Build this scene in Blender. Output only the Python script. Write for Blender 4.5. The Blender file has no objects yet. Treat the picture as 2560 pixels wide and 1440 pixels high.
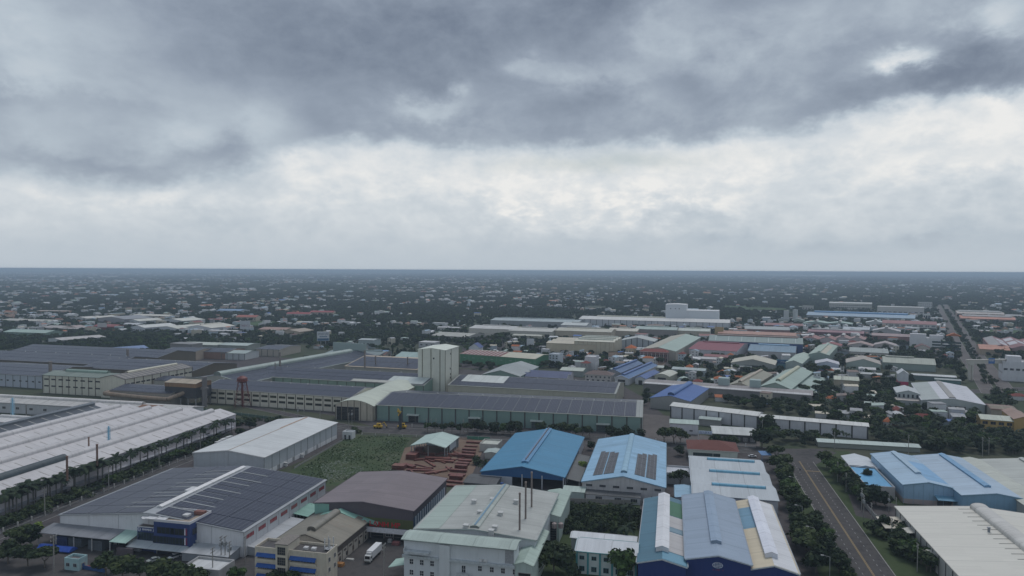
import bpy, math, random
import numpy as np
from mathutils import Vector, Matrix
random.seed(7); rng = np.random.default_rng(11)
SC = bpy.context.scene; COL = SC.collection
# ------------------------------------------------------------------ camera
FPX = 2560*24/36; CH = 110.0; ROLL = .0043; PITCH = math.atan(44.5/FPX)
F_ = np.array([0, math.cos(PITCH), -math.sin(PITCH)]); R0 = np.array([1., 0, 0]); U0 = np.array([0, math.sin(PITCH), math.cos(PITCH)])
R_ = math.cos(ROLL)*R0+math.sin(ROLL)*U0; U_ = -math.sin(ROLL)*R0+math.cos(ROLL)*U0
cd = bpy.data.cameras.new('camera'); cam = bpy.data.objects.new('camera', cd); COL.objects.link(cam)
cd.lens = 24; cd.sensor_width = 36; cd.clip_start = 1; cd.clip_end = 200000
cam.matrix_world = Matrix([[R_[0], U_[0], -F_[0], 0], [R_[1], U_[1], -F_[1], 0], [R_[2], U_[2], -F_[2], CH], [0, 0, 0, 1]])
SC.camera = cam
# ------------------------------------------------------------------ sky
SUN_EL, SUN_AZ = math.radians(62), math.radians(25)
world = bpy.data.worlds.new('World'); SC.world = world; world.use_nodes = True
wn = world.node_tree; wn.nodes.clear()
class NT:
    def __init__(s, t): s.t = t
    def n(s, typ, **kw):
        o = s.t.nodes.new(typ)
        for k, v in kw.items(): setattr(o, k, v)
        return o
    def put(s, sock, v):
        if isinstance(v, bpy.types.NodeSocket): s.t.links.new(v, sock)
        elif v is not None: sock.default_value = v
    def m(s, op, a, b=None, c=None, clamp=False):
        o = s.n('ShaderNodeMath', operation=op, use_clamp=clamp); s.put(o.inputs[0], a)
        if b is not None: s.put(o.inputs[1], b)
        if c is not None: s.put(o.inputs[2], c)
        return o.outputs[0]
    def vm(s, op, a, b=None):
        o = s.n('ShaderNodeVectorMath', operation=op); s.put(o.inputs[0], a)
        if b is not None: s.put(o.inputs[1], b)
        return o.outputs['Value'] if op in ('DOT_PRODUCT', 'LENGTH') else o.outputs[0]
    def ss(s, x, a, b, lo=0., hi=1.):
        o = s.n('ShaderNodeMapRange', interpolation_type='SMOOTHSTEP'); s.put(o.inputs[0], x)
        for i, v in enumerate((a, b, lo, hi)): s.put(o.inputs[i+1], v)
        return o.outputs[0]
    def comb(s, x, y, z=0.):
        o = s.n('ShaderNodeCombineXYZ'); s.put(o.inputs[0], x); s.put(o.inputs[1], y); s.put(o.inputs[2], z); return o.outputs[0]
    def sep(s, v):
        o = s.n('ShaderNodeSeparateXYZ'); s.put(o.inputs[0], v); return o.outputs
    def noise(s, vec, scale, det=4., rough=.55, dist=0., dim='3D'):
        o = s.n('ShaderNodeTexNoise', noise_dimensions=dim); s.put(o.inputs['Vector'], vec)
        s.put(o.inputs['Scale'], float(scale)); s.put(o.inputs['Detail'], float(det)); s.put(o.inputs['Roughness'], float(rough)); s.put(o.inputs['Distortion'], float(dist))
        return o.outputs['Fac'], o.outputs['Color']
    def mix(s, f, a, b, typ='MIX'):
        o = s.n('ShaderNodeMix', data_type='RGBA', blend_type=typ); s.put(o.inputs[0], f)
        for i, v in ((6, a), (7, b)):
            if isinstance(v, (tuple, list)): v = (*v[:3], 1.)
            s.put(o.inputs[i], v)
        return o.outputs[2]
    def ramp(s, x, stops):
        o = s.n('ShaderNodeValToRGB'); s.put(o.inputs[0], x); e = o.color_ramp.elements
        while len(e) < len(stops): e.new(.5)
        for k, (p, c) in enumerate(stops):
            e[k].position = p; e[k].color = (*c[:3], 1.) if isinstance(c, (tuple, list)) else (c, c, c, 1.)
        return o.outputs[0]
W_ = NT(wn)
geo = W_.n('ShaderNodeTexCoord').outputs['Generated']
sx, sy, sz = W_.sep(geo)
azm = W_.m('ARCTAN2', sx, sy); el = W_.m('ARCSINE', sz)
# cloud plane coordinates (perspective of a flat cloud layer)
zz = W_.m('ADD', W_.m('MAXIMUM', sz, 0.), .10)
cp = W_.comb(W_.m('DIVIDE', sx, zz), W_.m('DIVIDE', sy, zz))
nA, cA = W_.noise(cp, .55, 6, .55, .6)
nB, cB = W_.noise(W_.comb(azm, W_.m('MULTIPLY', el, 1.45)), 7., 9, .58, .25)
nC, cC = W_.noise(W_.comb(W_.m('ADD', azm, 9.), W_.m('MULTIPLY', el, 1.7)), 17., 8, .62, .15)
warp = W_.vm('SUBTRACT', cB, (.5, .5, .5)); wx, wy, _ = W_.sep(warp)
nl, cl_ = W_.noise(W_.comb(W_.m('ADD', azm, 3.), W_.m('MULTIPLY', el, 1.5)), 3., 2, .5); lx, ly, _ = W_.sep(W_.vm('SUBTRACT', cl_, (.5, .5, .5)))
AZ = W_.m('ADD', W_.m('ADD', azm, W_.m('MULTIPLY', wx, .16)), W_.m('MULTIPLY', lx, .10))
EL = W_.m('ADD', W_.m('ADD', el, W_.m('MULTIPLY', wy, .055)), W_.m('MULTIPLY', ly, .03))
P2 = W_.comb(AZ, EL)
def pa(px): return math.atan((px-1280)/FPX)
def pe(px, py): return math.atan((676-py)/FPX*math.cos(pa(px)))
def curve(x, pts, lo, hi):
    o = W_.n('ShaderNodeFloatCurve'); W_.put(o.inputs[1], W_.m('DIVIDE', W_.m('SUBTRACT', x, lo), hi-lo))
    c = o.mapping.curves[0]
    while len(c.points) < len(pts): c.points.new(.5, .5)
    for p, (a, b) in zip(c.points, pts): p.location = ((a-lo)/(hi-lo), b)
    o.mapping.use_clip = False; o.mapping.update(); return o.outputs[0]
# lower edge of the heavy cloud deck, left to right
EL2 = W_.m('ADD', EL, W_.m('MULTIPLY', W_.m('SUBTRACT', nC, .5), .055))
edge = curve(AZ, [(-1.4, .22), (pa(0), pe(0, 300)), (pa(250), pe(250, 235)), (pa(480), pe(480, 205)), (pa(640), pe(640, 225)), (pa(760), pe(760, 350)), (pa(1000), pe(1000, 372)), (pa(1350), pe(1350, 384)), (pa(1700), pe(1700, 362)), (pa(1900), pe(1900, 345)),
                  (pa(2130), pe(2130, 322)), (pa(2330), pe(2330, 262)), (pa(2560), pe(2560, 195)), (1.4, .25)], -1.5, 1.5)
edge2 = curve(AZ, [(-1.4, .12), (pa(0), pe(0, 475)), (pa(200), pe(200, 470)), (pa(420), pe(420, 470)), (pa(600), pe(600, 440)), (pa(720), pe(720, 420)), (pa(830), pe(830, 372)), (pa(1000), pe(1000, 366)), (pa(1900), pe(1900, 330)), (pa(2560), pe(2560, 190)), (1.4, .24)], -1.5, 1.5)
d = W_.m('SUBTRACT', EL2, edge)
deck = W_.ss(d, -.010, .034)
mid = W_.ss(W_.m('SUBTRACT', EL2, edge2), -.016, .030)
deep = W_.ss(d, .0, .26)
def fmix(f, a, b):
    o = W_.n('ShaderNodeMix', data_type='FLOAT'); W_.put(o.inputs[0], f); W_.put(o.inputs[2], a); W_.put(o.inputs[3], b); return o.outputs[0]
nD, _ = W_.noise(W_.comb(W_.m('ADD', azm, 5.), W_.m('MULTIPLY', el, 2.2)), 38., 5, .55, .2)
v = W_.m('ADD', .66, W_.m('MULTIPLY', W_.ss(el, .02, .15), .15))
for n_, w_ in ((nB, .44), (nC, .26), (nD, .07)): v = W_.m('ADD', v, W_.m('MULTIPLY', W_.m('SUBTRACT', n_, .5), w_))
puff = W_.m('MULTIPLY', W_.m('MULTIPLY', W_.ss(nC, .40, .62), W_.ss(nD, .30, .62)), W_.m('MULTIPLY', W_.ss(el, .03, .08), W_.ss(el, .17, .10)))
puff = W_.m('MULTIPLY', puff, W_.m('ADD', .25, W_.m('MULTIPLY', W_.ss(AZ, pa(1100), pa(1300)), W_.ss(AZ, pa(2000), pa(1600), 0., 1.))))
v = W_.m('ADD', v, W_.m('MULTIPLY', puff, .11))
nE, _ = W_.noise(W_.comb(W_.m('ADD', azm, 14.), W_.m('MULTIPLY', el, 1.6)), 13., 9, .56, .1)
bill = W_.m('SUBTRACT', .78, W_.m('ABSOLUTE', W_.m('SUBTRACT', W_.m('MULTIPLY', nE, 4.), 2.)))
v = W_.m('ADD', v, W_.m('MULTIPLY', bill, .12))
md = .535
for n_, w_ in ((nB, .30), (nC, .14), (nA, .20)): md = W_.m('ADD', md, W_.m('MULTIPLY', W_.m('SUBTRACT', n_, .5), w_))
v = fmix(mid, v, md)
dk = W_.m('ADD', .465, W_.m('MULTIPLY', deep, -.085))
for n_, w_ in ((nA, .24), (nB, .42), (nC, .16)): dk = W_.m('ADD', dk, W_.m('MULTIPLY', W_.m('SUBTRACT', n_, .5), w_))
dk = W_.m('ADD', dk, W_.m('MULTIPLY', bill, .05)); v = fmix(deck, v, dk)
BL = [ # px, py, half width, half height, amount : lighter and darker cloud masses
 (640, 90, 360, 110, -.11), (120, 40, 240, 110, .07), (1950, 60, 260, 90, .03), (1120, 90, 300, 70, -.04), (2000, 450, 120, 30, -.05), (1000, 520, 220, 30, -.04), (300, 560, 260, 40, .03), (1150, 70, 400, 130, -.10), (1500, 30, 180, 80, -.08), (1020, 215, 170, 55, -.10), (850, 330, 110, 45, -.07), (500, 150, 130, 60, -.06),
 (1480, 265, 150, 34, -.12), (1250, 345, 330, 24, -.06), (1760, 330, 130, 24, -.08), (1720, 195, 80, 46, -.10), (2170, 260, 150, 56, -.15), (2480, 190, 90, 60, -.10), (2330, 180, 120, 50, -.08),
 (2120, 130, 150, 40, -.05), (2420, 90, 80, 30, -.08), (1900, 60, 160, 60, .07), (1980, 190, 120, 90, .06), (1680, 60, 60, 60, .06), (2000, 20, 200, 40, .04),
 (100, 100, 140, 70, .08), (80, 185, 70, 26, .10), (150, 250, 180, 25, -.09), (480, 250, 140, 34, .05), (40, 40, 120, 40, .05),
 (1090, 268, 80, 22, .20), (1165, 222, 24, 18, .20), (1330, 155, 50, 18, .14), (1500, 178, 150, 20, .12), (1650, 240, 40, 26, .10),
 (2275, 135, 36, 20, .52), (2490, 40, 60, 36, .30), (2440, 245, 70, 26, .22),
 (280, 440, 170, 30, -.13), (600, 405, 110, 36, -.12), (120, 375, 40, 30, .10), (460, 340, 50, 36, .12), (690, 340, 40, 60, .08), (350, 300, 300, 36, .05), (620, 290, 60, 20, .06), (60, 460, 60, 30, .07), (430, 490, 60, 16, .10),
 (1500, 480, 260, 40, .08), (1250, 500, 50, 30, .08), (1580, 465, 50, 20, .08), (1400, 560, 200, 30, .04), (1500, 590, 120, 14, -.05), (2000, 420, 330, 50, .03), (2150, 400, 70, 16, -.05), (2300, 360, 80, 14, -.05), (1850, 470, 90, 16, -.05), (2100, 350, 200, 26, .06), (2450, 300, 150, 34, .09), (2430, 400, 120, 14, .08), (2250, 480, 160, 22, -.08), (2420, 530, 170, 34, -.09), (1900, 610, 420, 18, -.09), (2300, 600, 260, 24, -.08), (1720, 540, 100, 20, -.06), (600, 560, 300, 40, -.05), (1000, 440, 200, 40, .04)]
for (x, y, w, h, a) in BL:
    q = W_.vm('MULTIPLY', W_.vm('SUBTRACT', W_.comb(AZ, EL2), (pa(x), pe(x, y), 0.)), (FPX/w, FPX/h, 0.))
    g = W_.m('POWER', 2.718, W_.m('MULTIPLY', W_.vm('DOT_PRODUCT', q, q), -.7))
    v = W_.m('ADD', v, W_.m('MULTIPLY', g, a))
# flatten into pale mist at the horizon
hz = W_.ss(el, .004, .085, 1., 0.)
vm2 = W_.n('ShaderNodeMix', data_type='FLOAT'); W_.put(vm2.inputs[0], W_.m('MULTIPLY', hz, .88)); W_.put(vm2.inputs[2], v); W_.put(vm2.inputs[3], .645)
v = vm2.outputs[0]
ccol = W_.ramp(v, [(0., (.11, .14, .188)), (.22, (.165, .202, .268)), (.42, (.285, .335, .41)), (.62, (.445, .51, .575)), (.82, (.605, .65, .69)), (1., (.80, .80, .79))])
sky = W_.n('ShaderNodeTexSky', sky_type='NISHITA'); sky.sun_disc = False; sky.sun_elevation = SUN_EL; sky.sun_rotation = SUN_AZ; sky.air_density = 1.5; sky.dust_density = 2.
bg1 = W_.n('ShaderNodeBackground'); W_.put(bg1.inputs[0], sky.outputs[0]); bg1.inputs[1].default_value = .07
bg2 = W_.n('ShaderNodeBackground'); W_.put(bg2.inputs[0], ccol); bg2.inputs[1].default_value = 1.0
gap = W_.vm('MULTIPLY', W_.vm('SUBTRACT', P2, (pa(1500), pe(1500, 403), 0.)), (FPX/210, FPX/18, 0.))
gp = W_.m('MULTIPLY', W_.m('POWER', 2.718, W_.m('MULTIPLY', W_.vm('DOT_PRODUCT', gap, gap), -.7)), .38)
cover = W_.m('SUBTRACT', .96, gp)
mx = W_.n('ShaderNodeMixShader'); W_.put(mx.inputs[0], cover); W_.put(mx.inputs[1], bg1.outputs[0]); W_.put(mx.inputs[2], bg2.outputs[0])
wo = W_.n('ShaderNodeOutputWorld'); W_.put(wo.inputs[0], mx.outputs[0])
sl = bpy.data.lights.new('sun', 'SUN'); sl.energy = 1.3; sl.angle = math.radians(25); sl.color = (1., .97, .955)
so = bpy.data.objects.new('sun', sl); COL.objects.link(so)
sd = Vector((math.sin(SUN_AZ)*math.cos(SUN_EL), math.cos(SUN_AZ)*math.cos(SUN_EL), math.sin(SUN_EL)))
so.rotation_euler = sd.to_track_quat('Z', 'Y').to_euler(); so.location = (0, 0, 300)
vs = SC.view_settings; SC.display_settings.display_device = 'sRGB'; vs.view_transform = 'Standard'; vs.look = 'None'; vs.exposure = .08; vs.gamma = 1; vs.use_curve_mapping = False
SC.cycles.max_bounces = 4; SC.cycles.diffuse_bounces = 2; SC.cycles.glossy_bounces = 2; SC.cycles.transparent_max_bounces = 4; SC.cycles.volume_bounces = 0
SC.cycles.use_denoising = True

# ------------------------------------------------------------------ geometry helpers
def W(px, py, z=0.):
    d = F_+R_*(px-1280)/FPX-U_*(py-720)/FPX
    t = (z-CH)/d[2]; return np.array([0, 0, CH])+d*t
def proj(P):
    q = np.asarray(P, float)-np.array([0, 0, CH]); y = q@F_
    return 1280+FPX*(q@R_)/y, 720-FPX*(q@U_)/y
class MB:
    def __init__(s): s.v = []; s.f = []; s.mi = []; s.cur = 0
    def quad(s, *p):
        n = len(s.v); s.v += [tuple(map(float, q)) for q in p]; s.f.append(tuple(range(n, n+len(p)))); s.mi.append(s.cur); return s
    def box(s, x0, x1, y0, y1, z0, z1):
        n = len(s.v); s.v += [(x0, y0, z0), (x1, y0, z0), (x1, y1, z0), (x0, y1, z0), (x0, y0, z1), (x1, y0, z1), (x1, y1, z1), (x0, y1, z1)]
        for a in ((0, 3, 2, 1), (4, 5, 6, 7), (0, 1, 5, 4), (1, 2, 6, 5), (2, 3, 7, 6), (3, 0, 4, 7)): s.f.append(tuple(n+i for i in a)); s.mi.append(s.cur)
        return s
    def prism(s, pts, axis, a0, a1):
        # pts: list of 2-D points (other axis, z); extruded along axis from a0 to a1
        n = len(s.v); k = len(pts)
        for a in (a0, a1):
            for (p, z) in pts: s.v.append((a, p, z) if axis == 'x' else (p, a, z))
        for i in range(k):
            j = (i+1) % k; s.f.append((n+i, n+j, n+k+j, n+k+i)); s.mi.append(s.cur)
        s.f.append(tuple(n+i for i in range(k))[::-1]); s.f.append(tuple(n+k+i for i in range(k))); s.mi += [s.cur]*2
        return s
    def cyl(s, x, y, z0, z1, r0, r1=None, n=10, cap=True):
        r1 = r0 if r1 is None else r1; b = len(s.v)
        for z, r in ((z0, r0), (z1, r1)):
            for i in range(n): a = 2*math.pi*i/n; s.v.append((x+r*math.cos(a), y+r*math.sin(a), z))
        for i in range(n): j = (i+1) % n; s.f.append((b+i, b+j, b+n+j, b+n+i)); s.mi.append(s.cur)
        if cap: s.f.append(tuple(b+n+i for i in range(n))); s.mi.append(s.cur); s.f.append(tuple(b+i for i in range(n))[::-1]); s.mi.append(s.cur)
        return s
    def bar(s, p, q, r, n=4):
        p, q = Vector(p), Vector(q); d = (q-p); L = d.length; M = d.to_track_quat('Z', 'Y').to_matrix(); b = len(s.v)
        for z in (0, L):
            for i in range(n): a = 2*math.pi*(i+.5)/n; s.v.append(tuple(p+M@Vector((r*math.cos(a), r*math.sin(a), z))))
        for i in range(n): j = (i+1) % n; s.f.append((b+i, b+j, b+n+j, b+n+i)); s.mi.append(s.cur)
        s.f.append(tuple(b+n+i for i in range(n))); s.mi.append(s.cur); s.f.append(tuple(b+i for i in range(n))[::-1]); s.mi.append(s.cur)
        return s
    def mesh(s, name, mats, smooth=False):
        me = bpy.data.meshes.new(name); me.from_pydata(s.v, [], s.f)
        for m in (mats if isinstance(mats, (list, tuple)) else [mats]): me.materials.append(m)
        if any(s.mi): me.polygons.foreach_set('material_index', s.mi)
        if smooth: me.polygons.foreach_set('use_smooth', [True]*len(s.f))
        me.update(); return me
def link(o, parent=None):
    COL.objects.link(o)
    if parent is not None: o.parent = parent
    return o
def part(name, mb, mats, parent, loc=None, rz=0, smooth=False, kind=None, label=None):
    me = mb if isinstance(mb, bpy.types.Mesh) else mb.mesh(name, mats, smooth)
    o = link(bpy.data.objects.new(name, me), parent)
    if loc is not None: o.location = loc
    if rz: o.rotation_euler[2] = rz
    if kind: o['kind'] = kind
    if label: o['label'] = label
    return o
def tag(o, label, cat, group=None):
    w = label.split()
    while len(w) > 16 and any(x in ('a', 'the', 'very', 'with') for x in w): i = max(j for j, x in enumerate(w) if x in (('a', 'the', 'very') if any(x in ('a', 'the', 'very') for x in w) else ('with',))); w.pop(i)
    label = ' '.join(w)
    o['label'] = label; o['category'] = cat
    if group: o['group'] = group
    return o
def root(name, label, cat, loc, rz=0, group=None):
    o = bpy.data.objects.new(name, None); o.empty_display_size = .5; link(o); o.location = tuple(map(float, loc)); o.rotation_euler[2] = rz
    return tag(o, label, cat, group)
def copy_tree(o, parent=None):
    c = o.copy(); COL.objects.link(c)
    if parent is not None: c.parent = parent
    for ch in [x for x in o.children]: copy_tree(ch, c)
    return c
# ------------------------------------------------------------------ materials
_mc = {}
def newmat(name):
    m = bpy.data.materials.new(name); m.use_nodes = True; t = m.node_tree; t.nodes.clear(); T = NT(t)
    b = T.n('ShaderNodeBsdfPrincipled'); o = T.n('ShaderNodeOutputMaterial'); t.links.new(b.outputs[0], o.inputs[0]); return m, T, b
def setb(T, b, col, rough=.6, spec=.4, metal=0., normal=None):
    T.put(b.inputs['Base Color'], (*col[:3], 1.) if isinstance(col, (tuple, list)) else col)
    T.put(b.inputs['Roughness'], rough); b.inputs['Specular IOR Level'].default_value = spec; b.inputs['Metallic'].default_value = metal
    if normal is not None: T.put(b.inputs['Normal'], normal)
def plain(col, rough=.7, spec=.3):
    k = ('plain', tuple(col), rough)
    if k not in _mc:
        m, T, b = newmat('paint'); tc = T.n('ShaderNodeTexCoord').outputs['Object']; n, _ = T.noise(tc, 1.2, 5, .6)
        setb(T, b, T.mix(T.ss(n, .3, .75), tuple(c*.82 for c in col), tuple(min(1, c*1.08) for c in col)), rough, spec); _mc[k] = m
    return _mc[k]
def roofm(col, axis='x', wear=.5, rust=0., patch=None, seam=9.):
    """corrugated sheet roof: sheets laid side by side along the ridge axis, dirt running down the slope"""
    k = ('roof', tuple(col), axis, wear, rust, patch, seam)
    if k in _mc: return _mc[k]
    m, T, b = newmat('roof_sheet'); tc = T.n('ShaderNodeTexCoord').outputs['Object']; x, y, z = T.sep(tc)
    al, ac = (x, y) if axis == 'x' else (y, x)
    oi = T.n('ShaderNodeObjectInfo').outputs['Random']; off = T.m('MULTIPLY', oi, 70.)
    cell = T.m('FLOOR', T.m('DIVIDE', al, 1.05))
    wn_ = T.n('ShaderNodeTexWhiteNoise', noise_dimensions='2D'); T.put(wn_.inputs['Vector'], T.comb(cell, T.m('FLOOR', T.m('DIVIDE', ac, seam))))
    sheet = wn_.outputs[0]
    n1, _ = T.noise(T.comb(T.m('ADD', al, off), ac, z), .045, 5, .6)
    st, _ = T.noise(T.comb(T.m('ADD', T.m('MULTIPLY', al, 1.6), off), T.m('MULTIPLY', ac, .08)), .9, 5, .65)
    n2, _ = T.noise(T.comb(al, T.m('ADD', ac, off)), .35, 6, .7)
    f = T.m('ADD', T.m('MULTIPLY', T.m('SUBTRACT', sheet, .5), .16*wear+.04), T.m('MULTIPLY', T.m('SUBTRACT', n1, .5), 1.0*wear))
    f = T.m('ADD', f, T.m('MULTIPLY', T.m('SUBTRACT', st, .5), .85*wear)); f = T.m('ADD', f, T.m('MULTIPLY', T.m('SUBTRACT', n2, .5), .45*wear))
    wp = T.n('ShaderNodeTexWhiteNoise', noise_dimensions='3D'); T.put(wp.inputs['Vector'], T.comb(T.m('FLOOR', T.m('DIVIDE', al, 4.2)), T.m('FLOOR', T.m('DIVIDE', ac, seam)), T.m('FLOOR', off)))
    f = T.m('ADD', f, T.m('MULTIPLY', T.m('SUBTRACT', T.m('GREATER_THAN', wp.outputs[0], .90), T.m('LESS_THAN', wp.outputs[0], .10)), .16*wear))
    br = T.m('ADD', 1., f)
    rib = T.m('ABSOLUTE', T.m('SUBTRACT', T.m('FRACT', T.m('DIVIDE', al, 1.05)), .5))
    seamf = T.m('GREATER_THAN', T.m('ABSOLUTE', T.m('SUBTRACT', T.m('FRACT', T.m('DIVIDE', al, 12.6)), .5)), .486)
    br = T.m('MULTIPLY', br, T.m('SUBTRACT', 1., T.m('MULTIPLY', seamf, .24)))
    c = T.n('ShaderNodeVectorMath', operation='SCALE'); c.inputs[0].default_value = col; T.put(c.inputs['Scale'], br); c = c.outputs[0]
    dirt = T.ss(T.m('ADD', T.m('MULTIPLY', st, .55), T.m('MULTIPLY', n2, .45)), .52, .74)
    c = T.mix(T.m('MULTIPLY', dirt, .55*wear+.05), c, (.13, .12, .11))
    if rust > 0:
        r = T.ss(T.m('ADD', T.m('MULTIPLY', n1, .7), T.m('MULTIPLY', n2, .35)), .62-.12*rust, .80-.12*rust)
        c = T.mix(T.m('MULTIPLY', r, min(1., .5+rust*.4)), c, (.21, .115, .07))
    bp = T.n('ShaderNodeBump'); bp.inputs['Strength'].default_value = .35; bp.inputs['Distance'].default_value = .12; T.put(bp.inputs['Height'], T.m('ADD', rib, T.m('MULTIPLY', n2, .6)))
    setb(T, b, c, T.m('ADD', .42, T.m('MULTIPLY', n2, .25)), .35, 0., bp.outputs[0]); _mc[k] = m; return m
def wallm(col, wear=.5, sheet=1.0, base=None):
    """sheet or rendered wall: vertical joints, rain streaks, grime creeping up from the ground"""
    k = ('wall', tuple(col), wear, sheet, base)
    if k in _mc: return _mc[k]
    m, T, b = newmat('wall_sheet'); tc = T.n('ShaderNodeTexCoord').outputs['Object']; x, y, z = T.sep(tc)
    al = T.m('ADD', x, T.m('MULTIPLY', y, 1.013)); oi = T.n('ShaderNodeObjectInfo').outputs['Random']; off = T.m('MULTIPLY', oi, 50.)
    st, _ = T.noise(T.comb(T.m('ADD', al, off), T.m('MULTIPLY', z, .12)), 1.1, 6, .7)
    n1, _ = T.noise(T.comb(T.m('ADD', al, off), z, 3.), .22, 5, .6)
    wn_ = T.n('ShaderNodeTexWhiteNoise', noise_dimensions='1D'); T.put(wn_.inputs['W'], T.m('FLOOR', T.m('DIVIDE', al, sheet)))
    br = T.m('ADD', 1., T.m('ADD', T.m('MULTIPLY', T.m('SUBTRACT', wn_.outputs[0], .5), .10*wear), T.m('MULTIPLY', T.m('SUBTRACT', n1, .5), .5*wear)))
    c = T.n('ShaderNodeVectorMath', operation='SCALE'); c.inputs[0].default_value = col; T.put(c.inputs['Scale'], br); c = c.outputs[0]
    if base: c = T.mix(T.m('LESS_THAN', z, base[0]), c, base[1])
    g = T.m('MULTIPLY', T.ss(st, .48, .78), .55*wear); gr = T.m('MULTIPLY', T.ss(z, 0., 2.2, 1., 0.), T.m('MULTIPLY', n1, .6*wear))
    c = T.mix(T.m('MAXIMUM', g, gr), c, (.15, .135, .115))
    bp = T.n('ShaderNodeBump'); bp.inputs['Strength'].default_value = .3; bp.inputs['Distance'].default_value = .08; T.put(bp.inputs['Height'], T.m('ABSOLUTE', T.m('SUBTRACT', T.m('FRACT', T.m('DIVIDE', al, sheet)), .5)))
    setb(T, b, c, .62, .3, 0., bp.outputs[0]); _mc[k] = m; return m
def solarm(axis='x', tint=(.020, .024, .045), pw=1.05, pl=2.1):
    k = ('solar', axis, tint)
    if k in _mc: return _mc[k]
    m, T, b = newmat('solar_glass'); tc = T.n('ShaderNodeTexCoord').outputs['Object']; x, y, z = T.sep(tc)
    al, ac = (x, y) if axis == 'x' else (y, x)
    fx = T.m('ABSOLUTE', T.m('SUBTRACT', T.m('FRACT', T.m('DIVIDE', al, pw)), .5)); fy = T.m('ABSOLUTE', T.m('SUBTRACT', T.m('FRACT', T.m('DIVIDE', ac, pl)), .5))
    ln = T.m('MAXIMUM', T.m('GREATER_THAN', fx, .462), T.m('GREATER_THAN', fy, .478))
    wn_ = T.n('ShaderNodeTexWhiteNoise', noise_dimensions='2D'); T.put(wn_.inputs['Vector'], T.comb(T.m('FLOOR', T.m('DIVIDE', al, pw)), T.m('FLOOR', T.m('DIVIDE', ac, pl))))
    n1, _ = T.noise(tc, .05, 4, .6)
    c = T.mix(T.m('ADD', T.m('MULTIPLY', wn_.outputs[0], .35), T.m('MULTIPLY', n1, .65)), tuple(t*.85 for t in tint), tuple(t*1.35 for t in tint))
    c = T.mix(T.m('MULTIPLY', ln, .95), c, (.24, .25, .28))
    setb(T, b, c, T.m('ADD', .30, T.m('MULTIPLY', n1, .10)), .32); _mc[k] = m; return m
def tilem(col, wear=.6):
    k = ('tile', tuple(col), wear)
    if k in _mc: return _mc[k]
    m, T, b = newmat('roof_tile'); tc = T.n('ShaderNodeTexCoord').outputs['Object']; x, y, z = T.sep(tc)
    n1, _ = T.noise(tc, .5, 6, .7); n2, _ = T.noise(tc, 3., 3, .6)
    rows = T.m('ABSOLUTE', T.m('SUBTRACT', T.m('FRACT', T.m('MULTIPLY', z, 3.2)), .5))
    f = T.m('ADD', T.m('MULTIPLY', n1, .9), T.m('ADD', T.m('MULTIPLY', n2, .35), T.m('MULTIPLY', rows, .25)))
    c = T.mix(T.m('MULTIPLY', f, wear), tuple(min(1, q*1.35) for q in col), tuple(q*.45 for q in col))
    setb(T, b, c, .8, .2); _mc[k] = m; return m
def glassm(col=(.03, .035, .045)):
    k = ('glass', col)
    if k not in _mc:
        m, T, b = newmat('window_glass'); setb(T, b, col, .12, .5); _mc[k] = m
    return _mc[k]
def panelm(col=(.62, .62, .60)): return plain(col, .6)
WHITE = (.62, .63, .64); DWHITE = (.50, .51, .52)
DARK = plain((.02, .02, .022), .8); GREYM = plain((.22, .22, .23)); STEEL = plain((.30, .31, .32), .5); WHITEM = plain(WHITE)
# ------------------------------------------------------------------ buildings
AZ0 = 12.4
FOOT = []   # footprints, used to keep trees and small houses clear of the large buildings
_wm = {}
def window_mesh(w, h, frame=(.45, .45, .45), nx=2, ny=1, glass=(.03, .035, .045)):
    k = (round(w, 2), round(h, 2), frame, nx, ny, glass)
    if k not in _wm:
        b = MB(); t = .09
        b.cur = 1; b.box(-w/2, w/2, -.04, .12, -h/2, h/2); b.cur = 0
        b.box(-w/2-t, -w/2, -.10, .12, -h/2-t, h/2+t); b.box(w/2, w/2+t, -.10, .12, -h/2-t, h/2+t)
        b.box(-w/2, w/2, -.10, .12, h/2, h/2+t); b.box(-w/2, w/2, -.14, .12, -h/2-t, -h/2)
        for i in range(1, nx): x = -w/2+w*i/nx; b.box(x-.04, x+.04, -.08, -.03, -h/2, h/2)
        for i in range(1, ny): z = -h/2+h*i/ny; b.box(-w/2, w/2, -.075, -.035, z-.04, z+.04)
        _wm[k] = b.mesh('window', [plain(frame), glassm(glass)])
    return _wm[k]
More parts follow.
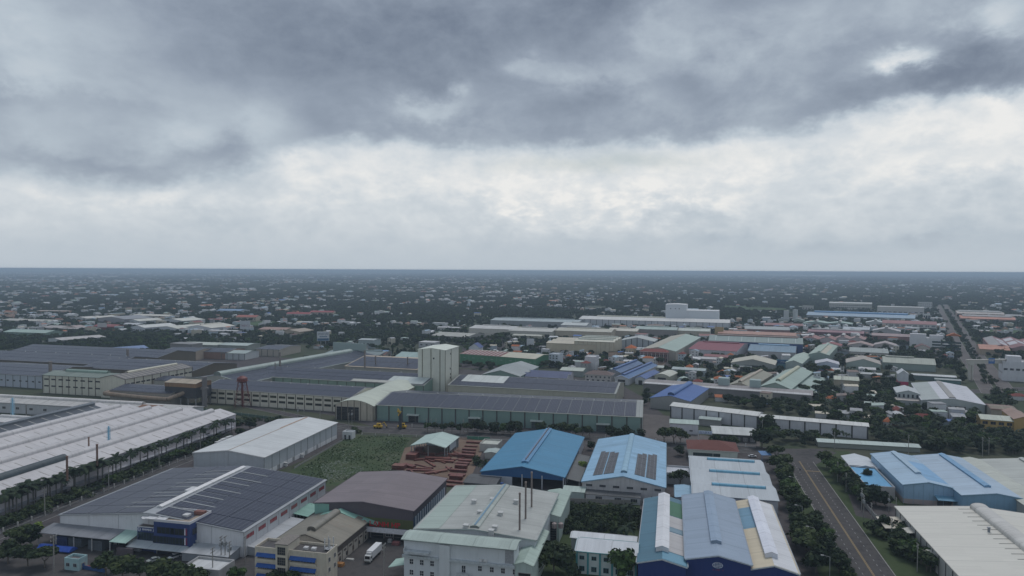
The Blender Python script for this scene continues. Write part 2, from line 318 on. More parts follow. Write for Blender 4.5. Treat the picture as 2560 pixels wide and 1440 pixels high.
class Shed:
    def __init__(s, name, label, A, B, C=None, z=8., D=None, L=None, az=AZ0, cl=False, far=False, rise=3., ridge='y', spans=1, roof=DWHITE, wall=WHITE,
                 wear=.5, rust=0., over=.5, cat='warehouse', group=None, base=None, arc=False, flat=False, trim=None, wallwear=.5, open_=False, z0=0., prnt=None, gutter=True, sheet=1.0):
        v = np.array([math.sin(math.radians(az)), math.cos(math.radians(az)), 0]); u = np.array([v[1], -v[0], 0])
        a = W(*A, z); b = W(*B, z) if B is not None else a
        s.L = L if L is not None else float((b-a)@u)
        if D is None: c = W(*C, z); D = float((c-(a if cl else b))@v)
        s.D = D; s.z = z; s.rise = rise; s.ridge = ridge; s.spans = spans; s.az = az; s.roofc = roof; s.wallc = wall; s.over = over; s.flat = flat; s.arc = arc; s.u = u; s.v = v
        o = a-v*D if far else a
        s.o = np.array([o[0], o[1], 0.]); s.r = prnt or root(name, label, cat, (o[0], o[1], 0), -math.radians(az), group)
        FOOT.append((o[0], o[1], az, s.L, s.D))
        L, D = s.L, s.D; s.across = L if ridge == 'y' else D; s.along = D if ridge == 'y' else L
        s.ax = 'y' if ridge == 'y' else 'x'
        prof = s.profile(0, s.across)
        if not open_:
            w = MB(); pts = [(0, z0), (s.across, z0)]+[(p, q-.06) for p, q in prof[::-1]]
            w.prism(pts, s.ax, 0, s.along); s.wall = part('wall', w, wallm(wall, wallwear, sheet, base), s.r)
        if flat:
            r = MB(); r.box(.3, L-.3, .3, D-.3, z-.3, z+.02); s.roof = part('roof', r, roofm(roof, 'x', wear, rust), s.r)
            p = MB(); t = .3; ph = .9
            p.box(0, L, -.02, t, z-.05, z+ph); p.box(0, L, D-t, D+.02, z-.05, z+ph); p.box(-.02, t, t, D-t, z-.05, z+ph); p.box(L-t, L+.02, t, D-t, z-.05, z+ph); part('parapet', p, wallm(trim or wall, wallwear), s.r)
        else:
            W_s = s.across/spans
            for k in range(spans):
                x0, x1 = k*W_s, (k+1)*W_s; q = s.profile(x0, x1, one=True); sl = rise/(W_s/2)
                if arc: sl = 0.
                if k == 0: q = [(q[0][0]-over, q[0][1]-over*sl)]+q[1:]
                if k == spans-1: q = q[:-1]+[(q[-1][0]+over, q[-1][1]-over*sl)]
                r = MB(); r.prism([(p, zz+.02) for p, zz in q]+[(p, zz-.14) for p, zz in q[::-1]][0:], s.ax, -over, s.along+over)
                part('roof', r, roofm(roof, s.ax, wear, rust), s.r)
            if trim is not None:
                for e in (-over-.06, s.along+over):
                    t = MB()
                    q = prof; q = [(q[0][0]-over, q[0][1]-over*(rise/(W_s/2) if not arc else 0))]+q[1:-1]+[(q[-1][0]+over, q[-1][1]-over*(rise/(W_s/2) if not arc else 0))]
                    t.prism([(p, zz+.10) for p, zz in q]+[(p, zz-.35) for p, zz in q[::-1]], s.ax, e, e+.06)
                    part('fascia', t, plain(trim), s.r)
            if gutter and not open_:
                g = MB(); zg = z-over*(rise/(W_s/2) if not arc else 0)
                for e0, e1 in ((-over-.3, -over-.02), (s.across+over+.02, s.across+over+.3)):
                    if ridge == 'y': g.box(e0, e1, 0, D, zg-.22, zg+.06)
                    else: g.box(0, L, e0, e1, zg-.22, zg+.06)
                part('gutter', g, plain(tuple(c*.75 for c in (trim or roof))), s.r)
    def profile(s, x0, x1, one=False):
        if s.flat: return [(x0, s.z), (x1, s.z)]
        out = []; n = 1 if one else s.spans; w = (x1-x0)/n
        for k in range(n):
            a = x0+k*w
            if s.arc:
                for i in range(11):
                    t = i/10; out.append((a+w*t, s.z+s.rise*math.sin(math.pi*t)**.8 if 0 < t < 1 else s.z))
            else: out += [(a, s.z), (a+w/2, s.z+s.rise), (a+w, s.z)]
        res = [out[0]]
        for p in out[1:]:
            if abs(p[0]-res[-1][0]) > 1e-6: res.append(p)
        return res
    def ztop(s, side, t):
        gable = (side in 'fb') == (s.ridge == 'y')
        if not gable or s.flat: return s.z
        w = s.across/s.spans; q = (t % w)/w
        return s.z+s.rise*(math.sin(math.pi*q)**.8 if s.arc and 0 < q < 1 else 0 if s.arc else 1-abs(2*q-1))
    def at(s, side, t, zz, off=0.):
        return {'f': ((t, -off, zz), 0.), 'b': ((t, s.D+off, zz), math.pi), 'r': ((s.L+off, t, zz), math.pi/2), 'l': ((-off, t, zz), -math.pi/2)}[side]
    def length(s, side): return s.L if side in 'fb' else s.D
    def pil(s, side, step, col=(.10, .10, .09), w=.55, d=.25, top=None, bot=0.):
        n = max(2, int(round(s.length(side)/step))); m = plain(col); cache = {}
        for i in range(n+1):
            t = s.length(side)*i/n; t = min(max(t, w/2), s.length(side)-w/2); h = round((top or s.ztop(side, t))-.25, 2)
            if h not in cache: b = MB(); b.box(-w/2, w/2, -d, .02, bot, h); cache[h] = b.mesh('pilaster', m)
            loc, rz = s.at(side, t, 0); part('pilaster', cache[h], None, s.r, loc, rz)
        return s
    def wins(s, side, n, zc, w, h, frame=(.4, .4, .4), a=None, b=None, nx=2, ny=1, glass=(.03, .035, .045), name='window', skip=0.):
        me = window_mesh(w, h, frame, nx, ny, glass); Ls = s.length(side); a = 0. if a is None else a; b = Ls if b is None else b
        for i in range(n):
            if skip and random.random() < skip: continue
            loc, rz = s.at(side, a+(b-a)*(i+.5)/n, zc, .02); part(name, me, None, s.r, loc, rz)
        return s
    def door(s, side, t, w, h, col=(.16, .17, .18), canopy=None, name='door', z0=0.):
        b = MB(); b.cur = 1; b.box(-w/2, w/2, -.03, .06, z0, z0+h); b.cur = 0
        b.box(-w/2-.2, -w/2, -.12, .06, z0, z0+h+.2); b.box(w/2, w/2+.2, -.12, .06, z0, z0+h+.2); b.box(-w/2, w/2, -.12, .06, z0+h, z0+h+.2)
        for i in range(1, int(h/1.0)): b.box(-w/2, w/2, -.05, -.03, z0+i*1.0, z0+i*1.0+.06)
        loc, rz = s.at(side, t, 0, .02); part(name, b, [plain((.35, .35, .34)), plain(col)], s.r, loc, rz)
        if canopy:
            c, dp = canopy; b = MB(); z = z0+h+.5; b.prism([(-dp, z-.4), (0, z+.3), (0, z+.15), (-dp, z-.55)], 'x', -w/2-.8, w/2+.8); part('canopy', b, roofm(c, 'x', .3), s.r, loc, rz)
        return s
    def vent(s, w=2.6, h=1.1, i0=4., i1=4., col=None, curved=True, spans=None, end=None, side_open=True):
        Ws = s.across/s.spans; c = col or s.roofc; zr = s.z+s.rise
        for k in (range(s.spans) if spans is None else spans):
            xm = (k+.5)*Ws; b = MB(); zb = zr-w/2*(s.rise/(Ws/2))-.05
            if curved: q = [(xm-w/2*math.cos(math.pi*i/8), zb+(zr-zb+h)*(.45+.55*math.sin(math.pi*i/8))) for i in range(9)]
            else: q = [(xm-w/2, zr+h*.55), (xm, zr+h), (xm+w/2, zr+h*.55)]
            b.prism([(xm-w/2, zb)]+q+[(xm+w/2, zb)] if q[0][1] > zb+.01 else q, s.ax, i0, s.along-i1)
            v_ = part('ridge_vent', b, roofm(c, s.ax, .4), s.r)
            if not curved:
                t = MB(); t.prism([(p+(-.25 if p < xm else .25 if p > xm else 0), zz+.08) for p, zz in q]+[(p+(-.25 if p < xm else .25 if p > xm else 0), zz+.01) for p, zz in q[::-1]], s.ax, i0-.3, s.along-i1+.3); part('vent_cap', t, roofm(tuple(x*1.05 for x in c), s.ax, .3), v_)
            else:
                for e in (i0, s.along-i1):
                    t = MB(); t.prism([(xm-w/2*1.03, zb)]+[(xm+(p-xm)*1.03, zz+.05) for p, zz in q]+[(xm+w/2*1.03, zb)], s.ax, e-.05, e+.12)
                    part('end_rim', t, plain(tuple(x*.55 for x in c)), v_)
        return s
    def slope_pt(s, k, sd, c, al, lift):
        """point on slope sd (0 first half, 1 second half) of span k; c 0 eave..1 ridge, al metres along the ridge"""
        Ws = s.across/s.spans; x = k*Ws+(c*Ws/2 if sd == 0 else Ws-c*Ws/2); z = s.z+s.rise*c+lift
        return (al, x, z) if s.ridge == 'x' else (x, al, z)
    def slab(s, name, k, sd, c0, c1, a0, a1, mat, h=.12, lift=.10, parent=None):
        b = MB(); P = [s.slope_pt(k, sd, c, a, l) for l in (lift, lift+h) for (c, a) in ((c0, a0), (c1, a0), (c1, a1), (c0, a1))]
        b.v = [tuple(map(float, p)) for p in P]; b.f = [(3, 2, 1, 0), (4, 5, 6, 7), (0, 1, 5, 4), (1, 2, 6, 5), (2, 3, 7, 6), (3, 0, 4, 7)]; b.mi = [0]*6
        return part(name, b, mat, parent or s.r)
    def solar(s, k, sd, a0, a1, n, c0=.06, c1=.92, gap=.6, rows=1, rgap=.03, tint=(.020, .024, .045)):
        m = solarm(s.ax, tint); w = (a1-a0)/n
        for i in range(n):
            for j in range(rows):
                q0 = c0+(c1-c0)*j/rows+rgap/2; q1 = c0+(c1-c0)*(j+1)/rows-rgap/2
                s.slab('solar_array', k, sd, q0, q1, a0+i*w+gap/2, a0+(i+1)*w-gap/2, m)
        return s
    def strips(s, k, sd, n, c0, c1, w, col, a0=0., a1=None, name='skylight'):
        a1 = s.along if a1 is None else a1; m = plain(col, .5)
        for i in range(n):
            t = a0+(a1-a0)*(i+.5)/n; s.slab(name, k, sd, c0, c1, t-w/2, t+w/2, m, .06, .02)
        return s
    def balls(s, n, k=0, c=.98, sd=0):
        """spinning turbine ventilators along the ridge"""
        b = MB()
        for (z, r) in ((0, .25),): b.cyl(0, 0, 0, .35, .28, .28, 8); b.cyl(0, 0, .35, .62, .3, .5, 8, False); b.cyl(0, 0, .62, .95, .5, .22, 8)
        me = b.mesh('turbine_vent', plain((.7, .7, .7), .4))
        for i in range(n):
            t = s.along*(i+.5+random.uniform(-.3, .3))/n; part('turbine_vent', me, None, s.r, s.slope_pt(k, sd, c, t, .0))
        return s
    def annex(s, side, t0, t1, dp, z, drop, roof, wall=None, name='canopy', posts=0):
        """lean-to canopy or annex against a wall"""
        b = MB(); b.prism([(-dp, z-drop), (0, z), (0, z-.18), (-dp, z-drop-.18)], 'x', t0, t1); Ls = s.length(side)
        loc, rz = {'f': ((0, 0, 0), 0.), 'r': ((s.L, 0, 0), math.pi/2), 'l': ((0, s.D, 0), -math.pi/2), 'b': ((s.L, s.D, 0), math.pi)}[side]
        o = part(name, b, roofm(roof, 'x', .5), s.r, loc, rz)
        if wall is not None:
            b = MB(); b.prism([(-dp+.3, 0), (-.02, 0), (-.02, z-.22), (-dp+.3, z-drop-.2)], 'x', t0+.3, t1-.3); part('annex_wall', b, wallm(wall), s.r, loc, rz)
        if posts:
            b = MB()
            for i in range(posts): x = t0+.4+(t1-t0-.8)*i/max(1, posts-1); b.box(x-.15, x+.15, -dp+.3, -dp+.6, 0, z-drop-.15)
            part('canopy_post', b, plain((.5, .5, .5)), s.r, loc, rz)
        return o
def text_mesh(txt, size, mat, bold=.0, ext=.05):
    c = bpy.data.curves.new('lettering', 'FONT'); c.body = txt; c.size = size; c.extrude = ext; c.offset = bold; c.align_x = 'CENTER'; c.align_y = 'CENTER'; c.resolution_u = 2
    o = bpy.data.objects.new('tmp', c); COL.objects.link(o); bpy.context.view_layer.update()
    me = bpy.data.meshes.new_from_object(o.evaluated_get(bpy.context.evaluated_depsgraph_get())); bpy.data.objects.remove(o); me.materials.clear(); me.materials.append(mat); return me
def lettering(parent, txt, size, mat, loc, rz=0., sx=1., name='lettering', bold=.0):
    o = link(bpy.data.objects.new(name, text_mesh(txt, size, mat, bold)), parent); o.location = loc; o.rotation_euler = (math.pi/2, 0, rz); o.scale = (sx, 1, 1); return o
def marks(parent, w, h, n, mat, loc):
    """a line of writing too small to read in the photograph: separate stroke-like blocks"""
    r = random.Random(int(w*10)+n); b = MB(); s = w/n
    for i in range(n):
        if r.random() < .12: continue
        x = -w/2+i*s; b.box(x+s*.12, x+s*r.uniform(.3, .45), -.04, .04, -h/2, h/2*r.uniform(.5, 1)); b.box(x+s*.5, x+s*.85, -.04, .04, h*r.uniform(-.5, .1), h*r.uniform(.15, .5))
    return part('lettering', b, mat, parent, loc, kind='stuff')
def up(P): return (float(P[0]), float(P[1]), 0.)
def loc(s, px, py, z):
    d = W(px, py, z)-s.o; return (float(d@s.u), float(d@s.v), z)
def stack(s, px, py, z, h, r=.45, col=(.20, .12, .09), name='chimney'):
    x, y, _ = loc(s, px, py, z); b = MB(); b.cyl(0, 0, -1, h, r, r*.92, 10); b.cyl(0, 0, h-.5, h+.1, r*1.15, r*1.15, 10)
    for k in range(1, int(h/3)): b.cyl(0, 0, k*3, k*3+.18, r*1.12, r*1.12, 10)
    return part(name, b, roofm(col, 'x', .9, .6), s.r, (x, y, z), smooth=False)
def box_unit(s, px, py, z, w=1.6, d=1.2, h=1.3, col=(.55, .56, .55), name='roof_vent', hood=True):
    x, y, _ = loc(s, px, py, z); b = MB(); b.box(-w/2, w/2, -d/2, d/2, -.6, h)
    if hood: b.box(-w/2-.2, w/2+.2, -d/2-.2, d/2+.2, h+.002, h+.22)
    return part(name, b, plain(col), s.r, (x, y, z))
# ---- long white factory with curved ridge vents, left edge of the picture
P = W(589, 1035, 10); azf = math.radians(11.9); uf = np.array([math.cos(azf), -math.sin(azf), 0])
wf = Shed('white_factory', 'long white factory with four curved ridge vents and a palm row along its wall', proj(P-uf*122.5), None, z=10, L=122.5, D=255, az=11.9, far=True, rise=3.1, spans=5,
          roof=(.54, .525, .53), wall=(.60, .575, .61), wear=.26, over=.3, trim=(.55, .55, .56), cat='factory', wallwear=.3)
wf.vent(4.2, 1.9, 4, 9, (.50, .49, .495), True, spans=(1, 2, 3, 4))
wf.vent(4.6, 1.5, 4, 6, (.13, .15, .17), False, spans=(0,))
for k in (1, 2, 3, 4):
    wf.strips(k, 1, 27, .12, .62, .55, (.36, .34, .32)); wf.strips(k, 0, 27, .12, .55, .55, (.36, .34, .32))
wf.slab('solar_array', 0, 1, .05, .8, 0, 248, plain((.085, .095, .11), .35)); wf.strips(0, 1, 26, .06, .79, .7, (.42, .42, .40), 0, 248, 'roof_strip')
for o in [o for o in wf.r.children if o.name.startswith('roof_strip')]: o.location = (0, 0, .16)
wf.wins('r', 26, 6.6, 5.2, 2.1, (.42, .43, .43), nx=4, glass=(.16, .16, .16)); wf.annex('r', 0, 250, 2.2, 3.0, .5, (.36, .38, .42))
for q in range(1, 4): wf.door('r', 60+q*55, 3.5, 3.6, (.07, .07, .08))
t = MB(); xm = 3.5*24.5
t.prism([(xm-2.3, wf.z+wf.rise+.1)]+[(xm-2.25*math.cos(math.pi*i/8), wf.z+wf.rise+.35+1.85*math.sin(math.pi*i/8)) for i in range(9)]+[(xm+2.3, wf.z+wf.rise+.1)], 'y', 60, 112)
wf_t = MB(); a_ = loc(wf, 188, 1140, 14.5)[1]; t = MB()
xm = 4.5*24.5; t.prism([(xm-2.4, wf.z+wf.rise-.4)]+[(xm-2.35*math.cos(math.pi*i/8), wf.z+wf.rise+.2+1.9*math.sin(math.pi*i/8)) for i in range(9)]+[(xm+2.4, wf.z+wf.rise-.4)], 'y', a_-58, a_)
part('vent_cover', t, roofm((.055, .075, .085), 'y', .5), wf.r)
stack(wf, 243, 1160, 11, 10, .5); stack(wf, 222, 1118, 12.4, 5.5, .42); stack(wf, 168, 1196, 11, 10.5, .5)
def lattice(s, px, py, z, h, w, col, name):
    x, y, _ = loc(s, px, py, z); b = MB()
    for i in range(4): a = math.pi/4+i*math.pi/2; b.bar((w*math.cos(a), w*math.sin(a), 0), (w*.8*math.cos(a), w*.8*math.sin(a), h), .1)
    for k in range(int(h/1.6)):
        for i in range(4): a = math.pi/4+i*math.pi/2; c = a+math.pi/2; b.bar((w*math.cos(a), w*math.sin(a), k*1.6), (w*math.cos(c), w*math.sin(c), k*1.6+1.6), .06)
    b.cyl(0, 0, 0, h+.6, w*.5, w*.45, 8); return part(name, b, plain(col), s.r, (x, y, z))
lattice(wf, 272, 1103, 12, 8, .9, (.25, .50, .66), 'blue_flue')
# ---- lower white works behind it
wk = Shed('white_works', 'low white factory with a long curved vent and a rusty patch, behind the long white factory', (-40, 1003), (461, 1030), z=8, D=22, az=12.4, ridge='x', rise=2., roof=(.50, .49, .47), wall=(.50, .51, .53), wear=.35, cat='factory', rust=.25, trim=(.5, .5, .5))
wk.vent(3.6, 1.6, 2, 42, (.60, .58, .56), True); wk.wins('f', 14, 4, 3, 1.6, glass=(.1, .1, .1)); wk.strips(0, 0, 22, .1, .75, .5, (.36, .34, .32))
b = MB(); b.box(0, 7, 0, 5, 0, .06); wk.slab('rust_patch', 0, 0, .2, .9, wk.L-42, wk.L-24, roofm((.20, .10, .06), 'x', 1., 1.), .05, .03)
sw = Shed('white_shop', 'small white workshop with brown windows beside the pale blue lattice flue', (-30, 1052), (131, 1022), z=7, D=14, az=12.4, L=64, ridge='x', rise=2, roof=(.60, .59, .58), wall=(.6, .61, .63), wear=.3, cat='workshop')
sw.wins('f', 7, 4.6, 3.2, 1.6, glass=(.16, .12, .11)); sw.vent(3, 1.1, 3, 20, None, True); lattice(sw, 32, 1058, 3, 17, 1.3, (.30, .52, .66), 'blue_flue'); stack(sw, 66, 1054, 0, 12, .4, (.18, .17, .16))
# ---- white warehouse
ww = Shed('white_warehouse', 'plain white warehouse with grey seamed walls and a rust-streaked ridge, beside the grass field', (484, 1131), (664, 1141), (845, 1055), z=10.4, az=12., rise=2.5, roof=(.58, .60, .60), wall=(.42, .45, .48), wear=.3, base=(2.6, (.66, .67, .68)), trim=(.62, .62, .62), gutter=True)
ww.pil('r', 7.4, (.20, .21, .22), .22, .12); ww.pil('f', 10, (.40, .42, .44), .16, .1)
ww.slab('rust_streak', 0, 0, .955, 1.0, ww.D*.62, ww.D, plain((.42, .22, .11), .8), .05, .06); ww.slab('ridge_cap', 0, 1, .97, 1.0, 0, ww.D, plain((.42, .36, .31), .8), .05, .06)
for t in (14, 30, 44, 58): ww.door('r', t, 1.6, 2.4, (.30, .32, .33))
for t in (20, 38): box_unit(ww, 0, 0, 0); o = [c for c in ww.r.children if c.name.startswith('roof_vent')][-1]; o.name = 'wall_unit'; o.location = (ww.L+1.0, t, .6)
# ---- solar roof warehouse
sr = Shed('solar_warehouse', 'wide white warehouse fully covered with solar panels, red louvres down its right wall', (150, 1286), (617, 1324), (824, 1197), z=10, az=12., rise=4., roof=(.34, .36, .38), wall=(.66, .67, .69), wear=.3, trim=(.34, .36, .38), wallwear=.45)
sr.vent(2.2, .9, 6, 3, (.66, .66, .66), False)
for sd in (0, 1):
    n = 7
    for i in range(n):
        a0, a1 = sr.D*(i/n), sr.D*((i+1)/n)
        sr.slab('solar_array', 0, sd, .02, .31, a0+.12, a1-.12, solarm('y')); sr.slab('solar_array', 0, sd, .317, .628, a0+.12, a1-.12, solarm('y'))
        c1 = .93; c_ = .635
        sr.slab('solar_array', 0, sd, c_, c1 if sd else .93, a0+(.45 if sd else .25), a1-(.3 if sd else .2), solarm('y'))
b = MB(); b.box(sr.L/2-3.4, sr.L/2-.6, sr.D*.38, sr.D*.46, sr.z+sr.rise-.2, sr.z+sr.rise+.75); part('roof_hatch', b, WHITEM, sr.r)
sr.wins('r', 8, 7.2, 5.0, 1.5, (.45, .46, .47), nx=5, glass=(.36, .025, .035), name='red_louvre'); sr.pil('r', 8.2, (.45, .46, .48), .15, .1); sr.pil('f', 14, (.45, .46, .48), .15, .1)
sr.annex('f', -3, 31, 8, 6.4, 1.0, (.20, .21, .23), posts=5); o = sr.annex('f', 31, 38.5, 8.5, 6.4, 1.5, (.36, .52, .46)); sr.annex('f', 62, 82, 8, 4.2, .9, (.42, .44, .46), (.30, .32, .35)); 
sr.annex('r', 36, 50, 7, 4.4, .9, (.24, .42, .36)); sr.annex('r', 2, 34, 6.5, 3.6, .5, (.42, .44, .46), (.36, .38, .4))
for i in range(5): sr.door('f', 3+i*6.6, 5, 4.6, (.015, .015, .018))
for sd, n in ((0, 9), (1, 7)):
    for i in range(n): t_ = sr.D*(.06+.88*(i+.5)/n)+random.uniform(-1.5, 1.5); sr.slab('roof_strip', 0, sd, .60-.05*(i % 2), .93, t_-.32, t_+.32, plain((.34, .36, .36)), .05, .24)
# ---- blue office
bo = Shed('blue_office', 'deep blue three storey office block with a white sign, in front of the solar panel roof', (384, 1303), (475, 1311), z=12.5, D=13, az=12.2, flat=True, roof=(.33, .27, .21), wall=(.030, .055, .17), cat='office', wallwear=.2, trim=(.6, .6, .62), sheet=2.4)
bo.wins('f', 2, 9.3, 7.5, 2.4, (.03, .05, .14), 2.5, 14, 4, 1, (.025, .03, .03)); bo.wins('f', 2, 5.6, 7.5, 2.6, (.03, .05, .14), 0, 14, 5, 1, (.02, .03, .035)); bo.wins('r', 2, 9, 3.5, 2.2, (.03, .05, .14), nx=3)
lw = MB(); lw.box(-8.2, -.02, 1.0, 13, 0, 9.3); part('low_wing', lw, wallm((.030, .055, .17), .2, 2.4), bo.r); b = MB(); b.box(-8.3, -.02, .9, 1.2, 9.3, 9.6); b.box(-8.3, -8.0, 1.2, 13, 9.3, 9.6); part('wing_coping', b, WHITEM, bo.r)
b = MB(); b.box(-8.0, -.04, 1.2, 13, 9.31, 9.36); part('wing_roof', b, plain((.16, .14, .13)), bo.r)
wmv = window_mesh(7.4, 3.0, (.03, .05, .14), 6, 1, (.02, .035, .045)); part('window', wmv, None, bo.r, (-4.1, .98, 5.9))
b = MB(); b.box(bo.L-2.3, bo.L-1.8, -.08, -.01, 8.2, 10.8); b.box(bo.L-2.3, bo.L-1.8, -.08, -.01, 4.4, 7.2); part('white_band', b, plain((.75, .76, .85)), bo.r)
b = MB(); b.box(bo.L-1.78, bo.L-1.1, -.08, -.01, 8.2, 10.8); b.box(bo.L-1.78, bo.L-1.1, -.08, -.01, 4.4, 7.2); part('red_band', b, plain((.22, .03, .08)), bo.r)
b = MB(); b.prism([(-3.6, 3.2), (1.0, 4.3), (1.0, 4.15), (-3.6, 3.05)], 'x', -9.5, bo.L-.6); part('canopy', b, roofm((.40, .44, .46), 'x', .3), bo.r)
b = MB(); b.cyl(-4.5, 3.5, 12.4, 12.75, 3.0, 3.0, 20); b.box(-4.5, 4, .6, 6.4, 12.76, 13.0); part('white_roof_slab', b, WHITEM, bo.r)
b = MB(); b.box(bo.L-5.2, bo.L-1, 9.4, 11.4, 12.6, 14.0); part('roof_tank_frame', b, plain((.22, .10, .08)), bo.r); b = MB(); b.box(bo.L-8, bo.L-5.6, 6, 8.4, 12.6, 13.5); part('air_unit', b, plain((.6, .6, .6)), bo.r)
me = MB().box(-.45, .45, -.2, .2, 0, .8).mesh('air_unit', plain((.62, .63, .63)))
for i in range(6): part('air_unit', me, None, bo.r, (bo.L+.35, 2+i*1.5, 3.5+(i % 2)*.9))
lm = plain((.75, .77, .82)); lettering(bo.r, 'BINHMINH  JET', 1.15, lm, (-2.9, .90, 8.45), 0, .78)
b = MB()
for i in range(20):
    a = 2*math.pi*i/20; c = 2*math.pi*(i+1)/20; b.quad((-7.3+.72*math.cos(a), .92, 8.45+.72*math.sin(a)), (-7.3+.72*math.cos(c), .92, 8.45+.72*math.sin(c)), (-7.3+.55*math.cos(c), .92, 8.45+.55*math.sin(c)), (-7.3+.55*math.cos(a), .92, 8.45+.55*math.sin(a)))
b.box(-7.85, -6.75, .90, .95, 8.36, 8.54); part('round_emblem', b, lm, bo.r)
bo.door('f', 6, 9, 3.2, (.02, .025, .04))
# ---- cold store
cs = Shed('cold_store', 'cold store with a flat brown roof, olive band and big red letters over its loading docks', (787, 1256), (1035, 1274), (1119, 1194), z=12.5, az=12.3, rise=2.1, roof=(.185, .155, .165), wall=(.105, .09, .105), wear=.45, trim=(.12, .10, .12), sheet=1.0, wallwear=.25)
cs.slab('roof_stain', 0, 0, .05, .55, 0, 16, plain((.22, .16, .155)), .01, .0)
b = MB(); b.box(-.06, 6.5, -.10, .05, 0, 12.3); part('green_panel', b, wallm((.22, .42, .36), .3), cs.r)
b = MB(); b.box(14, cs.L+.05, -.12, .05, 4.6, 8.3); part('olive_band', b, wallm((.10, .115, .045), .4), cs.r)
b = MB(); b.prism([(-3.2, 3.5), (-3.2, 5.5), (-2.9, 5.5), (-2.9, 4.0), (-.14, 4.2), (-.14, 3.9)], 'x', 15, cs.L-.3); part('dock_canopy', b, plain((.72, .72, .76)), cs.r)
lettering(cs.r, 'KHO LẠNH HP', 2.7, plain((.50, .02, .03)), (28.5, -3.0, 6.9), 0, 1.18, bold=.06)
for t, c in ((20, (.12, .06, .03)), (28, (.02, .02, .03)), (38, (.02, .02, .025))): cs.door('f', t, 5.5, 3.8, c)
cs.wins('f', 1, 2.4, 3, 2.8, (.6, .6, .62), 31.5, 35, 3, 3)
n = 14; pa_ = MB().box(-.8, .8, -.12, .02, 0, 9.2).mesh('blue_panel', wallm((.035, .075, .13), .3)); pb_ = MB().box(-.75, .75, -.12, .02, 0, 9.2).mesh('white_panel', wallm((.46, .50, .56), .3))
for i in range(n):
    for me, dx, nm in ((pa_, 0, 'blue_panel'), (pb_, 1.6, 'white_panel')):
        l_, rz = cs.at('r', 1.6+dx+i*(cs.D-4)/n, 0, .02); part(nm, me, None, cs.r, l_, rz)
# ---- beige workshop + cream office + phone mast
bw = Shed('beige_workshop', 'old workshop with an olive brown roof, curved vent and green rear corners behind the cream office', (690, 1349), (834, 1371), (917, 1306), z=7.5, az=13.5, rise=3.4, roof=(.205, .19, .155), wall=(.50, .46, .40), wear=.6, rust=.25, cat='workshop', trim=(.16, .15, .13))
bw.vent(3.4, 1.3, 4, 3, (.22, .21, .18), True); bw.pil('r', 4.2, (.18, .15, .12), .25, .15)
b = MB(); b.box(0, bw.D, -.08, .02, 4.6, 7.3); part('brown_cladding', b, wallm((.13, .11, .10), .5), bw.r, (bw.L+.02, 0, 0), math.pi/2)
bw.wins('r', 6, 3.6, 1.8, .7, (.35, .3, .25), nx=3); bw.wins('r', 5, 1.7, 1.2, 1.6, (.35, .3, .25), nx=1)
for nm, q in (('green_gable', (0, 0)),):
    b = MB(); b.prism([(-.6, 7.0), (bw.L/2, 11.15), (bw.L+.6, 7.0), (bw.L+.6, 6.9), (bw.L/2, 11.0), (-.6, 6.9)], 'y', bw.D-2.6, bw.D+.8); part('green_rear_roof', b, roofm((.24, .44, .37), 'y', .3), bw.r, (0, 0, .12))
b = MB(); b.prism([(0, 9.6), (14, 6.2), (14, 6.0), (0, 9.4)], 'y', 0, 7); part('green_lean_roof', b, roofm((.24, .44, .37), 'y', .3), bw.r, (bw.L*.62, bw.D-1.5, .3))
co = Shed('cream_office', 'cream three storey office with blue window awnings and a stained flat roof, at the bottom edge', (637, 1372), (817, 1390), z=11.5, D=8, az=12.5, flat=True, roof=(.07, .065, .065), wall=(.56, .51, .42), cat='office', wallwear=.8, wear=.9)
for fl in range(3):
    zc = 9.2-fl*3.7
    for (a, b_) in ((1, 8.4), (14.0, 23.5)):
        co.wins('f', 1, zc-.15, b_-a-.3, 1.1, (.5, .46, .4), a, b_, 8)
        w = MB(); w.prism([(-1.0, zc+.15), (-.05, zc+1.2), (-.05, zc+1.12), (-1.0, zc+.05)], 'x', a-.2, b_+.2); part('blue_awning', w, plain((.03, .10, .34)), co.r)
        w = MB(); w.box(a-.3, b_+.3, -.6, 0.0, zc-1.7, zc-.75); part('balcony', w, wallm((.56, .51, .42), .7), co.r)
b = MB(); b.box(8.8, 13.4, -1.2, 7, 0, 14.4); part('stair_tower', b, wallm((.58, .53, .44), .7), co.r)
b = MB(); b.box(8.5, 13.7, -1.5, 7.2, 14.4, 14.7); part('tower_roof', b, plain((.22, .20, .18)), co.r)
for zc in (12.2, 8.6, 5.0): part('window', window_mesh(2.9, 2.6, (.25, .23, .2), 4, 3), None, co.r, (11.1, -1.22, zc))
for x in (17, 20): b = MB(); b.box(x, x+1.6, 3, 4.4, 11.5, 12.4); part('air_unit', b, plain((.6, .6, .6)), co.r)
co.wins('r', 2, 6, 1, 1.4); co.wins('r', 2, 9.5, 1, 1.4)
# ---- big pale building with chimneys
pb = Shed('pale_factory', 'large pale green roofed factory with three tall brown chimneys and a long blue grey duct', (1037, 1322), (1345, 1335), (1377, 1222), z=14, az=12.6, rise=2., roof=(.37, .385, .365), wall=(.52, .56, .58), wear=.55, cat='factory', trim=(.35, .42, .40), wallwear=.3)
pb.slab('green_strip', 0, 0, .02, .42, .2, pb.D-.2, roofm((.34, .41, .37), 'y', .4), .08, .05)
pb.vent(3.4, .8, 1, 1, (.36, .40, .37), True)
b = MB(); b.box(pb.L/2-.35, pb.L/2+.35, 1.5, pb.D-1.5, 16.9, 17.02); part('blue_pipe', b, plain((.20, .32, .42)), pb.r)
for q in ((1185, 1254), (1231, 1250), (1200, 1282), (1251, 1285), (1165, 1317), (1237, 1320), (1228, 1330), (1290, 1254)): box_unit(pb, q[0], q[1]+6, 15, 1.7, 1.6, 1.6)
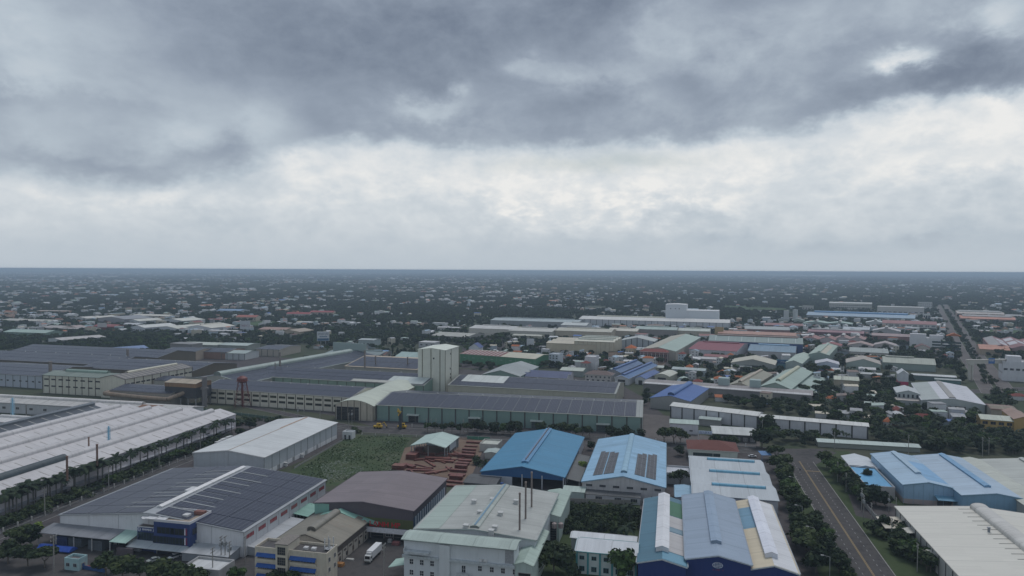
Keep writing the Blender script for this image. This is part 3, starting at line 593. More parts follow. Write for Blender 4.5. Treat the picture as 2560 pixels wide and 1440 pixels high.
for (x, y, h) in ((1299, 1326, 14.5), (1314, 1298, 15), (1329, 1269, 15)): stack(pb, x, y, 14.4, h-.6, .38, (.24, .20, .18))
fb = Shed('pale_front_block', 'pale grey three storey front block with white windows, wall air units and a balcony', (1010, 1345), (1288, 1367), z=16, D=7.5, az=12.6, ridge='x', rise=.8, roof=(.35, .42, .385), wall=(.60, .635, .66), wear=.4, cat='office', wallwear=.3, trim=(.30, .36, .34), over=.8)
b = MB(); b.box(13.2, 17, -.9, 0, 0, 15.2); part('stair_column', b, wallm((.62, .65, .67), .3), fb.r); b = MB(); b.box(-.4, 13.1, -1.0, .0, 9.6, 10.4); b.box(17.1, fb.L+.4, -1.0, .0, 9.6, 10.4); part('ledge', b, plain((.50, .54, .56)), fb.r)
b = MB(); b.box(.6, 9.8, -2.2, -.0, 11.6, 12.3); b.box(.6, .8, -2.2, 0, 12.3, 13.2); part('balcony', b, plain((.54, .58, .60)), fb.r); b = MB(); b.box(fb.L-3.2, fb.L-.2, -.06, .01, 10.6, 15.2); part('grey_panel', b, plain((.33, .34, .36)), fb.r)
for x in (2.8, 6.6, 10.4, 27.6, 31.8, 35.7, 39.8):
    part('window', window_mesh(1.3, 1.7, (.7, .71, .72), 2, 2), None, fb.r, (x, -.02, 8.0)); part('window', window_mesh(1.3, 1.7, (.7, .71, .72), 2, 2), None, fb.r, (x, -.02, 4.2))
part('window', window_mesh(1.3, 2.4, (.7, .71, .72), 2, 2), None, fb.r, (21.8, -.02, 7.2)); b = MB(); b.box(19.6, 24, -1.4, -.02, 5.2, 5.4); b.box(19.6, 24, -1.4, -1.3, 5.4, 6.3); part('balcony', b, plain((.5, .53, .55)), fb.r)
for x in (27.4, 29.0): b = MB(); b.box(x, x+1.2, -.6, -.02, 10.5, 11.5); b.cyl(x+.6, -.63, 10.95, 11.0, .35, .35, 8); part('air_unit', b, plain((.68, .69, .69)), fb.r)
fb.annex('l', 0.2, 7.4, 6, 6.6, 1.6, (.36, .50, .44))
a1 = Shed('green_annex', 'pale green gabled loading shed on the right edge of the chimney factory, nearer the blue building', (1342, 1286), (1398, 1291), (1422, 1229), z=11, az=12.6, rise=1., roof=(.34, .43, .38), wall=(.42, .50, .47), wear=.5); a1.door('f', a1.L*.5, a1.L*.75, 8.5, (.012, .012, .014))  # near-black panel paints the shade inside an open doorway
a2 = Shed('green_annex', 'pale green gabled loading shed beside the dark trees, nearest the bottom edge, with a white truck in its door', (1288, 1409), (1330, 1414), (1366, 1328), z=11, az=12.6, rise=1., roof=(.34, .43, .38), wall=(.42, .50, .47), wear=.5); a2.door('f', a2.L*.55, a2.L*.7, 8, (.012, .012, .014))
# ---- blue steel shed
bs = Shed('blue_steel_shed', 'bright blue roofed open steel shed with white columns and a long ridge vent', (1203, 1178), (1408, 1197), (1455, 1095), z=7, az=12.6, rise=4., roof=(.055, .22, .37), wall=(.03, .11, .26), wear=.2, z0=5.2, trim=(.07, .19, .33), wallwear=.2)
bs.vent(3.4, .9, 7, 2, (.10, .25, .42), False); bs.slab('ridge_strip', 0, 1, .985, 1.0, 8, bs.D-3, plain((.20, .19, .22)), .9, .9)
b = MB(); b.box(-.2, bs.L*.38, -.1, .1, 0, 5.2); b.box(-.2, .1, .1, bs.D, 0, 5.2); b.box(bs.L-.15, bs.L+.1, bs.D*.7, bs.D, 0, 6.8); b.box(0, bs.L, bs.D-.2, bs.D, 0, 6); b.box(0, bs.L, 20, 20.2, 0, 5.2); part('lower_wall', b, wallm((.5, .52, .56), .4), bs.r)
cm = MB().box(-.25, .25, -.25, .25, 0, 6.9).mesh('column', plain((.52, .54, .57)))
for x in (bs.L*.5, bs.L*.74, bs.L-.3): part('column', cm, None, bs.r, (x, 0, 0))
for i in range(1, 12): part('column', cm, None, bs.r, (bs.L-.3, bs.D*i/12, 0))
bs.annex('r', 4, 52, 7.5, 5.2, 1.2, (.10, .105, .105), posts=6)
# ---- light blue shed with solar blocks
lb = Shed('pale_blue_shed', 'pale blue roofed factory with two stepped solar fields and a stained white gable with small windows', (1456, 1203), (1662, 1213), (1662, 1104), z=7.6, az=12.8, rise=4., roof=(.25, .43, .59), wall=(.53, .52, .52), wear=.55, trim=(.26, .42, .54), wallwear=.9, cat='factory')
lb.vent(3., .9, 6, 1, (.27, .44, .56), True)
sm = solarm('y', (.030, .030, .036))
for sd in (0, 1):
    for j, (c0, c1) in enumerate(((.22, .46), (.49, .74))):
        for i in range(4):
            a0 = 7+i*10.5
            k = 0
            if i == 3: lb.slab('solar_array', 0, sd, c0, (c0+c1)/2, a0+.1, a0+10.2+(4 if j == 0 else 0), sm); lb.slab('solar_array', 0, sd, (c0+c1)/2, c1, a0+.1, a0+10.2+(1 if j == 0 else -3), sm); continue
            lb.slab('solar_array', 0, sd, c0, c1, a0+.1, a0+10.4, sm)
lb.wins('f', 6, 6.0, 2.9, 1.0, (.4, .4, .4), nx=5); lb.pil('f', lb.L/6, (.55, .54, .53), .35, .2, top=7.5); lb.pil('r', 7, (.4, .42, .44), .2, .1)
lb.annex('f', 2, lb.L*.72, 6, 4.0, .5, (.10, .105, .11), (.50, .50, .52)); lb.annex('f', -9, 2, 6.5, 5.0, .8, (.38, .46, .42), (.38, .46, .44))
for x in (8.5, 17.5, 25, 34): part('window', window_mesh(3, 1.6, (.5, .5, .5), 4, 1), None, lb.r, (x, -5.75 if x < 28 else -.02, 1.9))
# ---- multi ridge shed
mr = Shed('pale_ridge_shed', 'pale grey blue roofed shed with three parallel pale blue ridge vents beside the wide road', (1732, 1235), (1943, 1246), (1900, 1147), z=7, az=13.2, ridge='x', spans=3, rise=1.7, roof=(.43, .47, .50), wall=(.55, .56, .58), wear=.3, trim=(.42, .48, .52))
mr.vent(1.7, 1.0, 9, 4, (.16, .38, .52), True); mr.wins('r', 6, 3.4, 2, 1.3, nx=2)
rh = Shed('red_hip_house', 'white office with a dark red hipped roof behind the three ridged shed', (1722, 1126), (1846, 1139), z=5.5, D=20, az=12.6, rise=.1, roof=(.3, .3, .3), wall=(.58, .62, .56), cat='office', flat=True)
def hip(s, col, rise, over=.6, z=None, zoff=0.):
    z = s.z if z is None else z; L, D = s.L, s.D; o = over; b = MB(); h = min(L, D)/2; A = [(-o, -o, z), (L+o, -o, z), (L+o, D+o, z), (-o, D+o, z)]
    r0, r1 = ((h, D/2, z+rise), (L-h, D/2, z+rise)) if L >= D else ((L/2, h, z+rise), (L/2, D-h, z+rise))
    if L >= D: fs = [(A[0], A[1], r1, r0), (A[1], A[2], r1), (A[2], A[3], r0, r1), (A[3], A[0], r0)]
    else: fs = [(A[0], A[1], r0), (A[1], A[2], r1, r0), (A[2], A[3], r1), (A[3], A[0], r0, r1)]
    for f in fs: b.quad(*f)
    b.quad(*A[::-1]); b2 = MB(); b2.box(-o, L+o, -o, D+o, z-.3, z-.01); part('eaves_slab', b2, plain((.6, .6, .58)), s.r); return part('hip_roof', b, tilem(col), s.r, (0, 0, zoff))
hip(rh, (.15, .06, .05), 3.4, 1.0, 6.6); rh.wins('f', 1, 3.2, 15, 2.6, (.10, .12, .12), 2, 18, 12, glass=(.03, .05, .05)); rh.pil('f', 12, (.55, .6, .55), .2, .1)
# ---- three bay blue walled building
bm = dict(wall=(.018, .04, .17), cat='warehouse', wallwear=.15, wear=.25)
g1 = Shed('blue_wall_warehouse', 'blue walled warehouse bay with a teal roof, white ridge box and a green patch, left of the oval logo', (1595, 1405), (1715, 1414), (1706, 1252), z=9, az=13.2, rise=2.0, roof=(.075, .175, .24), trim=(.50, .54, .58), **bm)
rm = roofm((.44, .43, .43), 'y', .3); D_ = g1.D
g1.slab('roof_panel', 0, 1, 0., .99, D_*.12, D_*.40, rm, .05, .03); g1.slab('roof_panel', 0, 1, 0., .99, D_*.48, D_*.66, rm, .05, .03); g1.slab('roof_panel', 0, 1, 0., .99, D_*.67, D_*.93, roofm((.045, .15, .085), 'y', .4), .05, .03); g1.slab('roof_panel', 0, 1, 0., .99, D_*.41, D_*.475, roofm((.17, .26, .32), 'y', .3), .05, .03); g1.slab('roof_panel', 0, 1, 0., .99, 0, D_*.11, roofm((.14, .30, .40), 'y', .3), .05, .03)
g1.vent(4.4, 1.9, D_*.10, 1.5, (.62, .63, .65), False)
g2 = Shed('blue_wall_warehouse', 'blue walled warehouse bay with a pale grey blue roof and an oval white logo on the gable', (1716, 1396), (1876, 1407), (1834, 1245), z=10.3, az=13.2, rise=2.2, roof=(.27, .34, .43), trim=(.42, .48, .55), **bm)
g2.vent(3.4, 1.1, g2.D*.16, 1, (.25, .33, .43), False)
b = MB(); N = 28
for i in range(N):
    a, c = 2*math.pi*i/N, 2*math.pi*(i+1)/N
    for (ro, ri) in ((1., .88),): b.quad((1.75*ro*math.cos(a), 0, 1.05*ro*math.sin(a)), (1.75*ro*math.cos(c), 0, 1.05*ro*math.sin(c)), (1.75*ri*math.cos(c), 0, 1.05*ri*math.sin(c)), (1.75*ri*math.cos(a), 0, 1.05*ri*math.sin(a)))
for hz_ in (-.5, 0., .5): w = 1.7*math.sqrt(1-(hz_/1.05)**2); b.box(-w, w, -.03, .02, hz_-.07, hz_+.07)
for k in (-1., -.5, 0, .5, 1.): h = 1.0*math.sqrt(1-(k/1.75)**2); b.box(k-.05, k+.05, -.05, -.031, -h, h)
part('oval_logo', b, plain((.60, .66, .76)), g2.r, (g2.L*.49, -.12, 9.0)); marks(g2.r, 3.6, .6, 9, plain((.22, .03, .08)), (g2.L*.5, -.06, 7.35))
g3 = Shed('blue_wall_warehouse', 'blue walled warehouse bay with a cream and blue patched roof and white ridge box beside the road verge', (1876, 1422), (1997, 1436), (1930, 1263), z=8.6, az=13.6, rise=2.0, roof=(.56, .49, .36), trim=(.50, .54, .58), **bm)
D_ = g3.D; g3.slab('roof_panel', 0, 0, 0., .99, D_*.52, D_*.86, roofm((.15, .29, .40), 'y', .3), .05, .03); g3.slab('roof_panel', 0, 1, 0., 1., 0, D_, roofm((.60, .61, .63), 'y', .3), .05, .03); g3.vent(4.0, 1.9, D_*.10, 1.5, (.64, .66, .72), False)
# ---- cream roofed warehouse bottom right
cw = Shed('cream_roof_warehouse', 'huge cream white roofed warehouse with a curved ridge vent in the bottom right corner', (2240, 1266), (2640, 1290), z=8.3, D=120, az=13.6, far=True, rise=2.6, roof=(.61, .595, .535), wall=(.50, .50, .48), wear=.10, trim=(.50, .49, .45), wallwear=.45)
cw.pil('l', 6.4, (.16, .16, .16), .35, .25); cw.vent(6.2, 2.2, 2, 2, (.56, .55, .52), True)
cw.strips(0, 0, 19, .74, .90, .35, (.10, .10, .09), 30, 119, 'purlin_slot')
for t in (D_, ): pass
for t, w in ((98, 5), (75, 5), (52, 4)): cw.door('l', t, w, 5.5, (.03, .03, .035), ((.50, .49, .44), 3.5))
b = MB(); b.prism([(-9, 4.6), (0, 5.2), (0, 5.0), (-9, 4.4)], 'x', 0, 14); part('side_canopy', b, roofm((.52, .48, .40), 'x', .4), cw.r, (0, 116, 0), -math.pi/2)
box_unit(cw, 2472, 1330, 10.3, .7, .7, 1.6, (.25, .27, .3))
# ---- light blue sheds on the right
k1 = dict(wear=.42, wallwear=.45)
s1 = Shed('pale_blue_warehouse', 'pale blue warehouse with a pale blue end wall, leftmost of the row of sheds right of the road', (2259, 1211), (2382, 1218), (2177, 1134), z=9, az=13.8, cl=True, rise=1.9, roof=(.33, .46, .58), wall=(.30, .46, .62), trim=(.20, .34, .46), base=(2.3, (.45, .38, .37)), **k1)
s1.vent(2.4, .9, 14, 2, (.34, .46, .56), False); s1.pil('f', 4.2, (.24, .38, .5), .14, .08); s1.slab('roof_panel', 0, 1, .05, .9, 5, 40, roofm((.20, .38, .58), 'y', .4), .04, .03)
s1.annex('f', s1.L*.62, s1.L+.5, 5, 5, .8, (.14, .30, .42)); s1.door('f', s1.L*.82, 6, 4, (.06, .07, .08))
s2 = Shed('pale_blue_warehouse', 'longer pale blue warehouse with a deep blue ridge vent, second in the row right of the road', (2282, 1139), (2392, 1146), z=9, D=68, az=13.8, far=True, rise=1.9, L=27, roof=(.36, .46, .56), wall=(.22, .38, .53), trim=(.20, .34, .46), **k1)
s2.vent(2.6, 1.0, 9, 2, (.17, .33, .50), False)
s3 = Shed('pale_green_warehouse', 'narrow cream green roofed warehouse with faded seams, third in the row right of the road', (2392, 1146), (2438, 1148), z=9, D=80, az=13.8, far=True, rise=1.2, L=12.6, roof=(.45, .47, .42), wall=(.42, .44, .42), **k1)
s4 = Shed('pale_green_warehouse', 'wide grey green roofed warehouse with a dark edged vent, last in the row right of the road', (2438, 1148), (2590, 1154), z=9, D=84, az=13.8, far=True, rise=2.0, L=42, roof=(.43, .45, .42), wall=(.42, .44, .42), **k1); s4.vent(2.6, 1.1, 10, 2, (.40, .43, .41), False)
w1 = Shed('white_roof_shed', 'small white roofed shed at the head of the row of blue sheds', (2105, 1139), (2146, 1135), z=5, D=24, L=13, az=13.8, far=True, rise=1.6, roof=(.55, .59, .62), wall=(.5, .5, .5), wear=.3)
w2 = Shed('blue_roof_house', 'low concrete building with a bright blue roof among the trees beside the pale blue warehouse', (2120, 1166), (2170, 1168), z=5.2, D=36, L=13, az=13.8, far=True, flat=True, roof=(.13, .36, .58), wall=(.45, .43, .42), cat='building', wear=.3); w2.wins('l', 6, 2.6, 1.6, 1.4)
# ---- open shed in the red steel yard
og = Shed('open_steel_shed', 'open sided shed with a pale green gable roof in the red steel yard', (1028, 1113), (1116, 1116), (1153, 1090), z=6.5, az=12.8, rise=2.4, roof=(.42, .53, .49), wall=(.3, .3, .3), wear=.2, open_=True, gutter=False, trim=(.4, .5, .46))
cm = MB().box(-.2, .2, -.2, .2, 0, 6.6).mesh('column', STEEL)
for i in range(7):
    for x in (.2, og.L-.2): part('column', cm, None, og.r, (x, og.D*i/6, 0))
part('column', cm, None, og.r, (og.L/2, .1, 0)); b = MB(); b.box(og.L-.15, og.L+.02, og.D*.35, og.D*.8, 2, 6.2); b.box(0, og.L, og.D-.2, og.D, 0, 6.2); part('side_sheet', b, wallm((.38, .44, .48), .4), og.r)
# small structures near it
Shed('yard_hut', 'pale flat roofed hut between the red steel yard and the bright blue shed', (1199, 1112), (1243, 1116), z=4, D=12, az=12.8, flat=True, roof=(.50, .52, .46), wall=(.45, .45, .42), cat='hut')
Shed('yard_hut', 'small grey roofed hut nearest the left eave of the bright blue shed', (1212, 1131), (1245, 1135), z=3.6, D=9, az=12.8, rise=.6, roof=(.36, .42, .40), wall=(.45, .45, .42), cat='hut')
Shed('dark_lean_shed', 'dark grey roofed shed beside the long pale strip behind the cold store', (1160, 1205), (1240, 1209), z=4.6, D=14, az=12.8, rise=.7, ridge='x', roof=(.085, .088, .092), wall=(.12, .12, .12), cat='shed')
sk = Shed('gatehouse', 'small pale blue guard house at the blue sliding gate in the bottom left corner', (161, 1400), (196, 1404), z=3.6, D=4, az=12.2, flat=True, roof=(.13, .12, .12), wall=(.34, .50, .52), cat='guard house'); sk.wins('f', 2, 2.1, 1.3, 1.1); sk.door('r', 2, 1.2, 2.2, (.05, .12, .25))
wgh = Shed('white_guardhouse', 'little white guard house at the far right corner of the white warehouse', (856, 1082), (879, 1084), z=4, D=5, az=12., flat=True, roof=(.6, .62, .62), wall=(.6, .62, .63), cat='guard house'); wgh.door('f', 2, 1.2, 2.6, (.05, .05, .06)); wgh.door('f', 5, 1.2, 2.6, (.05, .05, .06))
Shed('white_canopy', 'flat white roof showing between the dark trees at the bottom edge', (455, 1422), (548, 1432), z=4.5, D=9, az=12.2, flat=True, roof=(.55, .56, .56), wall=(.4, .4, .4), cat='shed')
tv = Shed('teal_house', 'white two storey house with teal trim and a white metal roof between big dark trees', (1440, 1375), (1592, 1390), z=8.5, D=12, az=12.8, ridge='x', rise=1.6, roof=(.52, .55, .58), wall=(.50, .56, .56), cat='house', trim=(.10, .34, .36), wear=.4)
tv.wins('f', 5, 2.0, 1.8, 1.7, (.1, .3, .32), nx=3); tv.wins('f', 5, 6.0, 1.6, 1.3, (.1, .3, .32), nx=2); tv.pil('f', 4.5, (.08, .30, .33), .7, .3)
Shed('long_low_roof', 'long low white roof behind the white house with teal trim', (1428, 1342), (1590, 1354), z=7, D=6, az=12.8, rise=.8, ridge='x', roof=(.56, .58, .60), wall=(.4, .42, .42), cat='shed', wear=.4)
b1 = Shed('grey_tin_house', 'low pale roofed link building between the two blue roofed factories and the ridged shed', (1663, 1185), (1728, 1189), z=5, D=14, az=12.8, flat=True, roof=(.50, .52, .56), wall=(.45, .46, .48), cat='shed')
Shed('blue_tin_roof', 'small light blue tin roof beside the white gabled factory', (1690, 1242), (1706, 1250), z=5, D=18, az=12.8, rise=.5, L=8, roof=(.26, .42, .55), wall=(.4, .42, .44), cat='shed')
# ================================================================== middle distance works
SOL = (.055, .060, .080)
def panels(s, k, sd, n, c0=.02, c1=.97, rows=2, gap=.14, a0=1., a1=None):
    s.solar(k, sd, a0, (s.along-1) if a1 is None else a1, n, c0, c1, gap, rows, .02)
gh = Shed('green_hall', 'very long pale green hall with solar panel roof and grey pilasters, facing the street trees', (940, 1012), (1605, 1041), (1606, 999), z=11.4, az=11.4, ridge='x', rise=4.2, roof=(.28, .30, .29), wall=(.20, .30, .27), cat='factory hall', trim=(.45, .47, .40), wear=.4, wallwear=.35, base=(1.6, (.17, .27, .26)))
gh.solar(0, 0, 1, gh.L-4, 24, .0, .975, .3, 1); gh.solar(0, 1, 1, gh.L-4, 24, .0, .975, .3, 1); gh.pil('f', 10, (.085, .09, .085), .9, .3); gh.balls(9)
for px in (998, 1170, 1337, 1508): t = (loc(gh, px, 1060, 5)[0]); gh.door('f', t, 7.5, 5.2, (.055, .08, .08) if px > 1000 else (.02, .02, .025), ((.42, .46, .42), 2.5))
ca = Shed('arched_passage', 'pale arched metal roof passage with a dark open mouth between the cream hall and the green hall', (838, 1011), (937, 1014), z=11, D=95, az=12, arc=True, rise=4., roof=(.50, .54, .46), wall=(.46, .42, .34), cat='hall', wear=.35, rust=.0, wallwear=.9)
ca.door('f', ca.L*.33, ca.L*.58, 9.6, (.006, .006, .007)); ca.pil('f', 5, (.16, .14, .11), .5, .2)  # black panel painted for the shade inside the open mouth, no real door
cl = Shed('cream_hall', 'long cream hall with two rows of dark olive windows and a solar roof, beside the red water tower', (502, 970), (838, 1008), z=11.8, D=46, az=16.5, ridge='x', rise=3.8, roof=(.26, .27, .26), wall=(.64, .61, .52), cat='factory hall', wear=.5, wallwear=.5)
n_ = 17; cl.wins('f', n_, 8.5, 5.6, 1.6, (.12, .12, .09), nx=4, glass=(.055, .055, .035)); cl.wins('f', n_, 4.6, 5.6, 1.6, (.12, .12, .09), nx=4, glass=(.035, .035, .03)); cl.pil('f', cl.L/n_, (.13, .12, .09), .5, .25)
panels(cl, 0, 0, 14, .015, .975, 2); panels(cl, 0, 1, 14, .015, .975, 2); cl.balls(9)
m1 = Shed('solar_hall', 'wide solar covered hall with a green clerestory wall behind the cream hall', (600, 938), (1048, 968), z=12.5, D=60, az=16.2, ridge='x', rise=5., roof=(.26, .28, .26), wall=(.22, .32, .26), cat='factory hall', wear=.4)
m1.pil('f', 9, (.12, .12, .1), .5, .3); panels(m1, 0, 0, 20, .015, .975, 3); panels(m1, 0, 1, 20, .015, .975, 3); m1.balls(8)
m1.slab('pale_sheets', 0, 0, .05, .62, m1.L*.80, m1.L-2, roofm((.50, .55, .53), 'x', .3), .2, .3); m1.slab('pale_sheets', 0, 0, .0, .2, m1.L*.62, m1.L*.9, roofm((.42, .42, .38), 'x', .4), .2, .35)
m2 = Shed('solar_hall', 'solar covered hall reaching from behind the cream tower to the white gabled end wall on the right', (1120, 962), (1530, 996), z=12.5, D=58, az=16., ridge='x', rise=4.5, roof=(.28, .30, .28), wall=(.46, .44, .36), cat='factory hall', wear=.4, trim=(.42, .44, .40))
panels(m2, 0, 0, 18, .015, .975, 2); panels(m2, 0, 1, 18, .015, .975, 2); m2.balls(9); m2.pil('r', 8, (.12, .12, .10), .5, .2); m2.slab('pale_sheets', 0, 0, .35, 1., 8, 46, roofm((.52, .55, .53), 'x', .4), .2, .3)
st = Shed('cream_tower', 'tall windowless cream green tower block with dark vertical ribs rising above the solar roofs', (1045, 873), (1112, 876), (1154, 866), z=40.5, az=16, rise=1.6, roof=(.66, .70, .62), wall=(.62, .63, .55), cat='tower', wear=.2, wallwear=.35, over=.3, sheet=1.4)
for q in (.16, .48, .81): b = MB(); b.box(-.3, .3, -.2, .02, 0, 41); part('dark_rib', b, plain((.12, .11, .07)), st.r, (st.L*q, 0, 0))
for q in (.0, .42, 1.): b = MB(); b.box(-.3, .3, -.2, .02, 0, 40.3); part('dark_rib', b, plain((.12, .11, .07)), st.r, (st.L, st.D*q, 0), math.pi/2)
for q, zz in ((.38, 36), (.36, 23), (.38, 18), (.36, 15)): part('vent_opening', window_mesh(1.5, 1.5, (.2, .2, .16), 1), None, st.r, (st.L+.02, st.D*q, zz), math.pi/2)
part('vent_opening', window_mesh(1.2, 1.2, (.2, .2, .16), 1), None, st.r, (st.L*.58, -.02, 33))
# left cream factory group
c1 = Shed('cream_factory', 'cream factory block with dark ribs, two rows of slit windows and a green ridge vent', (107, 937), (248, 950), z=16, D=24, az=14, ridge='x', rise=2.4, roof=(.20, .24, .21), wall=(.60, .59, .50), cat='factory', wear=.6, wallwear=.5, trim=(.16, .22, .19))
c1.vent(4, 1.8, 14, 12, (.25, .34, .29), True); c1.pil('f', 7, (.13, .11, .09), .4, .3); c1.pil('r', 6, (.13, .11, .09), .5, .3); c1.wins('f', 9, 12.4, 4.6, 1.0, (.08, .07, .06), nx=4); c1.wins('f', 9, 6.5, 4.6, 1.0, (.08, .07, .06), nx=4)
c2 = Shed('cream_wing', 'long cream wing with a brown ribbed roof, pale raised strips and a cream ridge cap', (252, 944), (286, 946), (475, 917), z=17, az=17.2, L=26, rise=3.0, roof=(.16, .15, .145), wall=(.60, .58, .49), cat='factory wing', wear=.6, wallwear=.6, trim=(.14, .13, .11))
c2.vent(3, 1.2, 14, 6, (.55, .53, .43), True); c2.pil('r', 9, (.13, .11, .09), .5, .3); c2.strips(0, 1, 15, .04, .88, .8, (.42, .40, .35)); c2.wins('r', 14, 12.4, 4, 1.1, (.08, .07, .06), nx=3)
df = Shed('dark_filter_house', 'soot stained dark filter house on legs with a rusty pipe stack beside it', (412, 955), (482, 961), z=19, D=18, az=15, rise=1.5, ridge='x', roof=(.40, .34, .26), wall=(.045, .045, .050), cat='filter house', wallwear=.9, wear=.8, rust=.4, z0=7)
cm = MB().box(-.35, .35, -.35, .35, 0, 7.1).mesh('leg', plain((.3, .3, .3)))
for i in range(5):
    for y in (.5, df.D-.5): part('leg', cm, None, df.r, (.5+(df.L-1)*i/4, y, 0))
b = MB(); b.box(-.1, df.L+.1, -.15, df.D, 15.6, 18.9); part('rust_band', b, roofm((.26, .16, .09), 'x', .8, .8), df.r); b = MB(); b.cyl(df.L+4, 5, 0, 24, 2.1, 2.0, 14); b.cyl(df.L+4, 5, 14, 15.4, 3.0, 3.0, 14); part('fat_stack', b, roofm((.17, .16, .16), 'y', .9, .3), df.r)
dr = Shed('dark_solar_shed', 'low shed with a dark solar roof and a fat curved brown duct round its front', (275, 975), (410, 988), z=11, D=32, az=15, rise=2.5, ridge='x', roof=(.12, .12, .13), wall=(.33, .31, .28), cat='shed', wallwear=.9)
panels(dr, 0, 0, 8, .015, .975, 2); b = MB(); pts = [(-3, 6, 9), (-3, -2.5, 8.5), (dr.L*.55, -3.5, 7.4), (dr.L, -3.2, 7.0), (dr.L+5, 2, 9.5), (dr.L+9, 9, 12)]
for p, q in zip(pts, pts[1:]): b.bar(p, q, 1.7, 10)
part('round_duct', b, roofm((.26, .20, .15), 'x', .9, .4), dr.r)
x_ = Shed('solar_shed', 'small solar roofed shed tucked in front of the cream wing', (385, 950), (440, 953), z=12, D=24, az=15, rise=2, ridge='x', roof=(.12, .12, .13), wall=(.45, .44, .4), cat='shed'); panels(x_, 0, 0, 4, .015, .975, 1)
# left solar halls
h1 = Shed('solar_hall', 'solar roofed hall with a pale blue ribbed wall and brown gable, at the left edge', (-110, 928), (61, 948), z=11.5, D=62, az=15.5, ridge='x', rise=4.5, roof=(.20, .21, .23), wall=(.42, .46, .52), cat='factory hall', wallwear=.3); panels(h1, 0, 0, 10, .015, .975, 3); panels(h1, 0, 1, 10, .015, .975, 3)
h1.pil('f', 9, (.12, .12, .12), .5, .2); h1.wins('f', 14, 6, 2.6, 1.2, nx=2); b = MB(); b.prism([(0, 4), (h1.D, 4), (h1.D, 11.4), (h1.D/2, 15.8), (0, 11.4)], 'x', h1.L, h1.L+.1); part('brown_gable', b, wallm((.13, .11, .08), .5), h1.r)
h2 = Shed('solar_hall', 'broad solar roofed hall with two brown gables behind the cream factory', (-110, 893), (196, 926), z=12, D=120, az=15.5, ridge='x', rise=5., spans=2, roof=(.20, .21, .23), wall=(.13, .11, .08), cat='factory hall'); h2.balls(9)
for k in (0, 1): panels(h2, k, 0, 14, .03, .97, 3); panels(h2, k, 1, 14, .03, .97, 3)
h3 = Shed('solar_hall', 'solar roofed hall running far back beside the long pale raised strip', (200, 918), (470, 905), z=12, D=70, az=15.5, L=128, ridge='x', rise=5, roof=(.20, .21, .23), wall=(.13, .11, .08), cat='factory hall'); h3.balls(7); panels(h3, 0, 0, 12, .015, .975, 3); panels(h3, 0, 1, 12, .015, .975, 3)
h4 = Shed('long_solar_hall', 'very long narrow hall with a pale raised roof strip ending in a tall pale green end wall', (478, 946), (560, 950), (818, 880), z=12, az=23, L=62, ridge='y', rise=5, roof=(.32, .36, .35), wall=(.40, .40, .36), cat='factory hall'); panels(h4, 0, 1, 16, .015, .975, 3); h4.vent(8, 3.0, 0, 14, (.33, .39, .36), True); panels(h4, 0, 0, 16, .015, .975, 2)
b = MB(); b.box(-2, h4.L*.7, h4.D-1.5, h4.D+.2, 0, 25); part('tall_end_wall', b, wallm((.30, .38, .36), .3), h4.r)
h5 = Shed('long_solar_hall', 'second long narrow solar hall with a white front edge left of the small dark trees', (562, 945), (640, 948), (843, 893), z=11, az=23, L=36, rise=3, roof=(.36, .38, .37), wall=(.46, .46, .43), cat='factory hall'); panels(h5, 0, 1, 16, .03, .9, 2); panels(h5, 0, 0, 16, .03, .9, 2)
h6 = Shed('tan_roof_hall', 'hall with a tan sheet roof and a row of small pipes, left of the cream tower', (862, 915), (1040, 925), z=12, D=85, az=17, ridge='x', rise=6, roof=(.46, .38, .28), wall=(.4, .38, .34), cat='factory hall', wear=.5, trim=(.45, .43, .38)); panels(h6, 0, 0, 10, .03, .9, 2)
h7 = Shed('teal_roof_hall', 'pale teal roofed hall left behind the cream tower', (985, 893), (1048, 896), z=14, D=40, az=17, ridge='x', rise=4, roof=(.30, .40, .38), wall=(.3, .4, .38), cat='hall'); Shed('green_gable_hall', 'small green gabled hall right behind the cream tower', (1205, 936), (1250, 942), z=9, D=70, az=17, rise=5, L=38, roof=(.30, .33, .33), wall=(.22, .32, .28), cat='hall')
for (s_, x, y, z, h, r, nm) in ((h3, 319, 899, 13, 11, 1.3, 'chimney'), (h2, 126, 936, 12, 12, 1.5, 'chimney'), (m1, 700, 922, 14, 16, .9, 'chimney'), (m1, 688, 928, 14, 8, .4, 'chimney'), (m1, 912, 917, 15, 16, .9, 'chimney'), (h6, 939, 910, 14, 8, .7, 'chimney'), (h6, 1019, 912, 14, 8, .7, 'chimney')): stack(s_, x, y, z, h, r, (.23, .20, .18), nm)
# white sheds and offices across the street on the right
cu = dict(roof=(.58, .59, .57), wall=(.56, .57, .61), cat='shed', wear=.3, trim=(.5, .5, .5))
e1 = Shed('long_white_shed', 'long narrow white shed with dark ribs, left half of the pair right of the green hall', (1676, 1014), (1890, 1043), z=9, D=14, az=33.5, ridge='x', rise=1.6, **cu); e1.pil('f', 9.2, (.05, .05, .05), .75, .3)
e2 = Shed('long_white_shed', 'long narrow white shed with dark ribs half hidden by trees, right half of the pair', (1900, 1043), (2171, 1066), z=8.5, D=11, az=23.5, ridge='x', rise=1.2, **cu); e2.pil('f', 9.0, (.05, .05, .05), .85, .3)
e3 = Shed('white_shop', 'plain white shop building with a pale green roof below the long white shed', (1675, 1057), (1746, 1064), z=7, D=13, az=14, ridge='x', rise=1.0, roof=(.36, .44, .40), wall=(.60, .60, .64), cat='shop'); e3.wins('f', 2, 2.4, 2, .8)
e4 = Shed('grey_awning_shop', 'row shop with patchy white awning roofs and a white banner sign over its entrance', (1782, 1083), (1893, 1093), z=5, D=22, az=13, ridge='x', rise=1.6, roof=(.46, .48, .47), wall=(.06, .06, .065), cat='shop', wear=.5)
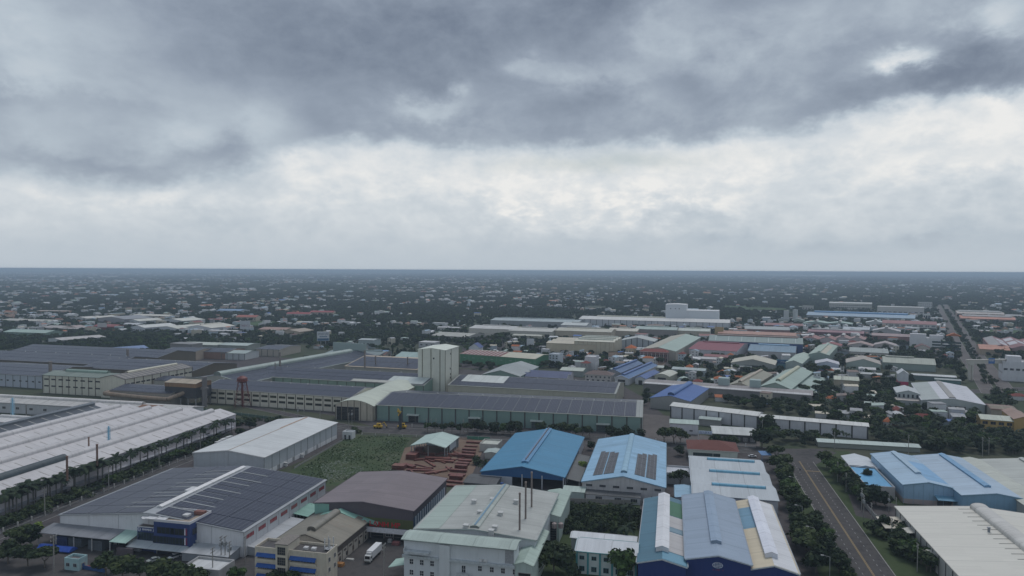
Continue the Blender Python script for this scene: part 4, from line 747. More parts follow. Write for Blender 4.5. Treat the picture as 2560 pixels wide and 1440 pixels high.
e4.wins('f', 6, 2., 2.4, 2.2, (.5, .5, .5), glass=(.2, .2, .21)); b = MB(); b.box(0, 8.6, -.2, 0, 0, 2.2); bp_ = part('banner_sign', b, plain((.55, .62, .74)), e4.r, (-9, -.5, 4.2)); marks(bp_, 7, .8, 12, plain((.08, .14, .33)), (4.3, -.25, 1.3)); marks(bp_, 7, .35, 20, plain((.08, .14, .33)), (4.3, -.25, .5))
b = MB(); b.box(-9, -8.7, -.5, -.2, 0, 6.4); b.box(-.7, -.4, -.5, -.2, 0, 4.2); part('sign_post', b, WHITEM, e4.r)
Shed('grey_awning_shop', 'low grey roofed link shed between the white shop and the long white shed', (1748, 1046), (1800, 1052), z=5, D=9, az=24, ridge='x', rise=.8, roof=(.32, .38, .36), wall=(.3, .3, .3), cat='shed')
e5 = Shed('blue_vent_shed', 'concrete shed with a vivid blue roof and a raised blue ridge vent', (1626, 994), (1712, 1012), (1760, 978), z=8.5, az=28, rise=3.2, roof=(.05, .12, .33), wall=(.30, .30, .29), cat='shed', wear=.15); e5.vent(5, 2, 3, 1, (.08, .16, .36), True)
e6 = Shed('long_grey_works', 'long low grey roofed works with a white edge strip and two pale box tanks on top', (1608, 958), (2030, 1003), z=8, D=26, az=24, ridge='x', rise=1.5, roof=(.26, .24, .24), wall=(.22, .21, .21), cat='factory', wear=.6, rust=.2, trim=(.5, .5, .5)); e6.slab('white_strip', 0, 0, 0, .35, 1, e6.L-1, roofm((.5, .5, .5), 'x', .3), .1, .1)
for px in (1802, 1886): x, y, _ = loc(e6, px, 975, 8); b = MB(); b.box(-4.5, 4.5, 0, 8, 7, 15.5); part('box_tank', b, wallm((.33, .41, .40), .3), e6.r, (x, 12, 0))
e7 = Shed('navy_roof_row', 'white row building with navy blue roofs and ornate white gable ends beside the solar hall', (1302, 940), (1414, 947), z=7, D=34, az=17, ridge='x', spans=2, rise=2.6, roof=(.055, .075, .16), wall=(.5, .5, .52), cat='building', wear=.4, trim=(.5, .5, .52)); e7.wins('f', 10, 4, 2, 1.4)
e8 = Shed('villa', 'two storey white villa with a brown grey hipped roof beside the blue gabled workshops', (1463, 937), (1528, 941), z=7.5, D=14, az=20, flat=True, roof=(.3, .3, .3), wall=(.5, .48, .46), cat='villa'); hip(e8, (.17, .13, .12), 3.2, 1.0, 8.4); e8.wins('f', 6, 6, 1.4, 1.5); e8.wins('f', 5, 2.6, 2.2, 1.8)
e9 = Shed('blue_gable_shop', 'workshop with a blue roof and an ornate white front with a dark doorway', (1537, 944), (1570, 947), (1625, 912), z=6.5, az=27, rise=2.6, roof=(.09, .17, .32), wall=(.55, .56, .58), cat='workshop', trim=(.6, .6, .6)); e9.door('f', e9.L/2, 7, 5, (.03, .03, .03)); e9.vent(3, 1.2, 4, 2, (.08, .14, .30), False)
e10 = Shed('blue_gable_shop', 'smaller blue roofed workshop with a white front, right of the larger one', (1588, 945), (1612, 948), (1637, 930), z=6, az=27, rise=2, roof=(.07, .12, .28), wall=(.55, .56, .58), cat='workshop'); e10.door('f', e10.L/2, 3.5, 4, (.03, .03, .03))
e11 = Shed('blue_gable_shop', 'long blue grey roofed shed left of the ornate workshops', (1516, 929), (1548, 933), (1588, 908), z=6.5, az=27, rise=3, roof=(.09, .15, .27), wall=(.3, .3, .32), cat='workshop'); e11.vent(3, 1.4, 2, 2, (.07, .13, .28), False)
e12 = Shed('arched_shed', 'cream arched shed with a big dark doorway left of the round dark trees', (1637, 939), (1672, 942), z=6.5, D=30, az=29, arc=True, rise=2.4, roof=(.50, .51, .44), wall=(.46, .45, .37), cat='shed'); e12.door('f', 7, 8, 5, (.02, .02, .02))
e13 = Shed('white_block', 'narrow white four storey block standing above the low roofs', (1462, 893), (1487, 895), (1494, 890), z=15, az=20, flat=True, roof=(.5, .5, .5), wall=(.60, .60, .62), cat='apartment block'); e13.wins('r', 3, 11, 1, 1.3); e13.wins('f', 1, 3, 1.4, 2)
e14 = Shed('white_block', 'pale blue white four storey house against the end of the green walled factory', (1372, 886), (1394, 888), z=14, D=14, az=28, flat=True, roof=(.5, .52, .54), wall=(.52, .57, .62), cat='house')
for zz in (3, 6.5, 10, 12.6): e14.wins('f', 3, zz, 2, 1.4, (.5, .55, .6))
gw = Shed('green_wall_factory', 'factory with a bright green painted wall and cream roof, partly dark red, right of the cream tower', (1150, 884), (1332, 899), z=11, D=44, az=28, ridge='x', rise=2.5, roof=(.50, .48, .38), wall=(.09, .25, .14), cat='factory', trim=(.42, .44, .36), wallwear=.4, wear=.4)
gw.slab('red_roof_part', 0, 0, .0, 1, 0, gw.L*.55, roofm((.20, .06, .055), 'x', .5), .1, .08); [gw.slab('white_roof_strip', 0, 0, .0, 1, gw.L*(.03+i*.052), gw.L*(.03+i*.052)+1.4, plain((.55, .55, .52)), .12, .16) for i in range(10)]; gw.wins('f', 8, 7, 3, .5, nx=2, glass=(.3, .4, .3)); gw.pil('f', 12, (.20, .34, .22), .4, .2)
e15 = Shed('cream_works', 'cream factory with a wide pale roof of low parallel strips and a plain wall', (1366, 857), (1478, 864), z=14, D=78, az=18, L=66, ridge='x', spans=3, rise=1.6, roof=(.50, .46, .37), wall=(.52, .46, .34), cat='factory', wear=.35)
e16 = Shed('cream_works', 'taller cream factory with a stepped pale roof and rusty ribs on its right wall', (1436, 852), (1527, 846), z=18, D=66, az=18, L=52, ridge='x', spans=3, rise=1.5, roof=(.56, .55, .46), wall=(.52, .48, .37), cat='factory', wear=.35, wallwear=.8); e16.vent(3, 1.4, 3, 3, (.4, .43, .38), True); e16.pil('f', 6, (.35, .28, .18), .4, .2)
e17 = Shed('grey_gable_hall', 'grey gabled hall with dark ribbed front behind the orange roofed house', (1551, 851), (1634, 855), z=12, D=40, az=19, rise=5, roof=(.40, .43, .42), wall=(.42, .45, .47), cat='hall', wear=.35); e17.pil('f', 8, (.06, .06, .06), 1.0, .3)
e18 = Shed('long_green_shed', 'long shed with beige and pale green roof slopes behind a brick red office front', (1602, 874), (1690, 878), (1733, 842), z=12, az=24, rise=4.2, roof=(.33, .42, .37), wall=(.42, .40, .35), cat='factory', wear=.35); e18.slab('beige_slope', 0, 0, 0, 1, 0, e18.D, roofm((.40, .38, .31), 'y', .4), .1, .08)
e19 = Shed('brick_office', 'brick red office front with tall white columns and a red tile roof', (1600, 880), (1669, 883), z=11, D=10, az=20, flat=True, roof=(.3, .2, .2), wall=(.19, .10, .10), cat='office'); hip(e19, (.24, .08, .07), 3.4, 1.0, 11.9); e19.wins('f', 14, 7.6, 1.6, 2.0, (.4, .36, .34), nx=1); e19.wins('f', 12, 3, 1.6, 3, (.55, .52, .5), nx=1); e19.pil('f', 5, (.5, .48, .46), .5, .4)
e20 = Shed('orange_hip_house', 'tall cream house with an orange hipped roof beside the brick red office', (1564, 872), (1584, 874), z=11, D=14, az=20, flat=True, roof=(.3, .3, .3), wall=(.55, .47, .33), cat='house'); hip(e20, (.42, .13, .05), 4, 1.2, 11.9); e20.wins('f', 3, 4, 1.6, 1.6); e20.wins('f', 3, 8, 1.6, 1.6)
e21 = Shed('maroon_roof_factory', 'factory with a deep red roof, white walls and an ornate white gable end', (1722, 872), (1832, 884), (1862, 862), z=9, az=28, ridge='x', rise=4.4, spans=1, roof=(.21, .045, .065), wall=(.54, .54, .57), cat='factory', wear=.25, trim=(.5, .5, .53)); e21.vent(3, 1.4, 6, 6, (.18, .045, .06), False); e21.pil('f', 14, (.35, .3, .33), .4, .2)
Shed('maroon_roof_annex', 'long low red roofed building in front of the deep red roofed factory', (1759, 890), (1818, 894), z=6, D=16, az=26, ridge='x', rise=2, roof=(.20, .055, .06), wall=(.4, .38, .38), cat='building')
e22 = Shed('blue_wall_hall', 'very long hall with a grey green roof over a deep blue wall', (1772, 851), (2008, 862), z=13, D=36, az=21, ridge='x', rise=6.5, roof=(.17, .24, .235), wall=(.04, .085, .23), cat='factory hall', wear=.25, trim=(.25, .22, .2)); e22.pil('f', 14, (.12, .17, .30), .5, .2); e22.strips(0, 0, 7, .1, .9, 1.0, (.34, .42, .42)); e22.vent(3, 1.2, 10, 6, (.30, .22, .19), False)
Shed('orange_roof_hall', 'hall with a faded orange brown roof behind the long blue walled hall', (1795, 833), (1990, 839), z=13, D=40, az=21, ridge='x', rise=3, roof=(.38, .21, .16), wall=(.35, .3, .28), cat='factory hall'); Shed('yellow_water_box', 'square yellowish tank house above the orange brown roof', (1787, 820), (1808, 821), z=20, D=12, az=21, flat=True, roof=(.3, .2, .1), wall=(.42, .31, .15), cat='tank house')
e23 = Shed('light_blue_hall', 'hall with layered pale blue roofs and a white gable end', (1870, 876), (1987, 884), (2005, 868), z=9, az=24, ridge='x', rise=4, roof=(.16, .25, .33), wall=(.45, .45, .46), cat='factory hall', trim=(.4, .46, .5)); e23.vent(3, 1.6, 10, 8, (.20, .36, .52), False)
e24 = Shed('cream_gable_hall', 'hall with a wide cream gable roof and a dark open front', (1828, 906), (1936, 914), z=8.5, D=40, az=24, rise=5, roof=(.46, .44, .36), wall=(.30, .31, .29), cat='hall', wear=.35); e24.door('f', e24.L*.55, 22, 6.6, (.04, .045, .045)); e24.annex('f', 0, 22, 6, 6, 1, (.34, .36, .34))  # dark panel painted as the shade within the open front
e25 = Shed('pale_green_hall', 'pale green gabled hall between the cream gable hall and the tall green shed', (1964, 906), (2004, 909), (2031, 888), z=9, az=30, rise=3, roof=(.38, .46, .40), wall=(.34, .40, .38), cat='hall'); e26 = Shed('tall_green_shed', 'tall pale green shed with a cream patched roof and ribbed right wall', (2022, 885), (2068, 892), (2098, 868), z=12, az=30, rise=3, roof=(.34, .42, .36), wall=(.26, .33, .30), cat='shed', wear=.4); e26.slab('cream_patch', 0, 1, .3, .9, 4, e26.D*.8, roofm((.48, .45, .36), 'y', .3), .1, .1); e26.vent(3, 1.2, 3, 3, None, False)
e27 = Shed('blue_front_house', 'white house with a bright blue band and a small blue ridge box', (2039, 908), (2098, 914), z=8, D=26, az=24, rise=3, roof=(.50, .50, .54), wall=(.45, .50, .60), cat='building', base=(5, (.10, .20, .45))); e27.wins('f', 5, 3, 2, 2)
e28 = Shed('teal_sign_shop', 'shop with a teal front and a dark blue sign board', (1942, 903), (1986, 906), z=8, D=10, az=22, flat=True, roof=(.2, .3, .34), wall=(.12, .27, .33), cat='shop'); b = MB(); b.box(0, e28.L, -.4, -.05, 5.6, 9.6); s_ = part('sign_board', b, plain((.03, .10, .22)), e28.r); marks(s_, e28.L*.7, 1.6, 10, plain((.5, .55, .6)), (e28.L/2, -.45, 7.6))
e29 = Shed('beige_gable_shed', 'shed with an olive and beige roof and a cream gable wall, left of the big pale green shed', (1819, 963), (1880, 967), (1925, 934), z=7.5, az=32, rise=3.6, roof=(.29, .28, .22), wall=(.50, .44, .35), cat='shed', wear=.45, rust=.15); e29.vent(3, 1.3, 2, 2, (.42, .36, .29), True)
e30 = Shed('big_green_shed', 'big pale green gabled shed with a yellowish ridge vent', (1900, 966), (1978, 972), (2042, 930), z=9, az=32, rise=4.6, roof=(.33, .42, .37), wall=(.30, .38, .33), cat='shed', wear=.35, trim=(.22, .28, .24)); e30.vent(4, 1.6, 12, 6, (.45, .46, .34), True); e30.annex('r', 4, e30.D-6, 14, 7, 2.4, (.33, .42, .38), (.10, .22, .34))
e31 = Shed('stripe_roof_hall', 'cream hall with four grey green roof strips among the trees', (2124, 878), (2222, 886), z=7, D=42, az=27, ridge='x', spans=3, rise=2, roof=(.27, .31, .30), wall=(.47, .46, .42), cat='hall'); e31.wins('f', 10, 3, 3, 1.2)
e32 = Shed('weathered_hall', 'weathered gabled hall with a pinkish beige roof and pale green front', (2116, 906), (2205, 920), z=8, D=36, az=26, rise=5, roof=(.38, .34, .30), wall=(.30, .36, .33), cat='hall', rust=.1, wear=.45); e33 = Shed('weathered_hall', 'long weathered green grey roof beside the pinkish beige hall', (2208, 905), (2345, 918), z=8, D=30, az=26, ridge='x', rise=5, roof=(.31, .34, .29), wall=(.27, .33, .31), cat='hall', wear=.6); e33.vent(2.5, 1.2, 3, 20, (.30, .32, .28), False)
e34 = Shed('white_gable_hall', 'grey white gabled hall with small vertical vents beside the larger white roofed hall', (2243, 981), (2300, 986), z=9, D=28, az=24, rise=2.4, roof=(.46, .49, .50), wall=(.38, .42, .42), cat='hall', wear=.25); e34.wins('f', 5, 6.5, 1.2, 2.6, (.1, .1, .1), nx=1); e34.annex('f', -2, e34.L+2, 7, 5, 1, (.42, .38, .35), (.4, .42, .43))
e35 = Shed('white_roof_hall', 'hall with a bright white roof split by a dark ridge strip', (2305, 1000), (2454, 1004), (2435, 962), z=7.5, az=26, L=None, rise=3.2, roof=(.55, .56, .60), wall=(.36, .40, .40), cat='hall', wear=.2, cl=False); e35.vent(4.5, .5, 2, 1, (.30, .29, .28), True); e35.door('f', e35.L*.62, 7, 4.5, (.03, .03, .03)); e35.slab('grey_roof_part', 0, 0, 0, .6, 0, e35.D, roofm((.36, .40, .39), 'y', .3), .08, .06); e35.strips(0, 1, 8, .3, .55, .4, (.4, .4, .45))
e36 = Shed('tall_white_house', 'narrow tall white house with a pink ground floor front', (2246, 934), (2272, 936), z=11, D=16, az=24, rise=3.4, roof=(.50, .52, .54), wall=(.55, .57, .60), cat='house', base=(3.4, (.55, .06, .14)))
e37 = Shed('low_white_shops', 'row of low white roofed shops by the gate arch', (2281, 937), (2400, 951), z=5, D=12, az=25, ridge='x', rise=1, roof=(.5, .52, .52), wall=(.12, .17, .17), cat='shops'); e37b = Shed('teal_fence_shop', 'low teal walled shop in front of the white shops', (2338, 948), (2405, 954), z=4, D=8, az=25, ridge='x', rise=.8, roof=(.3, .34, .34), wall=(.10, .20, .20), cat='shop')
e38 = Shed('cream_red_house', 'cream house with a brown red gable roof near the wide avenue', (2288, 868), (2326, 872), z=9, D=18, az=28, rise=4, roof=(.15, .055, .05), wall=(.50, .47, .42), cat='house'); e38.door('f', 5, 6, 4, (.04, .04, .04)); e38.wins('f', 3, 6.4, 1.4, 1.2)
e39 = Shed('white_terrace_block', 'white three storey block with green framed glass and a small orange red roof house', (2275, 845), (2354, 851), z=16, D=26, az=29, flat=True, roof=(.5, .5, .5), wall=(.60, .61, .62), cat='office')
for zz in (4, 8, 12): e39.wins('f', 3, zz, 10, 2.2, (.08, .33, .24), 26, 62, 5)
b = MB(); b.box(0, 20, 3, 14, 16, 22); b.box(24, 40, 4, 14, 16, 21); part('penthouse', b, wallm((.6, .6, .62), .3), e39.r); b = MB(); b.prism([(0, 21), (9, 25), (18, 21)], 'y', 4, 16); part('orange_roof', b, tilem((.40, .14, .06)), e39.r, (44, 0, 0))
e40 = Shed('white_tower_house', 'white stepped four storey building at the right edge beside the gate arch', (2507, 905), (2575, 912), z=19, D=26, az=28, flat=True, roof=(.45, .45, .45), wall=(.58, .59, .62), cat='building'); e40.wins('f', 4, 12, 3, 2, nx=3); e40.wins('l', 4, 8, 2, 1.6); b = MB(); b.box(4, 16, 4, 16, 19, 25); part('penthouse', b, wallm((.6, .6, .62), .3), e40.r)
y1 = Shed('yellow_building', 'yellow walled building with a pale roof and four windows near the right edge', (2453, 1047), (2538, 1056), z=7, D=16, az=24, ridge='x', rise=2, roof=(.44, .47, .40), wall=(.42, .29, .10), cat='building', wallwear=.5); y1.wins('f', 4, 4.6, 3, 2, (.3, .2, .1))
y2 = Shed('yellow_building', 'orange yellow building with a brown roof cut by the right edge', (2536, 1047), (2600, 1062), z=9, D=34, az=24, rise=2, roof=(.30, .20, .16), wall=(.42, .28, .10), cat='building'); y2.wins('l', 4, 5, 2.4, 1.6)
y3 = Shed('striped_brown_roof', 'flat brown roof with cream raised strips behind the yellow building', (2478, 1022), (2545, 1028), z=7, D=22, az=24, ridge='x', rise=1, spans=1, roof=(.17, .09, .08), wall=(.4, .36, .3), cat='building'); y3.strips(0, 0, 1, 0, 1, .5, (.5, .45, .38)); [y3.slab('cream_strip', 0, 0, q, q+.10, 0, y3.L, plain((.45, .41, .33)), .2, .1) for q in (.1, .35, .6, .85)]
lg = Shed('long_pale_green_roof', 'long low pale green roof half hidden behind coconut palms', (2045, 1104), (2303, 1120), z=3.2, D=9, az=13, ridge='x', rise=1, roof=(.42, .50, .47), wall=(.3, .33, .3), cat='shed', wear=.3)
# upper right far works
F1 = Shed('white_long_works', 'very long white works with dark ribs below the tall white blocks', (1447, 797), (1823, 810), z=14, D=70, az=19, ridge='x', rise=4, roof=(.60, .60, .58), wall=(.58, .60, .62), cat='factory', wear=.2, trim=(.55, .55, .52)); F1.pil('f', 12, (.16, .18, .20), .9, .3); F1.vent(4, 2, 30, 120, (.55, .54, .44), True)
F2 = Shed('white_high_block', 'tallest plain white block with three dark vent holes near the skyline', (1664, 761), (1714, 763), z=44, D=40, az=19, rise=1, roof=(.62, .63, .64), wall=(.58, .61, .64), cat='high bay store', wear=.1, wallwear=.12, over=.2); [part('vent_opening', window_mesh(1.8, 1.8, (.3, .3, .3), 1), None, F2.r, (F2.L*q, -.1, 36)) for q in (.25, .48, .66)]
F3 = Shed('white_high_block', 'lower broad white block attached right of the tallest white block', (1714, 776), (1796, 779), z=33, D=44, az=19, rise=1, ridge='x', roof=(.62, .63, .64), wall=(.58, .61, .64), cat='high bay store', wear=.1, wallwear=.12, over=.2)
for i, (A, B, z, D, rc, wc, lab) in enumerate([
    ((1226, 800), (1440, 808), 12, 60, (.36, .42, .43), (.30, .32, .33), 'long grey green roofed works left of the white long works'),
    ((1172, 820), (1268, 827), 13, 60, (.52, .52, .50), (.56, .54, .48), 'white roofed cream works with grey roof strips'),
    ((1270, 826), (1372, 832), 12, 60, (.50, .50, .46), (.48, .47, .42), 'pale works behind the dark trees and small white hoarding'),
    ((1402, 812), (1462, 815), 14, 50, (.50, .53, .52), (.50, .51, .52), 'grey gabled works at the left end of the white long works'),
    ((1388, 826), (1520, 834), 13, 50, (.46, .45, .38), (.50, .44, .34), 'tan works with a blurred green roof edge'),
    ((1520, 826), (1590, 830), 12, 40, (.52, .50, .43), (.46, .40, .32), 'cream works with brown stained end wall'),
    ((1588, 822), (1688, 828), 14, 40, (.34, .42, .39), (.27, .25, .24), 'green roofed works with a dark brown wall'),
    ((1690, 826), (1772, 832), 12, 40, (.46, .50, .45), (.50, .47, .38), 'cream and pale green works beside the dark tree clump'),
    ((1862, 822), (1975, 826), 9, 60, (.32, .35, .35), (.34, .20, .19), 'pale teal roofs above a red lower edge, below the twin silos'),
    ((1912, 812), (2008, 815), 8, 30, (.24, .10, .10), (.3, .2, .2), 'low dark red roof below the twin silos')]):
    s_ = Shed('distant_works', lab, A, B, z=z, D=D, az=19, ridge='x', rise=3, roof=rc, wall=wc, cat='factory', wear=.35)
    if i < 8: s_.vent(3.5, 1.4, 14, 14, tuple(c*.85 for c in rc), True)
si = Shed('silo_base', 'low concrete building below two pale cylinder silos', (1948, 799), (1974, 800), z=9, D=20, az=20, flat=True, roof=(.4, .42, .42), wall=(.36, .40, .38), cat='building'); [part('silo', MB().cyl(x, 8, 9, 28, 5, 5, 14), plain((.5, .52, .52)), si.r) for x in (14,)]
si2 = Shed('silo_base', 'second silo building with a pale gabled roof to its right', (1981, 800), (2012, 802), z=9, D=20, az=20, rise=3, roof=(.42, .48, .44), wall=(.36, .42, .38), cat='building'); part('silo', MB().cyl(6, 14, 9, 30, 5, 5, 14), plain((.5, .52, .52)), si2.r)
fb_ = Shed('long_blue_hall', 'very long pale blue roofed hall near the avenue with a darker blue ridge vent', (2016, 787), (2288, 793), z=9, D=60, az=31, ridge='x', rise=6, roof=(.27, .37, .46), wall=(.32, .35, .36), cat='factory hall', wear=.2); fb_.vent(6, 3, 14, 14, (.10, .26, .47), False)
f2 = Shed('white_school_block', 'long white two storey block with many small windows near the skyline', (2073, 757), (2180, 759), z=18, D=24, az=28, ridge='x', rise=3, roof=(.50, .52, .50), wall=(.55, .54, .50), cat='building'); f2.wins('f', 22, 12, 3, 2.2, nx=1); f2.wins('f', 22, 6, 3, 2.2, nx=1)
f3 = Shed('white_block_factory', 'broad white factory block left of the avenue', (2193, 767), (2310, 769), z=20, D=60, az=30, flat=True, roof=(.50, .50, .48), wall=(.55, .54, .52), cat='factory'); f3.wins('f', 9, 8, 7, 1.6); f3b = Shed('white_wing', 'white wing with two rows of small windows behind the broad white factory block', (2295, 756), (2331, 757), z=22, D=20, az=30, flat=True, roof=(.5, .5, .5), wall=(.55, .55, .54), cat='building'); f3b.wins('f', 7, 18, 2.5, 2, nx=1); f3b.wins('f', 7, 12, 2.5, 2, nx=1)
f3c = Shed('white_column_office', 'small white office with vertical slots at the end of the long blue hall', (2308, 786), (2326, 787), z=14, D=14, az=30, flat=True, roof=(.5, .5, .5), wall=(.6, .6, .58), cat='office'); f3c.wins('f', 3, 7, 3, 9, nx=1)
f4 = Shed('maroon_terrace', 'white terrace with a maroon roof and dark ground floor beside the avenue', (2206, 807), (2341, 811), z=13, D=26, az=30, ridge='x', rise=5, roof=(.22, .07, .08), wall=(.56, .55, .53), cat='terrace', base=(6.5, (.10, .10, .11))); f4.wins('f', 9, 9.6, 6, 2.8, (.5, .5, .5), nx=3, glass=(.2, .2, .22)); f4.pil('f', 14, (.6, .6, .58), .8, .5)
f5 = Shed('cream_low_factory', 'cream low factory with a dark slit behind the row of windows at left end', (2006, 765), (2030, 767), z=14, D=20, az=28, flat=True, roof=(.4, .4, .4), wall=(.46, .45, .42), cat='building'); f5.wins('f', 4, 8, 3, 3)
rr = [((2010, 806), (2125, 814), 8, 40, (.32, .42, .38), (.3, .36, .34), 3, 'y', 2, 'pale green gabled roofs below the long blue hall', 1), ((2165, 806), (2212, 808), 9, 34, (.48, .52, .52), (.45, .47, .47), 4, 'y', 1, 'white gabled roof left of the maroon terrace', 1),
      ((2020, 828), (2160, 832), 9, 30, (.24, .12, .14), (.2, .1, .12), 3, 'x', 1, 'long maroon roof with pale peaks behind it', 1), ((2108, 822), (2172, 826), 9, 30, (.40, .44, .47), (.4, .42, .45), 3, 'x', 1, 'pale blue grey roof at the end of the maroon roof', 0),
      ((2005, 846), (2085, 852), 8, 40, (.30, .14, .13), (.5, .45, .45), 4, 'y', 2, 'double gabled red roof with white patches', 1), ((2087, 846), (2160, 852), 8, 40, (.32, .20, .19), (.5, .46, .46), 4, 'y', 2, 'double gabled pink roof with pale roof boxes', 1),
      ((2053, 862), (2100, 866), 6, 26, (.24, .05, .05), (.5, .47, .47), 3, 'y', 1, 'small dark red gabled roof above the trees', 0), ((2120, 862), (2180, 868), 6, 30, (.34, .24, .22), (.5, .47, .45), 4, 'y', 1, 'grey and red gabled roof left of the dark grove', 0), ((2185, 862), (2240, 868), 6, 30, (.38, .33, .32), (.5, .47, .45), 4, 'y', 1, 'pale and red gabled roof right of the grey and red one', 0),
      ((2180, 838), (2290, 846), 9, 26, (.28, .20, .20), (.26, .15, .14), 3, 'x', 1, 'long reddish brown works beside the white terrace block', 0), ((2182, 826), (2250, 830), 9, 36, (.46, .44, .45), (.4, .4, .4), 5, 'y', 1, 'pale arched gable roof behind the reddish brown works', 1),
      ((2393, 783), (2512, 787), 9, 70, (.40, .36, .33), (.42, .30, .26), 4, 'x', 2, 'long beige roofs right of the avenue, farthest of the group', 1), ((2402, 795), (2540, 800), 9, 60, (.45, .19, .13), (.40, .26, .22), 4, 'x', 2, 'long orange roofed works right of the avenue', 1),
      ((2450, 872), (2530, 880), 8, 50, (.42, .20, .14), (.42, .33, .24), 4, 'x', 1, 'faded orange roof right of the avenue trees', 0)]
for (A, B, z, D, rc, wc, ri, rdg, sp, lab, vt) in rr:
    s_ = Shed('distant_works', lab, A, B, z=z, D=D, az=30, ridge=rdg, rise=ri, spans=sp, roof=rc, wall=wc, cat='works', wear=.45, over=.8)
    if vt: s_.vent(5, 2.0, 4, 4, (.46, .46, .45), True)
sr_ = Shed('striped_roof_works', 'wide works with bright ribbed roof panels in white and maroon stripes, right edge', (2478, 868), (2630, 872), z=9, D=150, az=31, rise=4, spans=3, roof=(.20, .075, .08), wall=(.3, .2, .2), cat='factory', wear=.4)
sr_.slab('grey_slope', 0, 0, .02, .98, 2, 148, roofm((.28, .27, .27), 'y', .4), .1, .1); [sr_.slab('white_sheets', k, sd, .1, .92, a, a+40, roofm((.50, .49, .52), 'y', .3), .1, .1) for k, sd, a in ((0, 1, 20), (0, 1, 70), (1, 0, 40), (1, 0, 95), (1, 1, 60), (2, 0, 30), (2, 0, 80), (2, 1, 60))]
